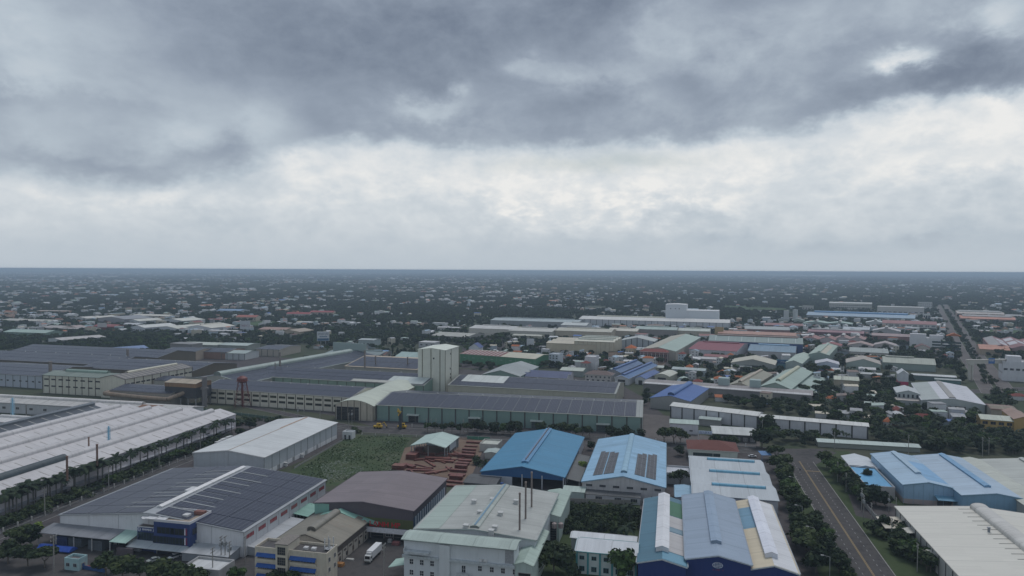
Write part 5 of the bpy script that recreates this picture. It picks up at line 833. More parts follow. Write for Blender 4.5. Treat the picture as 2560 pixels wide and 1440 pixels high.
# left side far buildings
ll = [((8, 829), (152, 829), 8, 34, (.33, .43, .38), (.22, .31, .26), 3, 'x', 1, 15, 'pale green shed with dark ribs in the far left field', 'f'),
      ((121, 846), (172, 849), 8, 60, (.48, .46, .44), (.56, .58, .60), 2, 'y', 1, 35, 'white shed with a tan roof strip left of the grove', ''), ((425, 858), (478, 861), 14, 18, (.22, .22, .22), (.24, .235, .23), .1, 'x', 1, 20, 'unfinished grey concrete building with open storeys among trees', 'w'), ((186, 877), (213, 882), 7, 75, (.17, .24, .40), (.52, .55, .62), 2.5, 'y', 1, 42, 'white shed with a steel blue roof standing in the dark grove', ''),
      ((327, 817), (378, 818), 10, 60, (.60, .61, .58), (.58, .60, .64), 3.5, 'y', 1, 28, 'nearest left shed of the white gabled factory group', 'w'), ((392, 818), (462, 820), 9, 70, (.58, .58, .52), (.55, .57, .60), 3, 'y', 1, 28, 'middle shed of the white gabled factory group', 'w'), ((464, 817), (548, 818), 10, 55, (.58, .57, .50), (.58, .60, .63), 4, 'y', 1, 22, 'right shed of the white gabled factory group with a raised centre', 'wv'),
      ((317, 801), (362, 802), 9, 50, (.58, .58, .52), (.56, .58, .6), 3, 'y', 1, 28, 'back left shed of the white gabled factory group', 'w'), ((402, 799), (475, 801), 9, 50, (.60, .60, .54), (.58, .6, .62), 3, 'y', 1, 28, 'back right shed of the white gabled factory group', 'w'), ((330, 788), (437, 789), 9, 34, (.56, .54, .47), (.50, .46, .40), 2, 'x', 1, 16, 'long cream shed behind the white gabled group', 'f'),
      ((245, 795), (300, 799), 12, 60, (.27, .28, .30), (.28, .27, .29), 4, 'y', 1, 24, 'dark grey barn like hall in the far left', ''), ((178, 794), (218, 796), 7, 40, (.58, .56, .52), (.5, .5, .5), 2.5, 'y', 1, 24, 'white gabled shed left of the dark grey hall', ''), ((225, 793), (250, 794), 7, 40, (.56, .54, .48), (.5, .5, .5), 2.5, 'y', 1, 24, 'second white gabled shed touching the dark grey hall', ''),
      ((100, 818), (176, 824), 6, 40, (.36, .33, .31), (.24, .24, .25), 2, 'x', 1, 22, 'long brownish roofed sheds behind the pale green shed', ''), ((0, 800), (90, 806), 6, 40, (.42, .41, .36), (.3, .3, .28), 2, 'x', 1, 16, 'low tan roofed sheds at the far left edge', ''), ((92, 777), (168, 778), 8, 24, (.40, .33, .29), (.50, .33, .24), 1, 'x', 1, 8, 'peach walled long shed in the far left', ''),
      ((232, 815), (292, 816), 9, 24, (.24, .06, .06), (.20, .06, .06), 3, 'x', 1, 14, 'red roofed hall with a white sign board', 's'), ((200, 817), (232, 818), 7, 24, (.20, .32, .34), (.22, .3, .32), 2, 'x', 1, 14, 'teal roofed shop left of the red hall', ''), ((157, 818), (186, 820), 7, 20, (.38, .30, .28), (.46, .38, .34), 3, 'y', 1, 14, 'peach gabled house left of the teal roofed shop', ''),
      ((395, 879), (478, 882), 10, 50, (.20, .21, .23), (.46, .38, .30), 2.5, 'x', 1, 14, 'solar roofed works with cream columns and brown end panels', 'p'), ((480, 878), (549, 884), 9, 40, (.20, .21, .23), (.28, .17, .13), 2.5, 'x', 1, 10, 'brown walled continuation of the solar roofed works', 'p'), ((553, 882), (612, 884), 8, 30, (.36, .42, .40), (.50, .53, .54), 2, 'x', 1, 12, 'pale walled works with a greenish roof', 'f'),
      ((450, 860), (540, 863), 7, 30, (.48, .52, .46), (.3, .32, .3), 1.5, 'x', 1, 12, 'long pale cream roof above the solar roofed works', ''), ((545, 862), (608, 866), 7, 30, (.40, .46, .44), (.3, .32, .3), 1.5, 'x', 1, 12, 'grey green roof right of the long pale cream roof', ''), ((522, 826), (585, 829), 7, 14, (.5, .5, .5), (.58, .59, .60), 1, 'x', 1, 14, 'low white office with a band of dark windows', 'w'),
      ((590, 792), (631, 794), 9, 20, (.34, .10, .07), (.52, .48, .38), 3.5, 'x', 1, 10, 'cream school with an orange red roof', 'w'), ((541, 776), (592, 778), 8, 40, (.18, .28, .42), (.4, .42, .45), 3, 'x', 1, 12, 'pale blue roofed shed near the school', ''),
      ((775, 780), (849, 778), 9, 16, (.30, .06, .06), (.52, .44, .36), 3, 'x', 1, 6, 'long pink red roofed school wing, right part', 'w'), ((716, 784), (778, 784), 9, 16, (.30, .06, .06), (.5, .48, .46), 3, 'x', 1, 6, 'long pink red roofed school wing, left part', 'w'), ((645, 823), (698, 827), 7, 40, (.34, .22, .18), (.44, .37, .28), 2.5, 'x', 1, 14, 'brown roofed cream shed among trees', ''), ((700, 828), (733, 832), 7, 40, (.36, .30, .24), (.44, .37, .28), 3, 'y', 1, 18, 'tan gabled shed right of the brown roofed one', ''),
      ((640, 872), (688, 876), 9, 50, (.20, .21, .23), (.42, .38, .33), 2, 'x', 1, 14, 'solar roofed shed with a cream ribbed wall beside the tall green end wall', 'pf'), ((815, 882), (938, 890), 7, 36, (.21, .26, .26), (.24, .26, .27), 2, 'x', 1, 14, 'dull teal roofed sheds right of the tall green end wall', 'v'),
      ((905, 885), (960, 887), 6, 20, (.26, .13, .11), (.3, .25, .24), 2, 'x', 1, 14, 'rust red roofed shed left of the small blue roof', ''), ((930, 880), (962, 882), 6, 16, (.14, .26, .44), (.3, .33, .36), 2, 'x', 1, 14, 'small bright blue roofed shed behind the rust red one', ''), ((896, 849), (932, 851), 12, 20, (.36, .40, .40), (.34, .40, .41), 1, 'x', 1, 18, 'square pale grey blue hall in the trees', 'w'), ((866, 868), (900, 870), 7, 20, (.44, .44, .44), (.4, .4, .4), 2, 'x', 1, 14, 'pale roofed house left of the grey blue hall', ''),
      ((1047, 855), (1080, 858), 8, 20, (.5, .5, .5), (.5, .5, .52), .1, 'x', 1, 16, 'white two storey house with a red lettered front behind the tower', 'w'), ((1172, 868), (1196, 870), 11, 16, (.05, .08, .22), (.6, .61, .64), 5, 'y', 1, 14, 'white house with steep navy blue gables', 'w'), ((1078, 838), (1170, 842), 7, 60, (.38, .38, .34), (.34, .34, .32), 3, 'x', 1, 24, 'wide faded cream roof behind the navy gabled house', ''), ((1093, 818), (1145, 820), 8, 14, (.5, .5, .5), (.5, .5, .46), 1, 'x', 1, 16, 'white flat roofed villa in the trees', 'w'),
      ((1280, 838), (1347, 842), 9, 24, (.42, .42, .36), (.46, .45, .36), 1, 'x', 1, 18, 'cream walled compound behind tall thin trees', ''), ((1350, 838), (1370, 842), 6, 20, (.40, .42, .46), (.3, .3, .33), 1, 'x', 1, 18, 'small grey shed left of the cream factory', ''), ((1400, 925), (1455, 929), 6, 24, (.44, .48, .42), (.3, .34, .33), 1.6, 'x', 1, 18, 'pale green roofed shed left of the narrow white block', ''), ((1605, 916), (1660, 919), 5, 12, (.42, .47, .44), (.45, .45, .36), 1.5, 'x', 1, 24, 'low cream building with a pale green roof left of the avenue trees', 'w'), ((1680, 922), (1760, 929), 6, 14, (.34, .40, .40), (.33, .38, .41), 1.5, 'x', 1, 24, 'low blue grey building with a pale roof behind the round trees', ''), ((1745, 896), (1790, 899), 6, 16, (.4, .4, .4), (.5, .48, .5), 1.5, 'x', 1, 24, 'low white house with grey roof beside the small grove', ''),
      ((2086, 948), (2147, 952), 6, 20, (.42, .45, .37), (.46, .40, .30), 2.2, 'x', 1, 24, 'cream house with a pale green yellow hipped roof by the mast', ''), ((2150, 934), (2205, 938), 4.5, 12, (.42, .44, .44), (.4, .4, .4), 1, 'x', 1, 24, 'low white roof right of the yellow green house', ''), ((2148, 922), (2190, 926), 5, 12, (.46, .46, .46), (.5, .5, .5), 1.5, 'x', 1, 24, 'white garden house with a pointed porch', '')]
for (A, B, z, D, rc, wc, ri, rdg, sp, az_, lab, fl) in ll:
    s_ = Shed('factory_shed', lab, A, B, z=z, D=D, az=az_, ridge=rdg, rise=ri, spans=sp, roof=rc, wall=wc, cat='shed' if 'house' not in lab and 'school' not in lab else 'building', wear=.4, over=.6)
    if 'w' in fl: s_.wins('f', max(3, int(s_.L/6)), z*.55, 3, 1.6, nx=1)
    if 'f' in fl: s_.pil('f', 9, (.10, .12, .11), .6, .3)
    if 'v' in fl: s_.vent(3.5, 1.4, 5, 5)
    if 'p' in fl: panels(s_, 0, 0, 6, .015, .975, 1); panels(s_, 0, 1, 6, .015, .975, 1)
    if 's' in fl: b = MB(); b.box(s_.L*.25, s_.L*.68, -1.6, -1.3, 7.5, 15); part('sign_board', b, plain((.55, .52, .52)), s_.r)
for (x0, x1, y) in ((1921, 1945, 687.5), (1948, 1980, 688), (1982, 2020, 689), (2024, 2088, 690)): Shed('horizon_greenhouse', f'bright white long roof near the horizon, {"leftmost" if x0 < 1940 else "second from left" if x0 < 1970 else "third from left" if x0 < 2000 else "the longest and rightmost"} of the four', (x0, y), (x1, y+.3), z=16, D=130, az=20, ridge='x', rise=14, roof=(.72, .72, .72), wall=(.6, .6, .6), cat='greenhouse', wear=.05)
# ================================================================== ground, roads, yards
def groundmat(name, cols, sc=(.02, .15, 1.2), rough=.9, bump=.3):
    m, T, b = newmat(name); tc = T.n('ShaderNodeTexCoord').outputs['Object']
    a, _ = T.noise(tc, sc[0], 6, .62, .4); c, _ = T.noise(tc, sc[1], 6, .65, .3); d_, _ = T.noise(tc, sc[2], 4, .7)
    f = T.m('ADD', T.m('ADD', T.m('MULTIPLY', a, .5), T.m('MULTIPLY', c, .35)), T.m('MULTIPLY', d_, .15))
    n = len(cols); col = T.ramp(f, [(.30+.40*i/(n-1), q) for i, q in enumerate(cols)])
    bp = T.n('ShaderNodeBump'); bp.inputs['Strength'].default_value = bump; bp.inputs['Distance'].default_value = .5; T.put(bp.inputs['Height'], d_)
    setb(T, b, col, rough, .2, 0., bp.outputs[0]); return m
GEARTH = groundmat('ground_earth', [(.022, .036, .018), (.032, .052, .025), (.048, .063, .034), (.068, .072, .048), (.036, .056, .027), (.085, .082, .066)], (.006, .05, .4))
GGRASS = groundmat('grass_field', [(.026, .044, .020), (.038, .062, .028), (.052, .078, .034), (.075, .088, .050), (.036, .058, .026)], (.05, .3, 2.))
GASPH = groundmat('asphalt', [(.032, .031, .033), (.050, .048, .050), (.082, .077, .076), (.045, .043, .045), (.070, .066, .064)], (.04, .35, 3.), .85, .1)
GYARD = groundmat('yard_paving', [(.034, .031, .034), (.055, .050, .053), (.085, .077, .078), (.050, .045, .046), (.11, .10, .098)], (.03, .25, 2.), .9, .15)
GCONC = groundmat('concrete_yard', [(.085, .076, .074), (.115, .104, .10), (.15, .134, .13), (.10, .09, .088)], (.03, .25, 2.), .9, .1)
GRED = groundmat('red_earth', [(.11, .075, .055), (.16, .11, .08), (.20, .145, .11), (.13, .085, .065)], (.05, .3, 2.))
GVERGE = groundmat('verge_grass', [(.025, .040, .017), (.040, .062, .024), (.055, .078, .032), (.075, .075, .045)], (.05, .4, 2.))
g = MB(); g.quad((-90000, -500, 0), (90000, -500, 0), (90000, 90000, 0), (-90000, 90000, 0)); o = part('ground', g, GEARTH, None); o['kind'] = 'structure'
def sheet(name, poly, mat, z):
    b = MB(); b.quad(*[(*W(px, py)[:2], 0.) for px, py in poly]); o = part(name, b, mat, None, (0, 0, z)); o['kind'] = 'structure'; return o
sheet('industrial_yard', [(-300, 965), (60, 950), (480, 985), (840, 1040), (960, 1075), (1640, 1110), (1720, 1090), (1650, 1030), (1620, 1000), (1530, 950), (1050, 915), (480, 880), (-300, 890)], GYARD, .03)
sheet('factory_yard', [(-200, 1460), (-200, 1290), (230, 1180), (640, 1045), (900, 1070), (890, 1084), (760, 1150), (640, 1200), (830, 1230), (960, 1330), (1010, 1440), (1000, 1500), (-200, 1500)], GYARD, .03)
sheet('asphalt_yard', [(90, 1325), (330, 1345), (640, 1380), (640, 1500), (-40, 1500), (-20, 1400)], GASPH, .06)
sheet('truck_yard', [(850, 1345), (925, 1325), (1040, 1325), (1010, 1400), (1012, 1500), (820, 1500)], GASPH, .06)
sheet('works_yard', [(1150, 1200), (1190, 1100), (1470, 1090), (1960, 1140), (1965, 1200), (2010, 1440), (2010, 1500), (1150, 1500)], GYARD, .04)
sheet('concrete_apron', [(1608, 1035), (1672, 1040), (1730, 1085), (1900, 1105), (1900, 1118), (1640, 1104), (1600, 1085)], GCONC, .05)
sheet('steel_yard', [(980, 1205), (1012, 1120), (1150, 1086), (1222, 1092), (1168, 1215)], GRED, .05)
sheet('grass_field', [(715, 1185), (868, 1090), (900, 1086), (1034, 1088), (1012, 1120), (990, 1180), (900, 1195), (860, 1215), (815, 1215)], GGRASS, .05)
sheet('grove_floor', [(1395, 1262), (1600, 1262), (1600, 1340), (1590, 1440), (1590, 1500), (1310, 1500), (1345, 1330)], GVERGE, .06)
sheet('road_verge', [(1950, 1128), (2120, 1128), (2190, 1180), (2320, 1320), (2440, 1500), (2010, 1500), (1960, 1220)], GVERGE, .05)
sheet('side_lane', [(1972, 1262), (1994, 1262), (2048, 1440), (2060, 1500), (2000, 1500)], GYARD, .08)
sheet('transformer_yard', [(2120, 1235), (2245, 1262), (2242, 1312), (2140, 1290)], GYARD, .08)
sheet('far_works_yard', [(1160, 840), (1440, 800), (1830, 812), (2060, 790), (2350, 790), (2400, 900), (2060, 900), (1900, 925), (1700, 900), (1550, 905), (1380, 900), (1340, 925), (1150, 920)], GYARD, .04)
sheet('brick_forecourt', [(1590, 905), (1690, 902), (1740, 870), (1765, 880), (1700, 940), (1600, 930)], GRED, .06)
for i, q in enumerate([[(1010, 790), (1060, 787), (1075, 800), (1000, 804)], [(900, 795), (1000, 790), (1005, 800), (900, 806)], [(770, 735), (830, 733), (850, 742), (760, 744)], [(-50, 862), (110, 848), (130, 858), (-50, 885)], [(2280, 728), (2600, 730), (2620, 736), (2300, 734)], [(1180, 785), (1290, 783), (1300, 794), (1190, 797)], [(660, 806), (700, 804), (720, 816), (650, 820)]]): sheet('meadow', q, GGRASS, .05)
ROADS = []
def road(name, pts, hw, mat, z=.09, kerb=True):
    P = [np.array([*W(*p)[:2]]) for p in pts]; b = MB(); Ls, Rs = [], []
    for i, p in enumerate(P):
        d = (P[min(i+1, len(P)-1)]-P[max(i-1, 0)]); d /= np.linalg.norm(d); n = np.array([d[1], -d[0]]); Rs.append(p+n*hw); Ls.append(p-n*hw)
        if i: ROADS.append((P[i-1], p, hw))
    for i in range(len(P)-1): b.quad((*Ls[i], 0), (*Rs[i], 0), (*Rs[i+1], 0), (*Ls[i+1], 0))
    o = part(name, b, mat, None, (0, 0, z)); o['kind'] = 'structure'
    if kerb:
        for S in (Ls, Rs):
            k = MB()
            for i in range(len(P)-1):
                d = S[i+1]-S[i]; d /= np.linalg.norm(d); n = np.array([d[1], -d[0]])*.15
                k.v += [(*(S[i]-n), 0), (*(S[i]+n), 0), (*(S[i+1]+n), 0), (*(S[i+1]-n), 0), (*(S[i]-n), .14), (*(S[i]+n), .14), (*(S[i+1]+n), .14), (*(S[i+1]-n), .14)]
                q = len(k.v)-8; k.f += [tuple(q+j for j in f) for f in ((4, 5, 6, 7), (0, 1, 5, 4), (1, 2, 6, 5), (2, 3, 7, 6), (3, 0, 4, 7))]; k.mi += [0]*5
            o2 = part('kerb', k, plain((.30, .29, .28)), o)
    return o, P
def line(parent, name, p, q, w, mat, off=0., dash=None, dz=.02):
    d = q-p; L = np.linalg.norm(d); d = d/L; n = np.array([d[1], -d[0]]); b = MB(); segs = [(0, L)] if not dash else [(t, t+dash[0]) for t in np.arange(0, L-dash[0], dash[0]+dash[1])]
    for a, c in segs:
        A, B = p+d*a+n*off, p+d*c+n*off; b.quad((*(A-n*w/2), 0), (*(A+n*w/2), 0), (*(B+n*w/2), 0), (*(B-n*w/2), 0))
    o = part(name, b, mat, parent, (0, 0, dz)); o['kind'] = 'stuff' if dash else 'structure'; return o
YEL = wallm((.33, .22, .075), 1.); WHL = plain((.30, .30, .30))
rd, P = road('main_road', [(2290, 1600), (2185, 1440), (1998, 1153)], 7.5, GASPH)
for a, b_ in ((0, 1), (1, 2)):
    p, q = P[a], P[b_]; line(rd, 'yellow_line', p, q, .25, YEL, -.2); line(rd, 'yellow_line', p, q, .25, YEL, .22)
    for off in (-3.6, 3.6): line(rd, 'dashed_line', p, q, .22, WHL, off, (1.6, 3.0))
    for off in (-6.8,): line(rd, 'edge_dashes', p, q, .45, WHL, off, (.8, 4.2))
p, q = W(2012, 1177)[:2], W(2052, 1180)[:2]; line(rd, 'stop_line', p, q, 1.0, YEL)
sheet('road_junction', [(1962, 1160), (1958, 1122), (2052, 1122), (2092, 1132), (2062, 1150), (2037, 1163), (1998, 1164), (1970, 1163)], GASPH, .085)
er, P = road('street', [(700, 1066), (900, 1073), (1000, 1078), (1650, 1111), (1800, 1119), (1965, 1132)], 8.5, GASPH, .075)
for i in range(len(P)-1):
    line(er, 'centre_line', P[i], P[i+1], .3, WHL, 0, (3, 4)); line(er, 'lane_line', P[i], P[i+1], .2, WHL, 4.2, (2, 5))
fr, P = road('avenue_carriageway', [(2345, 762), (2380, 832), (2407, 885), (2449, 945), (2474, 985)], 6.0, GCONC, .09); fr2, P2 = road('avenue_carriageway', [(2362, 762), (2410, 832), (2452, 895), (2495, 945), (2525, 985)], 6.0, GCONC, .09)
road('cross_street', [(2330, 985), (2450, 978), (2640, 968)], 8, GASPH, .07); road('back_street', [(1600, 955), (1655, 925), (1745, 850), (1760, 835)], 5, GYARD, .07); road('factory_lane', [(-40, 1358), (200, 1258), (480, 1146), (605, 1092)], 3.2, GASPH, .08); road('service_road', [(900, 1073), (640, 1020), (600, 1010)], 4, GYARD, .06); road('field_path', [(-40, 868), (60, 858), (120, 852)], 4, GCONC, .06)
# ================================================================== trees
def leafm(name, c0, c1, c2):
    m, T, b = newmat(name); tc = T.n('ShaderNodeTexCoord').outputs['Object']; oi = T.n('ShaderNodeObjectInfo').outputs['Random']
    geo_ = T.n('ShaderNodeNewGeometry').outputs['Random Per Island']
    n, _ = T.noise(T.vm('ADD', tc, T.comb(T.m('MULTIPLY', oi, 40.), 0.)), .5, 3, .6)
    f = T.m('ADD', T.m('ADD', T.m('MULTIPLY', n, .45), T.m('MULTIPLY', geo_, .35)), T.m('MULTIPLY', oi, .25))
    setb(T, b, T.ramp(f, [(.22, c0), (.5, c1), (.8, c2)]), .75, .15); return m
LEAF = leafm('foliage', (.012, .023, .011), (.027, .046, .018), (.066, .088, .030)); LEAFD = leafm('dark_foliage', (.009, .019, .011), (.020, .036, .018), (.046, .064, .027)); LEAFG = leafm('green_foliage', (.022, .046, .014), (.045, .085, .024), (.09, .135, .04)); LEAFY = leafm('bright_foliage', (.08, .14, .02), (.15, .22, .04), (.22, .28, .06)); FROND = leafm('palm_frond', (.010, .020, .011), (.021, .037, .019), (.040, .058, .027))
BARK = plain((.14, .12, .10), .9); PALMB = plain((.13, .125, .115), .9)
def crown_mesh(kind, seed, nleaf=520):
    r = np.random.default_rng(seed); V = []; Fs = []
    if kind == 'broad': C = [(r.uniform(-3.2, 3.2), r.uniform(-3.2, 3.2), r.uniform(5.6, 8.6), r.uniform(1.3, 2.1)) for _ in range(11)]
    elif kind == 'round': C = [(r.uniform(-2.2, 2.2), r.uniform(-2.2, 2.2), r.uniform(3.2, 8.6), r.uniform(1.4, 2.3)) for _ in range(12)]
    elif kind == 'thin': C = [(r.uniform(-.7, .7), r.uniform(-.7, .7), 2+i*.95, 1.35*(1-i/11)+.35) for i in range(9)]
    elif kind == 'bush': C = [(r.uniform(-3.5, 3.5), r.uniform(-3.5, 3.5), r.uniform(.8, 3.4), r.uniform(1.2, 2.0)) for _ in range(9)]
    elif kind == 'cypress': C = [(0, 0, .8+i*1.0, 1.05*(1-(i/9.5)**1.6)+.12) for i in range(10)]
    tot = sum(c[3]**2 for c in C)
    for (x, y, z, q) in C:
        k = int(nleaf*q*q/tot); d = r.normal(size=(k, 3)); d /= np.linalg.norm(d, axis=1)[:, None]; rad = q*(.62+.48*r.random(k)); pz = d*rad[:, None]; pz[:, 2] *= .72
        for i in range(k):
            p = np.array([x, y, z])+pz[i]; nrm = d[i]+r.normal(size=3)*.55+np.array([0, 0, .25]); nrm /= np.linalg.norm(nrm); t = np.cross(nrm, r.normal(size=3)); t /= np.linalg.norm(t); u2 = np.cross(nrm, t)
            s = r.uniform(.38, .78)*(1.25 if kind in ('broad', 'round') else 1.); a = s*.62; n0 = len(V); V += [p-t*s, p-u2*a+nrm*.12, p+t*s, p+u2*a-nrm*.08]; Fs.append((n0, n0+1, n0+2, n0+3))
        # dense inner mass so the crown is not see-through everywhere
        n0 = len(V)
        for a in range(6):
            V.append(np.array([x+q*.62*math.cos(a*math.pi/3), y+q*.62*math.sin(a*math.pi/3), z]))
        V += [np.array([x, y, z+q*.5]), np.array([x, y, z-q*.5])]
        for a in range(6): Fs.append((n0+a, n0+(a+1) % 6, n0+6)); Fs.append((n0+(a+1) % 6, n0+a, n0+7))
    me = bpy.data.meshes.new('crown'); me.from_pydata([tuple(map(float, v)) for v in V], [], Fs); return me
def trunk_mesh(kind, seed):
    r = random.Random(seed); b = MB()
    if kind in ('palm', 'coconut'):
        pts = [(0, 0, 0)]; lean = r.uniform(-.6, .6) if kind == 'coconut' else r.uniform(-.15, .15)
        for i in range(1, 5): pts.append((lean*i*i*.12, lean*i*.15, i*2.05))
        for p, q in zip(pts, pts[1:]): b.bar(p, q, .2 if kind == 'palm' else .16, 6)
        return b, pts[-1]
    top = {'broad': 6.2, 'round': 5., 'thin': 8, 'bush': 1.5, 'cypress': 2}[kind]
    b.bar((0, 0, 0), (r.uniform(-.2, .2), r.uniform(-.2, .2), top*.55), .22, 7)
    for i in range(5): a = i*1.257+r.random(); b.bar((0, 0, top*.45), (top*.32*math.cos(a), top*.32*math.sin(a), top*.95), .10, 5)
    return b, None
def palm_crown(seed, top, n=17, L=3.6):
    r = random.Random(seed); b = MB()
    for k in range(n):
        a = 2*math.pi*k/n*1.9+r.uniform(-.2, .2); e = r.uniform(-.1, 1.15); ln = L*r.uniform(.8, 1.05); px = Vector(top); d = Vector((math.cos(a)*math.cos(e), math.sin(a)*math.cos(e), math.sin(e))); sd_ = Vector((-math.sin(a), math.cos(a), 0)); prev = None
        for i in range(6):
            w = (.16, .62, .75, .66, .45, .08)[i]*.85; dr_ = -.22*w
            cur = (px+sd_*w+Vector((0, 0, dr_)), px.copy(), px-sd_*w+Vector((0, 0, dr_)))
            if prev:
                for s0, s1 in ((0, 1), (1, 2)): b.quad(prev[s0], cur[s0], cur[s1], prev[s1])
            prev = cur; px = px+d*(ln/5); d = (d+Vector((0, 0, -.34))).normalized()
    b.cyl(top[0], top[1], top[2]-.5, top[2]+.2, .35, .2, 6)
    me = b.mesh('crown', FROND); return me
TREE = {}
for kind, n, mat in (('broad', 5, LEAF), ('round', 5, LEAFD), ('thin', 2, LEAFD), ('bush', 3, LEAF), ('cypress', 1, LEAFD), ('yellow', 1, LEAFY)):
    TREE[kind] = []
    for i in range(n):
        k = 'round' if kind == 'yellow' else kind; me = crown_mesh(k, 50+i*7+len(kind), 640 if k in ('broad', 'round') else 360); me.materials.append(LEAFG if i == 4 else mat); TREE[kind].append((me, trunk_mesh(k, i)[0].mesh('trunk', BARK)))
for kind, n in (('palm', 3), ('coconut', 3)):
    TREE[kind] = []
    for i in range(n): tb, top = trunk_mesh(kind, i+3); TREE[kind].append((palm_crown(i*3+len(kind), top, 17 if kind == 'palm' else 15, 3.4 if kind == 'palm' else 4.2), tb.mesh('trunk', PALMB)))
NOM = {'broad': 10., 'round': 10.3, 'thin': 10., 'bush': 4.8, 'cypress': 10.3, 'yellow': 10.3, 'palm': 10.4, 'coconut': 10.4}
NAME = {'broad': 'broad_tree', 'round': 'leafy_tree', 'thin': 'slender_tree', 'bush': 'shrub', 'cypress': 'cypress', 'yellow': 'bright_tree', 'palm': 'royal_palm', 'coconut': 'coconut_palm'}
CAT = {'broad': 'tree', 'round': 'tree', 'thin': 'tree', 'bush': 'shrub', 'cypress': 'cypress', 'yellow': 'tree', 'palm': 'palm tree', 'coconut': 'palm tree'}
CROWNS = {}
def plant(x, y, kind, h, label, group, rz=None, wide=1.):
    v = random.randrange(len(TREE[kind])); me, tr = TREE[kind][v]; s = h/NOM[kind]
    t = root(NAME[kind], label, CAT[kind], (x, y, 0), random.uniform(0, 6.28) if rz is None else rz, group); t.scale = (s*wide, s*wide, s)
    c = part('crown', me, None, t); part('trunk', tr, None, t); CROWNS.setdefault((kind, v), c); return t
ORD = ['nearest', 'second', 'third', 'fourth', 'fifth', 'sixth', 'seventh', 'eighth', 'ninth', 'tenth', 'eleventh', 'twelfth', 'thirteenth', 'fourteenth', 'fifteenth', 'sixteenth', 'seventeenth', 'eighteenth', 'nineteenth', 'twentieth', 'twenty first', 'twenty second', 'twenty third', 'twenty fourth', 'twenty fifth', 'twenty sixth', 'twenty seventh', 'twenty eighth', 'twenty ninth', 'thirtieth']+['thirty '+w for w in ('first', 'second', 'third', 'fourth', 'fifth', 'sixth', 'seventh', 'eighth', 'ninth')]+['fortieth']
NTREE = 0
def row(p0, p1, n, kind, h, what, group, jit=.6, ends='from near end', wide=1.):
    global NTREE; A, B = W(*p0), W(*p1)
    for i in range(n):
        f = (i+.5)/n; x, y = (A+(B-A)*f)[:2]; k = kind if isinstance(kind, str) else random.choice(kind)
        plant(x+random.uniform(-jit, jit), y+random.uniform(-jit, jit), k, h*random.uniform(.85, 1.12), f'{ORD[i]} {what}, {ends}', group, wide=wide*random.uniform(.9, 1.1)); NTREE += 1
row((-5, 1300), (300, 1190), 24, 'palm', 13., 'royal palm in near row by the long white factory', 'royal palms along the long white factory', 2.4, wide=1.35)
row((320, 1182), (590, 1078), 17, 'palm', 12., 'royal palm in far row by the long white factory', 'royal palms along the long white factory', 1.6, wide=1.25)
row((-5, 1322), (560, 1098), 34, ['bush', 'bush', 'broad'], 4.6, 'low green shrub beside the fence of the long white factory', 'shrubs beside the factory fence', 1., wide=1.3)
row((655, 1352), (790, 1278), 16, 'cypress', 4.2, 'slim dark cypress in the row between solar warehouse and beige workshop', 'cypresses between the solar warehouse and the beige workshop', .3, wide=1.15)
row((1060, 1080), (1180, 1086), 6, 'broad', 7.5, 'street tree before the green hall left part', 'street trees before the green hall', .6, 'from the left', .95)
row((1185, 1082), (1300, 1088), 7, 'round', 9.5, 'dense street tree before the green hall middle part', 'street trees before the green hall', .6, 'from the left', 1.1)
row((1345, 1090), (1480, 1096), 8, 'broad', 9.5, 'street tree between the two right doors of the green hall', 'street trees before the green hall', .6, 'from the left', 1.05)
row((1520, 1098), (1605, 1102), 5, 'round', 9, 'street tree at the right end of the green hall', 'street trees before the green hall', .6, 'from the left', 1.1)
row((1652, 1107), (1712, 1110), 3, 'broad', 10.5, 'big dark tree before the white shop', 'street trees before the white shops', .8, 'from the left', 1.2)
row((1778, 1116), (1840, 1119), 4, 'broad', 7, 'tree before the row shop awnings', 'street trees before the white shops', .6, 'from the left')
row((2480, 968), (2365, 775), 36, 'bush', 6, 'clipped shrub on the median of the far avenue', 'median shrubs on the far avenue', .6)
row((2415, 965), (2340, 790), 30, ['round', 'thin'], 10, 'tree on the left edge of the far avenue', 'trees along the far avenue', 1.5)
row((2590, 945), (2385, 775), 30, ['round', 'broad'], 10, 'tree on the right edge of the far avenue', 'trees along the far avenue', 1.5)
row((2030, 1440), (1950, 1165), 17, ['round', 'broad'], 9.5, 'leafy tree on the left verge of the wide road', 'verge trees left of the wide road', 2., wide=1.25)
row((2100, 1440), (2035, 1310), 8, 'round', 7.5, 'dark tree hanging over the left edge of the wide road', 'verge trees left of the wide road', .8, wide=1.2)
row((2165, 1268), (2066, 1165), 15, ['round', 'broad'], 8.5, 'leafy tree on the right verge of the wide road', 'verge trees right of the wide road', 2.2, wide=1.25)
row((2330, 1440), (2215, 1330), 12, ['round', 'broad', 'bush'], 7.5, 'tree between the wide road and the cream roofed warehouse', 'trees beside the cream roofed warehouse', 2., wide=1.2)
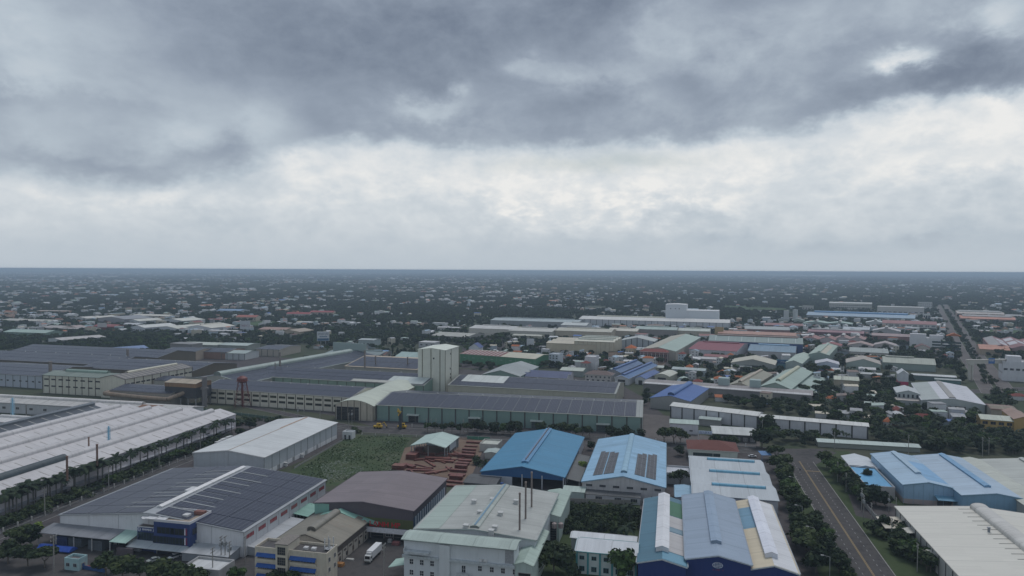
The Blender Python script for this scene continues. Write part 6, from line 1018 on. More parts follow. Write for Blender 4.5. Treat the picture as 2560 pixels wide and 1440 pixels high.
for (px, py, k, h, wd, lab) in [(1385, 1432, 'round', 12, 1.3, 'large dark tree in front of the long low white roof, left of the teal trimmed house'), (1425, 1446, 'round', 11, 1.1, 'large dark tree covering the left end of the teal trimmed white house'), (1558, 1452, 'round', 12.5, 1.1, 'large dark tree covering the right end of the teal trimmed white house'),
    (1345, 1452, 'broad', 10, 1.2, 'spreading tree behind the white truck beside the pale green annex'), (1300, 1480, 'broad', 7, 1.2, 'low tree at the bottom edge under the chimney factory annex'), (1574, 1315, 'coconut', 11, 1.2, 'coconut palm in the grove left of the blue walled warehouse, farther one'), (1570, 1372, 'coconut', 11, 1.2, 'coconut palm in the grove left of the blue walled warehouse, nearer one'),
    (1453, 1184, 'yellow', 7, 1., 'bright yellow green tree between the two blue roofed factories'), (1968, 1240, 'yellow', 7, 1., 'bright yellow green tree on the left verge of the wide road'), (1700, 1213, 'broad', 8, 1.5, 'spreading tree over the gap between pale blue roofs'), (2165, 1212, 'round', 9, 1., 'dark tree in front of the bright blue roofed low building'), (2190, 1262, 'round', 10, 1.4, 'wide dark tree beside the transformer yard'), (2150, 1255, 'round', 9, 1.2, 'dark tree between wide road and transformer yard'), (2215, 1268, 'round', 8, 1.1, 'dark tree before the pale blue end wall'),
    (50, 1372, 'broad', 9, 1.3, 'dark tree at the left edge above the guard house'), (75, 1368, 'round', 9, 1.2, 'dark round tree left of the blue tarpaulins'), (100, 1335, 'yellow', 5, 1.2, 'yellowish shrub at the left end of the solar canopy'), (20, 1410, 'broad', 8, 1.4, 'spreading tree in the bottom left corner, left one'), (70, 1415, 'broad', 8, 1.4, 'spreading tree in the bottom left corner, middle one'), (112, 1420, 'broad', 8, 1.4, 'spreading tree in the bottom left corner, right one'),
    (45, 1465, 'bush', 4, 1.3, 'shrub at the very bottom left'), (265, 1440, 'broad', 8, 1.4, 'flat crowned tree at the bottom edge right of the guard house'), (305, 1452, 'broad', 8.5, 1.4, 'flat crowned tree below the white car, left one'), (350, 1455, 'broad', 8.5, 1.4, 'flat crowned tree below the white car, second from left'), (395, 1460, 'broad', 8.5, 1.4, 'flat crowned tree below the white car, third from left'), (440, 1470, 'broad', 8.5, 1.4, 'flat crowned tree below the white car, fourth from left'), (485, 1480, 'broad', 8, 1.3, 'flat crowned tree left of the white canopy'), (590, 1462, 'round', 7, 1.2, 'dark tree at the bottom left of the cream office'), (680, 1475, 'round', 7, 1.4, 'dark tree in front of the cream office'), (720, 1480, 'broad', 7, 1.4, 'dark tree in front of the cream office stair tower'),
    (600, 1092, 'round', 6, 1.4, 'round shrub at the far end of the palm row'), (625, 1072, 'round', 8, 1.3, 'dark tree at the far end of the long white factory'), (610, 1060, 'bush', 5, 1.5, 'shrub behind the long white factory end'), (1200, 1185, 'coconut', 6, 1.1, 'small palm between the red steel stacks and the blue shed'), (1190, 1205, 'bush', 4, 1.3, 'shrub beside the red steel stacks'), (1205, 1160, 'bush', 4.5, 1.2, 'banana clump left of the bright blue roof'), (890, 1080, 'bush', 4, 1.3, 'shrub beside the little white guard house'), (1490, 1155, 'round', 7, 1.3, 'dark tree in the gap left of the pale blue factory'), (1478, 1125, 'round', 6, 1.2, 'dark tree at the far end of the gap between blue roofs'), (1700, 1140, 'round', 7, 1.3, 'dark tree left of the red hipped office'), (1905, 1120, 'round', 13, 1.3, 'big dark tree where the long white shed is hidden'), (1925, 1085, 'round', 14, 1.2, 'tall dark tree splitting the two long white sheds'), (1940, 1150, 'broad', 9, 1.3, 'dark tree right of the red hipped office')]:
    x, y, _ = W(px, py); plant(x, y, k, h, lab, None, wide=wd); NTREE += 1
# ================================================================== scattered trees and houses
fa = np.array(FOOT); FO = fa[:, :2]; FU = np.stack([np.cos(np.radians(fa[:, 2])), -np.sin(np.radians(fa[:, 2]))], 1); FV = np.stack([np.sin(np.radians(fa[:, 2])), np.cos(np.radians(fa[:, 2]))], 1)
def blocked(P, m=2.5, front=0.):
    bad = np.zeros(len(P), bool)
    for o, u, v, L, D in zip(FO, FU, FV, fa[:, 3], fa[:, 4]):
        q = P-o; a, b = q@u, q@v; bad |= (a > -m) & (a < L+m) & (b > -m-front) & (b < D+m)
    for a, b, hw in ROADS:
        d = b-a; L = np.linalg.norm(d); d = d/L; q = P-a; t = q@d; s = np.abs(q@np.array([d[1], -d[0]])); bad |= (t > -2) & (t < L+2) & (s < hw+m*.8)
    return bad
def inpoly(P, poly):
    x, y = P[:, 0], P[:, 1]; r = np.zeros(len(P), bool); n = len(poly)
    for i in range(n):
        (x0, y0), (x1, y1) = poly[i], poly[(i+1) % n]
        c = ((y0 > y) != (y1 > y)); r ^= c & (x < (x1-x0)*(y-y0)/(y1-y0+1e-12)+x0)
    return r
def vnoise(P, sc, seed):
    r = np.random.default_rng(seed); G = r.random((256, 256)); q = P/sc+1000.; i = np.floor(q).astype(int); f = q-i; f = f*f*(3-2*f); g = lambda a, b: G[(i[:, 0]+a) % 256, (i[:, 1]+b) % 256]
    return (g(0, 0)*(1-f[:, 0])+g(1, 0)*f[:, 0])*(1-f[:, 1])+(g(0, 1)*(1-f[:, 0])+g(1, 1)*f[:, 0])*f[:, 1]
def fbm(P, sc, seed): return sum(vnoise(P, sc/2**k, seed+k)*.5**k for k in range(4))/1.875
def wpoly(px): return [tuple(W(*p)[:2]) for p in px]
def scatter(poly, step, jit=.45):
    a = np.array(poly); x0, y0 = a.min(0); x1, y1 = a.max(0); X, Y = np.meshgrid(np.arange(x0, x1, step), np.arange(y0, y1, step)); P = np.stack([X.ravel(), Y.ravel()], 1); P = P+rng.uniform(-jit*step, jit*step, P.shape); return P[inpoly(P, poly)]
TR = []   # x, y, kind, height
KN = ['broad', 'round', 'bush', 'coconut', 'thin']
def veg(pxpoly, step, kinds, h0, h1, keep=1., m=2.5, front=0.):
    P = scatter(wpoly(pxpoly), step); P = P[~blocked(P, m, front)]; P = P[rng.random(len(P)) < keep]
    for x, y in P: TR.append((x, y, kinds[rng.integers(len(kinds))], rng.uniform(h0, h1)))
veg([(1395, 1268), (1600, 1275), (1597, 1335), (1420, 1335), (1345, 1430), (1335, 1440), (1350, 1325)], 4.2, ['bush', 'bush', 'bush', 'round'], 2.5, 5, 1., 1.5)
veg([(1900, 1070), (1960, 1085), (2170, 1085), (2230, 1095), (2560, 1090), (2620, 1140), (2300, 1134), (2110, 1132), (2060, 1118), (1950, 1112), (1900, 1105)], 5.6, ['round', 'round', 'coconut', 'broad', 'coconut'], 6, 9, 1., 2., 13)
veg([(1720, 1000), (1950, 985), (2240, 975), (2250, 1025), (2460, 1025), (2450, 1095), (2190, 1080), (1930, 1035), (1760, 1000)], 7, ['round', 'broad', 'coconut', 'round'], 5.5, 9, .9, 2., 6)
veg([(1150, 895), (1380, 830), (1840, 805), (2350, 790), (2400, 900), (2060, 960), (1960, 1000), (1640, 990), (1560, 945)], 12, ['round', 'broad', 'bush'], 5, 9, .6, 2.5, 5)
veg([(1950, 985), (2050, 900), (2110, 900), (2120, 935), (2300, 955), (2240, 980), (2050, 1000)], 11, ['round', 'broad', 'round', 'coconut'], 6, 10, .72, 3, 5)
veg([(1640, 940), (1690, 925), (1960, 925), (1960, 940), (1830, 950), (1720, 955)], 11, ['round', 'broad'], 6, 9, .6, 3, 6)
veg([(2170, 860), (2280, 865), (2290, 885), (2380, 905), (2420, 960), (2360, 930), (2230, 888), (2160, 880)], 13, ['round', 'broad'], 7, 11, .85, 3, 5)
veg([(2440, 860), (2480, 860), (2600, 905), (2600, 935), (2500, 920)], 12, ['round', 'broad'], 6, 10, .7, 3)
veg([(2380, 985), (2450, 1010), (2620, 1020), (2620, 1000), (2500, 985)], 12, ['round', 'bush'], 4, 8, .5, 3)
veg([(1100, 900), (1110, 935), (1390, 930), (1390, 900), (1330, 925), (1160, 912)], 11, ['round', 'broad'], 5, 8, .5, 3)
veg([(1390, 860), (1600, 885), (1600, 910), (1390, 900)], 13, ['round', 'broad'], 6, 10, .62, 3, 5)
veg([(1150, 845), (1370, 845), (1370, 885), (1150, 880)], 14, ['round', 'thin', 'broad'], 8, 12, .6, 3, 5)
veg([(175, 845), (430, 845), (440, 868), (420, 890), (180, 882), (-60, 880), (-60, 862), (170, 862)], 9, ['round', 'broad', 'round'], 7, 11, .95, 3, 16)
veg([(750, 905), (830, 900), (1000, 880), (1045, 880), (1045, 898), (900, 905), (800, 925)], 10, ['round', 'thin'], 6, 9, .75, 3)
veg([(540, 840), (800, 845), (1020, 850), (1040, 880), (830, 880), (680, 872), (560, 858)], 14, ['round', 'broad'], 6, 10, .7, 3, 4)
veg([(600, 1040), (700, 1052), (900, 1068), (860, 1062), (640, 1060)], 7, ['bush'], 2, 4, .7, 2)
veg([(1610, 1015), (1680, 1000), (1680, 990), (1610, 985)], 8, ['round'], 5, 7, .7, 2)
veg([(2055, 1330), (2080, 1330), (2165, 1440), (2110, 1440)], 4.5, ['bush'], 2, 3.6, .8, 1)
# belt of mixed country: gardens, orchards and hamlets out to the skyline
def wedge(y0, y1, step, side=1.06):
    Y = np.arange(y0, y1, step); out = []
    for y in Y:
        w = y*.78*side+60; x = np.arange(-w, w, step); out.append(np.stack([x, np.full(len(x), y)], 1))
    P = np.concatenate(out); return P+rng.uniform(-.48*step, .48*step, P.shape)
LOWZ = wpoly([(1160, 800), (1450, 785), (1840, 800), (2000, 775), (2350, 765), (2400, 880), (2400, 960), (1960, 1010), (1640, 1000), (1150, 960)])
WORKS = wpoly([(-400, 880), (500, 880), (800, 858), (1050, 888), (1560, 940), (1640, 1000), (1640, 1100), (-400, 1100)])
P = wedge(1000, 3000, 9.6); d = fbm(P, 300, 3); keep = (d > .33) | (rng.random(len(P)) < .65); P = P[keep & ~blocked(P, 4)]; P = P[~inpoly(P, WORKS)]; z_ = inpoly(P, LOWZ); P = P[~z_ | (rng.random(len(P)) < .35)]
BELT = P
P = wedge(3000, 6500, 17); d = fbm(P, 600, 8); BELT2 = P[(d > .30) | (rng.random(len(P)) < .75)]
P = wedge(6500, 15000, 48); d = fbm(P, 1500, 9); BELT3 = P[(d > .36) | (rng.random(len(P)) < .55)]
P = wedge(15000, 28000, 85); P = P[rng.random(len(P)) < .8]; BELT3 = np.concatenate([BELT3, P])
# houses
HC = []
def houses(P, big=1.): 
    for x, y in P: HC.append((x, y, big))
def hs(pxpoly, step, keep): P = scatter(wpoly(pxpoly), step, .4); P = P[~blocked(P, 6)]; houses(P[rng.random(len(P)) < keep])
hs([(1730, 1000), (1940, 990), (2240, 985), (2245, 1030), (2450, 1030), (2440, 1075), (2190, 1070), (1960, 1035), (1780, 1000)], 14, .62)
hs([(1390, 880), (1600, 890), (1640, 940), (1600, 950), (1530, 935), (1450, 925), (1390, 900)], 17, .7)
hs([(1670, 870), (1830, 890), (1960, 930), (1850, 930), (1700, 930)], 20, .45); hs([(2050, 905), (2120, 905), (2320, 955), (2240, 965), (2050, 960)], 22, .3)
hs([(1150, 895), (1380, 830), (1840, 805), (2350, 790), (2400, 900), (2060, 960), (1960, 1000), (1640, 990), (1560, 945)], 18, .5); hs([(2500, 925), (2640, 930), (2640, 1000), (2540, 1010), (2470, 985)], 20, .5); hs([(400, 830), (640, 825), (1040, 855), (1040, 875), (830, 875), (560, 855), (410, 850)], 26, .45); hs([(-40, 790), (330, 785), (330, 835), (-40, 845)], 28, .35)
FIELDS = []
for _ in range(60):
    y = 1150*math.exp(rng.random()*1.9); x = rng.uniform(-.85, .85)*y; w, d_ = rng.uniform(20, 55)*(1+y/6000), rng.uniform(25, 80)*(1+y/4000); FIELDS.append((x, y, w, d_, math.radians(rng.choice((-14, -25, -30, 10)))))
FP = np.array([(f[0], f[1]) for f in FIELDS]); ok = ~blocked(FP, 60) & ~inpoly(FP, WORKS) & ~inpoly(FP, LOWZ); FIELDS = [f for f, k in zip(FIELDS, ok) if k]
FM = [groundmat('crop_field', c, (.02, .1, .6)) for c in ([(.04, .075, .028), (.055, .095, .035), (.075, .115, .045)], [(.045, .058, .032), (.060, .070, .040), (.050, .066, .032)], [(.055, .055, .038), (.070, .068, .048), (.050, .055, .035)])]
for (x, y, w, d_, a) in FIELDS:
    c_, s_ = math.cos(a), math.sin(a); b = MB(); b.quad(*[(x+u_*c_-v_*s_, y+u_*s_+v_*c_, 0) for u_, v_ in ((-w, -d_), (w, -d_), (w, d_), (-w, d_))]); o = part('field', b, FM[int(rng.integers(3))], None, (0, 0, .05+.02*FIELDS.index((x, y, w, d_, a)))); o["kind"] = "structure"
def infield(P, m=0.):
    r = np.zeros(len(P), bool)
    for (x, y, w, d_, a) in FIELDS:
        q = P-np.array([x, y]); u_ = q[:, 0]*math.cos(a)+q[:, 1]*math.sin(a); v_ = -q[:, 0]*math.sin(a)+q[:, 1]*math.cos(a); r |= (np.abs(u_) < w+m) & (np.abs(v_) < d_+m)
    return r
BELT = BELT[~infield(BELT)]; BELT2 = BELT2[~infield(BELT2)]
ST = []
for _ in range(440):
    y = 1120*math.exp(rng.random()**.8*2.1); x = rng.uniform(-.85, .85)*y; a = math.radians(rng.choice((14, 104, 30, 120, 95, 5))+rng.uniform(-6, 6)); Ls = rng.uniform(80, 420); n_ = int(Ls/12)
    t_ = np.linspace(-Ls/2, Ls/2, n_); side = rng.choice((-1, 1), n_)*9.; ST.append(np.stack([x+t_*math.sin(a)+side*math.cos(a), y+t_*math.cos(a)-side*math.sin(a)], 1)[rng.random(n_) < .72])
P = np.concatenate(ST); P = P[(~blocked(P, 8)) & (~inpoly(P, WORKS)) & ~inpoly(P, LOWZ) & ~infield(P, 5)]; houses(P[P[:, 1] < 3000]); houses(P[P[:, 1] >= 3000], 1.35)
P = wedge(1150, 3000, 38); d = fbm(P, 420, 21); houses(P[(~blocked(P, 8)) & (~inpoly(P, WORKS)) & (rng.random(len(P)) < np.clip((d-.50)*2.4, .05, .4)) & ~(inpoly(P, LOWZ) & (rng.random(len(P)) < .6))])
P = wedge(3000, 6500, 52); d = fbm(P, 800, 22); houses(P[rng.random(len(P)) < np.clip((d-.48)*2.6, .05, .5)], 1.5)
P = wedge(6500, 22000, 120); d = fbm(P, 2000, 23); houses(P[rng.random(len(P)) < np.clip((d-.44)*3., .06, .7)], 2.6)
HC = [h for h in HC if not (h[1] > 1900 and h[0]/h[1] > .12 and h[1] < 9000 and rng.random() < .62)]
HC.sort(key=lambda t: t[1]); print('houses', len(HC))
RC = [('white', (.52, .53, .54), 26), ('grey', (.28, .29, .30), 18), ('pale blue', (.28, .38, .46), 9), ('pale green', (.34, .42, .38), 9), ('orange', (.36, .12, .05), 12), ('dark red', (.20, .06, .05), 8), ('brown', (.16, .11, .09), 8), ('cream', (.50, .46, .36), 8), ('bright blue', (.05, .13, .36), 3)]
WC = [('white', (.58, .59, .60)), ('cream', (.50, .46, .36)), ('pale blue', (.40, .47, .52)), ('grey', (.30, .30, .30)), ('peach', (.50, .36, .28))]
rw = np.array([r[2] for r in RC], float); rw /= rw.sum()
LM = [('the phone mast', 2105, 960), ('the cream tower', 1100, 910), ('the gate arch', 2470, 920), ('the white roof hall', 2350, 990), ('the long white sheds', 1920, 1050), ('the brick red office', 1635, 890), ('the blue vented shed', 1690, 985), ('the red roofed school', 780, 782), ('the white gabled factories', 430, 805), ('the green walled factory', 1240, 890), ('the large billboard', 810, 840), ('the yellow building', 2490, 1060), ('the maroon roofed factory', 1780, 870), ('the tall white blocks', 1720, 780), ('the white terrace block', 2315, 850), ('the long blue roofed hall', 2150, 785), ('the dark left grove', 300, 870), ('the navy gabled house', 1184, 860), ('the dark grey barn', 270, 790)]
_cnt = {}
def place_phrase(x, y, desc):
    px, py = proj((x, y, 3)); L = min(LM, key=lambda l: (l[1]-px)**2+6*(l[2]-py)**2); dx, dy = px-L[1], py-L[2]
    side = ('right of' if dx > 0 else 'left of') if abs(dx) > 2.2*abs(dy) else ('below' if dy > 0 else 'above'); k = (desc, side, L[0]); _cnt[k] = _cnt.get(k, 0)+1; i = _cnt[k]-1
    return f'{desc}, {ORD[i] if i < len(ORD) else "far"} {side} {L[0]}'
_hm = {}
def roof_faces(b, w, d, z, rt, rise):
    if rt == 'gable': b.prism([(-w/2-.4, z-.1), (0, z+rise), (w/2+.4, z-.1), (w/2+.4, z-.25), (0, z+rise-.16), (-w/2-.4, z-.25)], 'y', -d/2-.4, d/2+.4)
    elif rt == 'hip':
        o = .5; A = [(-w/2-o, -d/2-o, z), (w/2+o, -d/2-o, z), (w/2+o, d/2+o, z), (-w/2-o, d/2+o, z)]; h = min(w, d)/2*.9
        r0, r1 = ((0, -d/2+h, z+rise), (0, d/2-h, z+rise)) if d >= w else ((-w/2+h, 0, z+rise), (w/2-h, 0, z+rise))
        if d >= w: b.quad(A[0], A[1], r0); b.quad(A[1], A[2], r1, r0); b.quad(A[2], A[3], r1); b.quad(A[3], A[0], r0, r1)
        else: b.quad(A[0], A[1], r1, r0); b.quad(A[1], A[2], r1); b.quad(A[2], A[3], r0, r1); b.quad(A[3], A[0], r0)
    elif rt == 'mono': b.prism([(-w/2-.4, z), (w/2+.4, z+rise*.5), (w/2+.4, z+rise*.5-.15), (-w/2-.4, z-.15)], 'y', -d/2-.4, d/2+.4)
    else: b.box(-w/2-.2, w/2+.2, -d/2-.2, d/2+.2, z-.05, z+.35)
def house(x, y, rz):
    w, d = round(random.uniform(5, 9)), round(random.uniform(7, 13)); fl = random.choices((1, 2, 3), (14, 4, 1))[0]; z = 3.3*fl+.4
    rc = RC[rng.choice(len(RC), p=rw)]; wc = WC[0] if random.random() < .5 else random.choice(WC); rt = 'hip' if rc[0] in ('orange', 'dark red') and random.random() < .7 else random.choice(('gable', 'gable', 'mono', 'flat') if fl > 1 else ('gable', 'gable', 'gable', 'mono'))
    desc = f'{("small", "two storey", "three storey")[fl-1]} {wc[0]} house with {"flat " if rt == "flat" else "hipped " if rt == "hip" else ""}{rc[0]} roof'
    t = root('house', place_phrase(x, y, desc), 'house', (x, y, 0), rz, 'houses among the trees')
    k = ('w', w, d, z, rt, wc[0])
    if k not in _hm:
        b = MB()
        if rt == 'gable': b.prism([(-w/2, 0), (w/2, 0), (w/2, z-.2), (0, z+w*.17-.2), (-w/2, z-.2)], 'y', -d/2, d/2)
        else: b.box(-w/2, w/2, -d/2, d/2, 0, z-.1)
        _hm[k] = b.mesh('wall', wallm(wc[1], .6))
    part('wall', _hm[k], None, t); k = ('r', w, d, z, rt, rc[0])
    if k not in _hm: b = MB(); roof_faces(b, w, d, z, rt, w*.17 if rt == 'gable' else 2.2); _hm[k] = b.mesh('roof', tilem(rc[1]) if rc[0] in ('orange', 'dark red') else roofm(rc[1], 'y', .7))
    part('roof', _hm[k], None, t)
    if y < 1100:
        for f in range(fl):
            for q in (-w*.27, w*.27): part('window', window_mesh(1.2, 1.2, (.4, .4, .4), 2), None, t, (q, -d/2-.02, 1.9+3.3*f))
        if random.random() < .35: b = MB(); b.prism([(-d/2-3, 2.4), (-d/2, 3.0), (-d/2, 2.85), (-d/2-3, 2.25)], 'x', -w/2, w/2); part('porch_roof', b, roofm(random.choice(RC[:4])[1], 'x', .5), t)
NH = 300; acc = []; k_ = 0
for (x, y, bg) in HC:
    k_ += 1
    if len(acc) < NH: house(x, y, math.radians(random.choice((-14, -22, -28, 66, 74, 80, -100, -30))+random.uniform(-6, 6))); acc.append((x, y))
    else: break
# the countless farther houses: one mesh, colours per face
cols = []; vb = []; fbk = []; 
cmats = [roofm(r[1], 'y', .6) for r in RC]+[wallm(w_[1], .5) for w_ in WC]; mi = []
for (x, y, bg) in HC[k_:]:
    w, d = rng.uniform(5, 10)*bg, rng.uniform(7, 16)*bg
    if rng.random() < .12: w *= 1.7; d *= 2.2
    a = math.radians(rng.choice((-15, -25, -30, 65, 75))+rng.uniform(-8, 8)); z = 3.2*rng.choice((1, 1, 1, 2, 2, 3))*(1+.35*(bg-1))+1.2; ri = w*.16 if rng.random() < .7 else 0.; ca_, sa = math.cos(a), math.sin(a); n = len(vb)
    for (u_, v_, zz) in ((-w/2, -d/2, 0), (w/2, -d/2, 0), (w/2, d/2, 0), (-w/2, d/2, 0), (-w/2, -d/2, z), (w/2, -d/2, z), (w/2, d/2, z), (-w/2, d/2, z), (0, -d/2, z+ri), (0, d/2, z+ri)): vb.append((x+u_*ca_-v_*sa, y+u_*sa+v_*ca_, zz))
    r_ = int(rng.choice(len(RC), p=rw)); w2 = len(RC)+(0 if rng.random() < .55 else int(rng.integers(len(WC))))
    for f, m_ in (((0, 1, 5, 8, 4), w2), ((1, 2, 6, 5), w2), ((2, 3, 7, 9, 6), w2), ((3, 0, 4, 7), w2), ((4, 8, 9, 7), r_), ((8, 5, 6, 9), r_)): fbk.append(tuple(n+i for i in f)); mi.append(m_)
me = bpy.data.meshes.new('far_houses'); me.from_pydata(vb, [], fbk); [me.materials.append(m_) for m_ in cmats]; me.polygons.foreach_set('material_index', mi); me.update()
o = link(bpy.data.objects.new('far_houses', me)); o['kind'] = 'stuff'; tag(o, 'countless small pale houses scattered through the green plain to the horizon', 'houses')
HP = np.array([(x, y) for x, y, b_ in HC]); 
# trees: nearest ones as things of their own, the rest as one wood
def away(P, r):
    return ~blocked_h(P)
def blocked_h(P):
    """keep trees off the houses (coarse grid test)"""
    cell = 9.; S = set((int(x//cell), int(y//cell)) for x, y in HP if y < 3200); return np.array([(int(x//cell), int(y//cell)) in S for x, y in P])
bx = BELT[away(BELT, 8)]
for x, y in bx: TR.append((x, y, KN[int(rng.choice(5, p=(.30, .42, .12, .08, .08)))], rng.uniform(4.5, 9.5)))
for x, y in BELT2: TR.append((x, y, KN[int(rng.choice(5, p=(.4, .5, .1, .0, .0)))], rng.uniform(6, 10)))
for x, y in BELT3: TR.append((x, y, KN[int(rng.choice(3, p=(.5, .4, .1)))], rng.uniform(8, 13)))
_h = [t for t in TR if t[1] < 1000]; _b = blocked_h(np.array([t[:2] for t in _h])); TR = [t for t, q in zip(_h, _b) if not q]+[t for t in TR if t[1] >= 1000]
TR.sort(key=lambda t: t[1]); NI = 300-NTREE+0; print('trees', len(TR), 'row trees', NTREE)
DS = {'broad': 'spreading green tree', 'round': 'dense dark tree', 'bush': 'low shrub', 'coconut': 'coconut palm', 'thin': 'slender tall tree'}
NI = max(60, NI); LMT = LM+[('the wide road junction', 2010, 1140), ('the white house with teal trim', 1515, 1380), ('the long pale green roof', 2170, 1115), ('the street before the green hall', 1300, 1100)]
LM = LMT
for (x, y, k, h) in TR[:NI]: plant(x, y, k, h, place_phrase(x, y, DS[k]), 'trees in the groves', wide=random.uniform(.9, 1.25))
rest = TR[NI:]; vs_ = list(CROWNS.items()); kidx = {}
for i, ((k, v), o) in enumerate(vs_): kidx.setdefault(k, []).append(i)
for k in KN:
    if k not in kidx: plant(*W(2300, 1100)[:2], k, 6, f'{DS[k]} in the dark belt above the blue sheds', 'trees in the groves'); 
vs_ = list(CROWNS.items()); kidx = {}
for i, ((k, v), o) in enumerate(vs_): kidx.setdefault(k, []).append(i)
pm = bpy.data.meshes.new('wood'); N = len(rest); pm.vertices.add(N); pm.vertices.foreach_set('co', np.array([(x, y, 0.) for x, y, _, _ in rest], np.float32).ravel())
def attr(nm, ty, dat): a = pm.attributes.new(nm, ty, 'POINT'); a.data.foreach_set('value' if ty != 'FLOAT_VECTOR' else 'vector', dat)
attr('pick', 'INT', np.array([kidx[k][int(rng.integers(len(kidx[k])))] for _, _, k, _ in rest], np.int32))
hh = np.array([h/NOM[k] for _, _, k, h in rest]); yy = np.array([y for _, y, _, _ in rest]); wd = hh*rng.uniform(.95, 1.35, N)*np.where(yy > 6500, 4.2, np.where(yy > 3000, 1.9, 1.05)); attr('sc', 'FLOAT_VECTOR', np.stack([wd, wd, hh], 1).astype(np.float32).ravel()); attr('rot', 'FLOAT_VECTOR', np.stack([np.zeros(N), np.zeros(N), rng.uniform(0, 6.28, N)], 1).astype(np.float32).ravel())
wo_ = link(bpy.data.objects.new('wood', pm)); wo_['kind'] = 'stuff'; tag(wo_, 'dark green tree cover of gardens and orchards filling the plain to the horizon', 'trees')
ng = bpy.data.node_groups.new('wood_scatter', 'GeometryNodeTree'); ng.interface.new_socket('Geometry', in_out='INPUT', socket_type='NodeSocketGeometry'); ng.interface.new_socket('Geometry', in_out='OUTPUT', socket_type='NodeSocketGeometry'); G = NT(ng)
gi = G.n('NodeGroupInput'); go = G.n('NodeGroupOutput'); jn = G.n('GeometryNodeJoinGeometry')
for (k, v), o in reversed(vs_):
    oi = G.n('GeometryNodeObjectInfo', transform_space='ORIGINAL'); oi.inputs[0].default_value = o; oi.inputs['As Instance'].default_value = True; ng.links.new(oi.outputs['Geometry'], jn.inputs[0])
def na(nm, ty): a = G.n('GeometryNodeInputNamedAttribute', data_type=ty); a.inputs[0].default_value = nm; return a.outputs[0]
ip = G.n('GeometryNodeInstanceOnPoints'); ng.links.new(gi.outputs[0], ip.inputs['Points']); ng.links.new(jn.outputs[0], ip.inputs['Instance']); ip.inputs['Pick Instance'].default_value = True
G.put(ip.inputs['Instance Index'], na('pick', 'INT')); G.put(ip.inputs['Rotation'], na('rot', 'FLOAT_VECTOR')); G.put(ip.inputs['Scale'], na('sc', 'FLOAT_VECTOR')); ng.links.new(ip.outputs[0], go.inputs[0])
wo_.modifiers.new('scatter', 'NODES').node_group = ng
# tall grass of the field
P = scatter(wpoly([(740, 1182), (870, 1092), (1030, 1090), (1010, 1120), (985, 1180), (900, 1190), (815, 1212)]), 1.35, .5); P = P[~blocked(P, .5)]; P = P[rng.random(len(P)) < .35+.6*(fbm(P, 18, 31) > .5)]; W1 = wpoly([(800, 1165), (850, 1150), (925, 1172), (890, 1185), (840, 1205), (815, 1205)])
iw = inpoly(P, W1) | ((fbm(P, 14, 5) > .66) & (rng.random(len(P)) < .25)); gb = MB()
for (x, y), w_ in zip(P, iw):
    hgt = rng.uniform(.15, .6); gb.cur = 1 if (w_ and rng.random() < .75) else 0
    for a in rng.uniform(0, 3.14, 2): c_, s_ = math.cos(a)*.55, math.sin(a)*.55; gb.quad((x-c_, y-s_, 0), (x+c_, y+s_, 0), (x+c_*.5+.2, y+s_*.5, hgt), (x-c_*.6, y-s_*.6+.2, hgt*.9))
o = part('tall_grass', gb, [leafm('tall_grass', (.026, .044, .018), (.042, .068, .028), (.070, .095, .042)), plain((.34, .36, .31), .9)], None); o['kind'] = 'stuff'; tag(o, 'rough tall grass with a pale seeding patch beside the white warehouse', 'grass')
# ================================================================== smaller things
def at0(px, py): p = W(px, py); return (float(p[0]), float(p[1]), 0.)
# red water tower
x, y, _ = at0(606, 1017); t = root('water_tower', 'red lattice water tower with a round red tank in front of the cream hall', 'water tower', (x, y, 0)); RED = roofm((.15, .04, .035), 'x', .8, .6); zt = 21
for i in range(6):
    a = i*math.pi/3; b = MB(); b.bar((7*math.cos(a), 7*math.sin(a), 0), (3.2*math.cos(a), 3.2*math.sin(a), zt), .2, 5); part('leg', b, RED, t)
b = MB()
for k in range(5):
    z0, z1 = zt*k/5, zt*(k+1)/5; r0, r1 = 7-3.8*k/5, 7-3.8*(k+1)/5
    for i in range(6):
        a, c = i*math.pi/3, (i+1)*math.pi/3; b.bar((r0*math.cos(a), r0*math.sin(a), z0), (r1*math.cos(c), r1*math.sin(c), z1), .11, 4); b.bar((r1*math.cos(a), r1*math.sin(a), z1), (r1*math.cos(c), r1*math.sin(c), z1), .11, 4)
part('bracing', b, RED, t); b = MB(); b.cyl(0, 0, 0, zt, .6, .6, 8); part('riser_pipe', b, RED, t)
b = MB(); b.cyl(0, 0, zt-1.6, zt, 2.0, 3.9, 16); b.cyl(0, 0, zt, zt+2.2, 3.9, 3.9, 16, False); b.cyl(0, 0, zt+2.2, zt+3.8, 3.9, 1.2, 16); part('tank', b, RED, t, smooth=False); b = MB(); b.cyl(0, 0, zt-.2, zt, 4.7, 4.7, 16); part('walkway', b, RED, t)
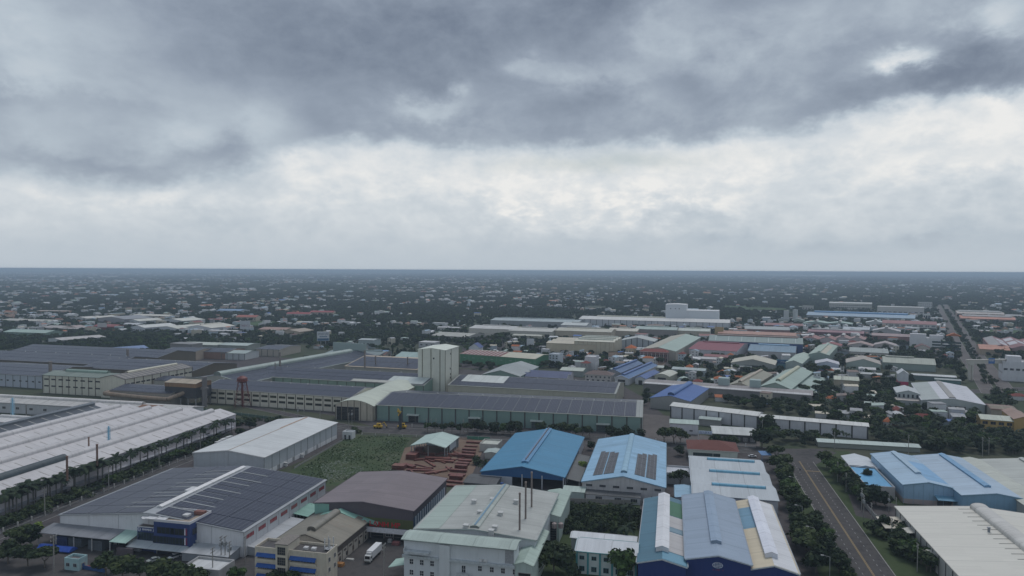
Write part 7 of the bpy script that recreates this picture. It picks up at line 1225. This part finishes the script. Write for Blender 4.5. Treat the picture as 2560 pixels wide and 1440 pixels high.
# masts
def mast(px, py, h, label, cat='mast', w=.9, col=(.42, .43, .44), ant=True):
    x, y, _ = at0(px, py); t = root('phone_mast', label, cat, (x, y, 0)); b = MB()
    for i in range(3): a = i*2.094; b.bar((w*math.cos(a), w*math.sin(a), 0), (w*.45*math.cos(a), w*.45*math.sin(a), h), .09)
    n = int(h/2.2)
    for k in range(n):
        r0, r1 = w*(1-.55*k/n), w*(1-.55*(k+1)/n)
        for i in range(3): a, c = i*2.094, (i+1)*2.094; b.bar((r0*math.cos(a), r0*math.sin(a), h*k/n), (r1*math.cos(c), r1*math.sin(c), h*(k+1)/n), .05)
    part('lattice', b, plain(col), t)
    if ant:
        for lv in (h-.8, h-3.4):
            for i in range(4): a = i*1.571+.4; b = MB(); b.box(-.18, .18, -.12, .12, -1.1, 1.1); part('antenna', b, plain((.6, .61, .62)), t, (1.5*math.cos(a), 1.5*math.sin(a), lv), a); 
        b = MB(); b.cyl(0, 0, h-3.6, h-3.4, 1.5, 1.5, 10); part('platform', b, plain(col), t)
    return t
mast(2104, 1017, 33, 'tall lattice phone mast with white antennas rising from the trees on the right', w=1.3)
mast(823, 1455, 15.5, 'grey phone mast with white antennas and boxes at the corner of the cream office', w=.7)
# poles
def pole_mesh():
    b = MB(); b.bar((0, 0, 0), (0, 0, 10.5), .17, 7); return b.mesh('pole', plain((.30, .29, .27)))
pm_ = pole_mesh(); am_ = MB().box(-1.1, 1.1, -.08, .08, 0, .16).mesh('crossarm', plain((.22, .21, .20))); im_ = MB().cyl(0, 0, 0, .35, .09, .06, 6).mesh('insulator', plain((.5, .5, .48))); tf_ = MB().cyl(0, 0, 0, 1.3, .45, .45, 10).mesh('transformer', plain((.30, .32, .33)))
def pole(px, py, label, group='utility poles', s=1., arms=2, tf=False, az=AZ0+90):
    x, y, _ = at0(px, py); t = root('utility_pole', label, 'utility pole', (x, y, 0), -math.radians(az), group); t.scale = (s, s, s); part('pole', pm_, None, t)
    for k in range(arms):
        a_ = part('crossarm', am_, None, t, (0, 0, 10.1-k*1.1))
        for q in (-.9, 0, .9): part('insulator', im_, None, a_, (q, 0, .16))
    if tf: part('transformer', tf_, None, t, (.6, 0, 7)); part('transformer', tf_, None, t, (-.6, 0, 7))
    return t
for i, (px, py, lab, s, tf) in enumerate([(2094, 1205, 'by the right verge trees near the road junction', 1., False), (2154, 1278, 'left of the transformer yard', 1., True), (2159, 1296, 'on the grass bay beside the wide road', 1., True), (2222, 1283, 'inside the transformer yard, left one', .8, True), (2240, 1290, 'against the cream roofed warehouse corner', .8, False), (2178, 1318, 'at the corner of the low wall', 1., False), (2229, 1360, 'beside the side canopy of the cream roofed warehouse', 1., False), (2293, 1430, 'near the bottom edge by the cream roofed warehouse', 1., False), (2115, 1230, 'right of the wide road halfway', .9, False),
    (2086, 1128, 'above the road junction', 1.1, False), (2271, 1135, 'behind the leftmost pale blue warehouse', 1.1, False), (2456, 1142, 'behind the wide grey green roof', 1.1, False), (2472, 1138, 'right of the pole behind the grey green roof', 1., False), (135, 1432, 'beside the small guard house', 1.3, False), (553, 1410, 'left of the white canopy', 1., True), (563, 1410, 'right of the twin transformer pole', 1., True), (532, 1450, 'in front of the white canopy', 1.1, False), (574, 1425, 'left of the cream office', 1., True), (613, 1410, 'at the left corner of the cream office', 1., False), (960, 1448, 'at the bottom edge of the truck yard', 1.2, False), (112, 1290, 'in the palm row, near end', 1.2, False), (272, 1228, 'in the palm row, second', 1.2, False), (398, 1176, 'in the palm row, third', 1.2, False), (501, 1136, 'in the palm row, fourth', 1.2, False),
    (880, 1062, 'before the dark mouth of the arched passage, left', 1., True), (872, 1070, 'before the dark mouth of the arched passage, right', 1., False), (1066, 1082, 'left one of the trio before the green hall', .9, False), (1078, 1082, 'middle one of the trio before the green hall', .9, False), (1090, 1082, 'right one of the trio before the green hall', .9, False), (1158, 1084, 'before the left door of the green hall', .9, False), (1448, 1096, 'before the right part of the green hall', .9, False), (1600, 1102, 'at the right end of the green hall', 1., False), (1906, 1090, 'beside the tall dark tree between the white sheds', 1., False), (710, 1052, 'before the cream hall windows, left', .9, False), (760, 1056, 'before the cream hall windows, middle', .9, False), (800, 1058, 'before the cream hall windows, right', .9, False), (745, 1050, 'frame pole before the cream hall', .9, True)]):
    pole(px, py, f'utility pole {lab}', 'utility poles', s, 2 if i % 3 else 1, tf)
# street lamps on the left verge
def lamp(px, py, label):
    x, y, _ = at0(px, py); t = root('street_lamp', label, 'street lamp', (x, y, 0), -math.radians(AZ0), 'street lamps of the wide road'); b = MB(); b.bar((0, 0, 0), (0, 0, 8), .11, 6); part('post', b, STEEL, t); b = MB(); b.bar((0, 0, 8), (-2.2, 0, 8.5), .07, 5); part('arm', b, STEEL, t); b = MB(); b.box(-3.1, -2.1, -.15, .15, 8.4, 8.6); part('lamp_head', b, plain((.6, .6, .6)), t)
for px, py, l in ((2005, 1312, 'street lamp farthest of three on the left verge of the wide road'), (2035, 1370, 'middle street lamp of three on the left verge of the wide road'), (2074, 1448, 'nearest street lamp of three on the left verge of the wide road'), (1988, 1235, 'slim street lamp near the bright yellow tree')): lamp(px, py, l)
# fences
def fence(pts, step, h, label, postc=(.5, .49, .46), railc=(.2, .2, .2), name='fence', solid=None, pw=.22):
    A = W(*pts[0]); t = root(name, label, 'fence', (A[0], A[1], 0)); pmh = MB().box(-pw, pw, -pw, pw, 0, h).mesh('post', plain(postc)); o0 = A
    for p, q in zip(pts, pts[1:]):
        P, Q = W(*p), W(*q); d = Q-P; L = float(np.hypot(d[0], d[1])); n = max(1, int(L/step)); ang = math.atan2(d[1], d[0])
        for i in range(n): pp = P+d*i/n-o0; part('post', pmh, None, t, (float(pp[0]), float(pp[1]), 0), ang)
        b = MB()
        if solid: b.box(0, L, -.08, .08, 0, h*.85)
        else: b.box(0, L, -.1, .1, 0, h*.22); b.box(0, L, -.03, .03, h*.5, h*.55); b.box(0, L, -.03, .03, h*.85, h*.9); [b.box(k*.6, k*.6+.05, -.02, .02, h*.22, h*.9) for k in range(int(L/.6))]
        part('wall_panel' if solid else 'railing', b, plain(solid or railc), t, (float((P-o0)[0]), float((P-o0)[1]), 0), ang)
    return t
fence([(-30, 1347), (482, 1141)], 6.4, 2.2, 'long fence with white posts between the palm lane and the solar warehouse')
fence([(482, 1141), (600, 1090)], 6.4, 2.2, 'far end of the white posted fence beside the white warehouse')
fence([(905, 1087), (1180, 1099)], 9, 1.4, 'low fence between the street and the grass field', solid=None)
fence([(1030, 1068), (1600, 1100)], 11, 2.4, 'fence with white posts before the street trees of the green hall', (.55, .55, .53), (.25, .26, .25))
fence([(1640, 1106), (1890, 1119)], 6, 2.6, 'fence with pointed white posts before the white shops', (.58, .58, .57), (.3, .3, .3))
fence([(1420, 1256), (1605, 1262)], 7, 2.4, 'stained concrete wall behind the dark grove', (.36, .35, .33), solid=(.28, .27, .25))
fence([(2140, 1240), (2190, 1300), (2240, 1308)], 6, 2.6, 'low pale wall around the transformer yard', (.4, .4, .39), solid=(.36, .35, .34))
fence([(1168, 1098), (1225, 1101)], 6, 2.4, 'green sheet fence behind the red steel yard', (.2, .3, .25), solid=(.07, .22, .15))
fence([(500, 1026), (640, 1044), (760, 1060)], 7, 2.4, 'dull green sheet fence below the red water tower', (.2, .25, .22), solid=(.10, .16, .13))
fence([(196, 1421), (262, 1432)], 9, 1.7, 'blue sliding gate beside the small guard house', (.04, .10, .25), name='gate', solid=(.03, .08, .22))
fence([(860, 1100), (735, 1172)], 6, 1.2, 'low grey kerb wall along the edge of the grass field', (.3, .3, .3), solid=(.26, .26, .25))
# vehicles
TYRE = plain((.02, .02, .02), .9)
def wheel(parent, x, y, r=.36, w=.24):
    b = MB(); n = 12
    b.v = [(s_*w/2, r*math.cos(2*math.pi*i/n), r*math.sin(2*math.pi*i/n)) for s_ in (-1, 1) for i in range(n)]; b.f = [(i, (i+1) % n, n+(i+1) % n, n+i) for i in range(n)]+[tuple(range(n))[::-1], tuple(range(n, 2*n))]; b.mi = [0]*len(b.f)
    return part('wheel', b, TYRE, parent, (x, y, r))
def car(px, py, az, col, label, suv=False):
    x, y, _ = at0(px, py); t = root('parked_car', label, 'car', (x, y, .1), -math.radians(az)); L, w, h = 4.6, 1.82, (1.72 if suv else 1.45); pt = plain(col, .3, .5)
    b = MB(); b.prism([(-L/2, .35), (L/2, .35), (L/2, .82), (L/2-.9, .98), (-L/2+.15, .98), (-L/2, .75)], 'x', -w/2, w/2); part('body', b, pt, t)
    b = MB(); b.prism([(-L/2+(.3 if suv else .7), .97), (L/2-1.0, .97), (L/2-1.75, h-.08), (-L/2+(.5 if suv else 1.15), h-.08)], 'x', -w/2+.1, w/2-.1); part('windows', b, glassm(), t)
    b = MB(); b.prism([(-L/2+(.45 if suv else 1.1), h-.08), (L/2-1.72, h-.08), (L/2-1.9, h), (-L/2+(.6 if suv else 1.3), h)], 'x', -w/2+.12, w/2-.12); part('roof', b, pt, t)
    for sx_ in (-1, 1):
        for sy_ in (-1.4, 1.4): wheel(t, sx_*(w/2-.1), sy_)
        b = MB(); b.box(sx_*.62-.2, sx_*.62+.2, L/2-.02, L/2+.03, .62, .78); part('headlight', b, plain((.7, .7, .65), .2), t)
    return t
car(436, 1396, 215, (.72, .73, .74), 'white car parked on the dark yard in front of the blue office', True); car(1881, 1143, 95, (.68, .69, .70), 'white car parked behind the three ridged shed by a blue tarpaulin')
car(384, 1404, 220, (.40, .44, .42), 'pale car half hidden under the trees below the blue office')
def truck(px, py, az, label, cab=(.66, .67, .66), boxc=(.70, .71, .72), Lb=8.6):
    x, y, _ = at0(px, py); t = root('box_truck', label, 'truck', (x, y, .07), -math.radians(az)); bm_ = plain(boxc, .5)
    b = MB(); b.box(-1.25, 1.25, -Lb/2, Lb/2, 1.15, 3.9); part('cargo_box', b, wallm(boxc, .2, .6), t); b = MB(); b.box(-1.2, 1.2, -Lb/2-.06, -Lb/2-.01, 1.3, 3.8); part('rear_door', b, bm_, t)
    y0 = Lb/2+.25; b = MB(); b.prism([(y0, .55), (y0+2.0, .55), (y0+2.0, 1.7), (y0+1.75, 2.85), (y0, 2.95)], 'x', -1.15, 1.15); c_ = part('cab', b, plain(cab, .35, .5), t)
    b = MB(); b.v = [(-1.0, y0+2.01, 1.72), (1.0, y0+2.01, 1.72), (1.0, y0+1.79, 2.72), (-1.0, y0+1.79, 2.72)]; b.f = [(0, 1, 2, 3)]; b.mi = [0]; part('windscreen', b, glassm((.015, .015, .02)), c_); b = MB(); b.box(-1.17, 1.17, y0+.5, y0+1.5, 1.75, 2.5); part('side_window', b, glassm(), c_)
    b = MB(); b.box(-1.1, 1.1, y0+2.0, y0+2.1, .5, .95); part('bumper', b, plain((.12, .12, .12)), c_)
    for s_ in (-.8, .8): b = MB(); b.box(s_-.2, s_+.2, y0+2.0, y0+2.06, 1.0, 1.22); part('headlight', b, plain((.7, .7, .6), .2), c_)
    b = MB(); b.box(-.5, .5, -Lb/2, y0+1.8, .75, 1.14); part('chassis', b, plain((.05, .05, .05)), t); b = MB(); b.box(-1.0, 1.0, y0-.1, y0+.6, 2.96, 3.6); part('cooling_unit', b, plain((.6, .6, .6)), t)
    for s_ in (-1.0, 1.0):
        for q in (-Lb/2+1.4, -Lb/2+2.6, y0+1.0): wheel(t, s_, q, .5, .3)
    return t
truck(936, 1392, 192.4, 'white refrigerated box truck standing in the dark yard below the red lettered cold store'); truck(1322, 1436, 12.6, 'white truck box poking out beside the pale green annex at the bottom edge', Lb=6)
for i, (px, py) in enumerate(((545, 1112), (558, 1106), (572, 1100))): x, y, _ = at0(px, py); t = root('white_container', f'{["nearest", "middle", "farthest"][i]} of three small white containers beside the white warehouse', 'container', (x, y, .05), -math.radians(12), 'white containers'); b = MB(); b.box(-1.2, 1.2, -2.5, 2.5, 0, 2.3); part('body', b, wallm((.62, .63, .64), .3, .5), t); b = MB(); b.box(-1.1, 1.1, -2.56, -2.5, .1, 2.2); part('door', b, plain((.5, .5, .5)), t)
def digger(px, py, az, label, boom=True, h=16):
    x, y, _ = at0(px, py); t = root('mobile_crane', label, 'machine', (x, y, .08), -math.radians(az)); Y_ = plain((.52, .34, .04)); b = MB(); b.box(-1.3, 1.3, -3, 3, .8, 1.9); part('chassis', b, Y_, t); b = MB(); b.box(-1.2, .4, -1, 1.8, 1.9, 3.5); part('cab', b, Y_, t); b = MB(); b.box(-1.0, .45, .6, 1.5, 2.3, 3.3); part('window', b, glassm(), t)
    for s_ in (-1.2, 1.2):
        for q in (-2, 0, 2): wheel(t, s_, q, .6, .4)
    if boom: b = MB(); b.box(-.9, .9, -.9, .9, 0, h); part('tower', b, plain((.05, .055, .06)), t, (3.5, 0, 0)); b = MB(); b.prism([(-2, h), (4, h+2.2), (4.5, h+1.2), (0, h-1.2)], 'y', -.6, .6); part('yellow_head', b, Y_, t, (4, 0, 0)); b = MB(); b.bar((4, 0, h), (8.5, 0, h+3.2), .5, 4); b.bar((4, 0, h), (8, 0, h-1.5), .4, 4); part('yellow_arm', b, Y_, t)
    else: b = MB(); b.bar((0, 1.5, 2), (0, 4.5, 4.6), .3, 4); b.bar((0, 4.5, 4.6), (0, 6.4, 1.6), .25, 4); part('boom', b, Y_, t); b = MB(); b.box(-.7, .7, 6, 7, .6, 1.8); part('bucket', b, plain((.1, .1, .1)), t)
    return t
digger(945, 1071, 100, 'yellow loader parked on the street left of the tall dark drilling rig', False); digger(1005, 1071, 100, 'yellow machine with a tall dark tower and yellow arm before the green hall', True, 12)
# billboards
def board(px, py, w, h, zb, az, label, txts, fr=(.55, .57, .60)):
    x, y, _ = at0(px, py); t = root('billboard', label, 'billboard', (x, y, 0), -math.radians(az)); b = MB(); b.box(-w/2, w/2, -.5, .5, zb, zb+h); p_ = part('panel', b, plain(fr, .6), t)
    b = MB(); b.bar((-w*.2, 0, 0), (-w*.2, 0, zb), .5, 6); b.bar((w*.2, 0, 0), (w*.2, 0, zb), .5, 6); part('support', b, STEEL, t)
    for (s, sz, c, xx, zz, sx_) in txts: lettering(p_, s, sz, plain(c), (xx, -.56, zz), 0, sx_)
    return t, p_
t, p_ = board(808, 872, 16.5, 13, 11, -14, 'large white billboard with dark, pink and blue lettering among the trees', [('WelCyN', 4.3, (.10, .14, .20), 0, 20.6, .9)]); b = MB(); b.box(-7.6, 7.6, -.54, -.501, 11.4, 14.6); b.box(-5, 5.4, -.54, -.501, 16.4, 17.4); part('blue_band', b, plain((.06, .14, .24)), p_)
board(613, 838, 16, 14, 10, -14, 'white billboard with red and purple lettering near the white gabled factories', [('TAMLOC II', 4.6, (.24, .06, .10), 0, 16, .62)]); board(1326, 880, 10, 9, 9, 10, 'small white hoarding on two posts among thin trees', [])
# gate arch over the avenue
A, B = W(2421, 951), W(2524, 949); d = B-A; L = float(np.hypot(*d[:2])); ang = math.atan2(d[1], d[0]); t = root('gate_arch', 'wide cream gate arch with a blue sign spanning both lanes of the avenue', 'gate', (A[0], A[1], 0), ang); CR = wallm((.50, .48, .43), .5)
for x0 in (0, L-4.5):
    b = MB(); b.box(x0, x0+1.6, -1, 1, 0, 15.5); b.box(x0+2.9, x0+4.5, -1, 1, 0, 15.5); b.box(x0-.5, x0+5, -1.5, 1.5, 15.5, 17); part('pier', b, CR, t)
b = MB(); b.box(-2, L+2, -1.2, 1.2, 17.01, 20.5); part('beam', b, CR, t); b = MB(); b.box(-2.5, L+2.5, -1.6, 1.6, 20.51, 21.2); part('cornice', b, CR, t); b = MB(); b.box(L*.45, L*.6, -1.5, -1.25, 17, 22.5); s_ = part('blue_sign', b, plain((.05, .16, .42)), t); marks(s_, L*.11, 1.2, 8, plain((.6, .65, .7)), (L*.525, -1.55, 19.8))
# stacks of red steel sections in the yard
REDS = roofm((.155, .05, .04), 'x', 1., .8); n = 0
def steel(px, py, w, d_, h, az, lab):
    x, y, _ = at0(px, py); t = root('steel_stack', lab, 'steel stack', (x, y, .06), -math.radians(az), 'stacks of red steel sections'); k = max(2, int(h/.45))
    for i in range(k):
        b = MB(); z = i*h/k; b.box(-w/2+(i % 2)*.15, w/2, -d_/2, d_/2, z+.1, z+h/k*.82); part('beam_layer', b, REDS, t)
    b = MB(); [b.box(q*w-.1, q*w+.1, -d_/2-.05, d_/2+.05, 0, .1) for q in (-.35, .35)]; part('bearer', b, plain((.2, .15, .1)), t)
for i in range(13): f = i/12; steel(1130+(1182-1130)*f+random.uniform(-3, 3), 1216-(1216-1108)*f, 9*random.uniform(.7, 1.15), 2.4*random.uniform(.7, 1.2), 1.5*random.uniform(.5, 1.4), 12.8+random.uniform(-7, 7), f'red steel stack, {ORD[i]} from the near end of the long right line')
for i, (px, py, w, d_, h, a) in enumerate([(998, 1172, 7, 5, 2.4, 12), (1032, 1145, 6, 8, 3.0, 12), (1048, 1130, 5, 4, 3.0, 12), (1060, 1150, 12, 1.2, 1.0, -20), (1075, 1160, 14, 1.4, .8, 60), (1095, 1150, 15, 3, 1.6, 10), (1110, 1155, 12, 2, 1.2, 15), (1052, 1178, 16, 1.6, .9, 5), (1090, 1182, 13, 2.4, 1.0, -30), (1108, 1178, 14, 1.2, .8, -55), (1022, 1168, 9, 3, 1.5, 40), (1070, 1138, 9, 2, 1.6, 8), (1128, 1140, 8, 2, 1.4, 12)]):
    steel(px, py, w, d_, h, a, f'red steel pile in the loose left part of the yard, {ORD[i]} counted from the left')
for i in range(26): steel(random.uniform(1030, 1150), random.uniform(1125, 1192), random.uniform(3, 9), random.uniform(.5, 1.6), random.uniform(.3, 1.), random.uniform(-80, 80), f'thin red steel bundle in the loose left part of the yard, {ORD[i]} one')
# yard goods by the solar warehouse
def crate(px, py, w, d_, h, col, lab, grp='goods stacked in the yard'):
    x, y, _ = at0(px, py); t = root('goods_stack', lab, 'goods stack', (x, y, .07), -math.radians(AZ0), grp); n_ = max(2, int(h/.8))
    for i in range(n_): b = MB(); q = .06*(i % 2); b.box(-w/2+q, w/2-q, -d_/2+q, d_/2-q, i*h/n_+.02, (i+1)*h/n_-.05); part('bundle', b, plain(col), t)
for px, py, w, d_, h, c, lab in ((168, 1357, 5, 5, 3.4, (.06, .09, .22), 'blue wrapped pipe bundle under the solar canopy'), (200, 1362, 6, 5, 3.6, (.11, .13, .15), 'grey pipe bundle stack in front of the solar canopy, left'), (250, 1370, 6.5, 5, 3.8, (.12, .14, .16), 'grey pipe bundle stack in front of the solar canopy, right'), (230, 1364, 1.6, 2, 2.2, (.30, .04, .03), 'small red machine between the grey pipe stacks'), (148, 1345, 3, 3, 2.4, (.18, .18, .17), 'small grey stack at the left end of the canopy'), (340, 1374, 6, 3, 1.8, (.45, .46, .50), 'white wrapped bundles left of the blue office'), (520, 1415, 14, 3, 1.3, (.02, .02, .025), 'long dark heap beside the grey lean-to'), (313, 1388, 7, 1, 2.8, (.14, .12, .13), 'small dark frame stand with a red banner'), (850, 1415, 3, 2, 1.2, (.35, .17, .06), 'orange pallet heap beside the beige workshop'), (875, 1400, 3, 1.2, .5, (.5, .5, .48), 'white sheet on the ground beside the beige workshop'), (990, 1362, 3, 2, 1.2, (.25, .10, .10), 'pinkish pallet heap at the loading dock'), (975, 1356, 1.6, 1.4, 1.3, (.4, .4, .4), 'white bag heap at the loading dock')): crate(px, py, w, d_, h, c, lab)
for i, (px, py, w) in enumerate(((120, 1372, 6), (162, 1378, 8))):
    x, y, _ = at0(px, py); o = part('blue_tarpaulin', MB().prism([(-2.2, .8), (-.8, 2.0), (.9, 1.7), (2.2, .7), (2, .4), (-2, .4)], 'x', -w/2, w/2), plain((.03, .09, .42), .5), None, (x, y, 0), -.2); tag(o, f'bright blue tarpaulin over pipes, {("left", "right")[i]} one above the guard house', 'tarpaulin', 'blue tarpaulins')
x, y, _ = at0(225, 1420); o = part('orange_cover', MB().prism([(-1, .3), (0, .9), (1, .3)], 'x', -1.8, 1.8), plain((.5, .09, .03)), None, (x, y, 0)); tag(o, 'orange cover lying right of the blue sliding gate', 'cover')
b = MB(); b.prism([(-3, 3.6), (3, 4.6), (3, 4.5), (-3, 3.5)], 'x', -3, 3); b.box(-2.8, -2.6, -2.8, -2.6, 0, 3.6); b.box(2.6, 2.8, -2.8, -2.6, 0, 3.6); x, y, _ = at0(1912, 1150); o = part('blue_awning', b, roofm((.06, .17, .36), 'x', .3), None, (x, y, 0)); tag(o, 'blue awning roof beside the parked white car behind the ridged shed', 'awning')
for i, (px, py) in enumerate(((1255, 1232), (1262, 1207))): x, y, _ = at0(px, py); t = root('water_tank', f'blue plastic water tank on a white stand, {("nearer", "farther")[i]} one before the bright blue shed', 'water tank', (x, y, 0)); b = MB(); b.box(-1.2, 1.2, -1.2, 1.2, 0, 3.2); part('stand', b, plain((.5, .52, .54)), t); b = MB(); b.cyl(0, 0, 3.2, 5, .9, .9, 12); part('tank', b, plain((.03, .08, .25)), t)
x, y, _ = at0(1443, 1372); 
for q in (0, 2.6): t = root('rooftop_tank', 'round steel water tank on the long low white roof, ' + ('left one' if q == 0 else 'right one'), 'water tank', (x+q-9, y+2, 7.6)); b = MB(); b.cyl(0, 0, 0, 1.8, 1.0, 1.0, 12); b.cyl(0, 0, 1.8, 2.2, 1.0, .3, 12); part('tank', b, plain((.32, .26, .25), .4), t)
x, y, _ = at0(2000, 1176); t = root('motorcycle', 'lone motorcycle with rider on the wide road near the junction', 'motorcycle', (x, y, .1), -.2); b = MB(); b.box(-.2, .2, -.8, .8, .35, .85); part('body', b, plain((.05, .05, .06)), t); b = MB(); b.bar((0, -.1, .8), (0, .05, 1.5), .22, 6); b.cyl(0, .08, 1.5, 1.78, .13, .12, 8); part('rider', b, plain((.25, .26, .3)), t); wheel(t, 0, -.65, .32, .12); wheel(t, 0, .65, .32, .12)
# ================================================================== air
hb = MB(); hb.box(-60000, 60000, -400, 70000, -2, 112); hm = bpy.data.materials.new('haze'); hm.use_nodes = True; T = NT(hm.node_tree); hm.node_tree.nodes.clear()
pv = T.n('ShaderNodeVolumePrincipled'); pv.inputs['Color'].default_value = (.66, .83, 1., 1); pv.inputs['Density'].default_value = .00014; pv.inputs['Anisotropy'].default_value = .0; om = T.n('ShaderNodeOutputMaterial'); hm.node_tree.links.new(pv.outputs[0], om.inputs['Volume']); o = part('haze', hb, hm, None); o['kind'] = 'stuff'
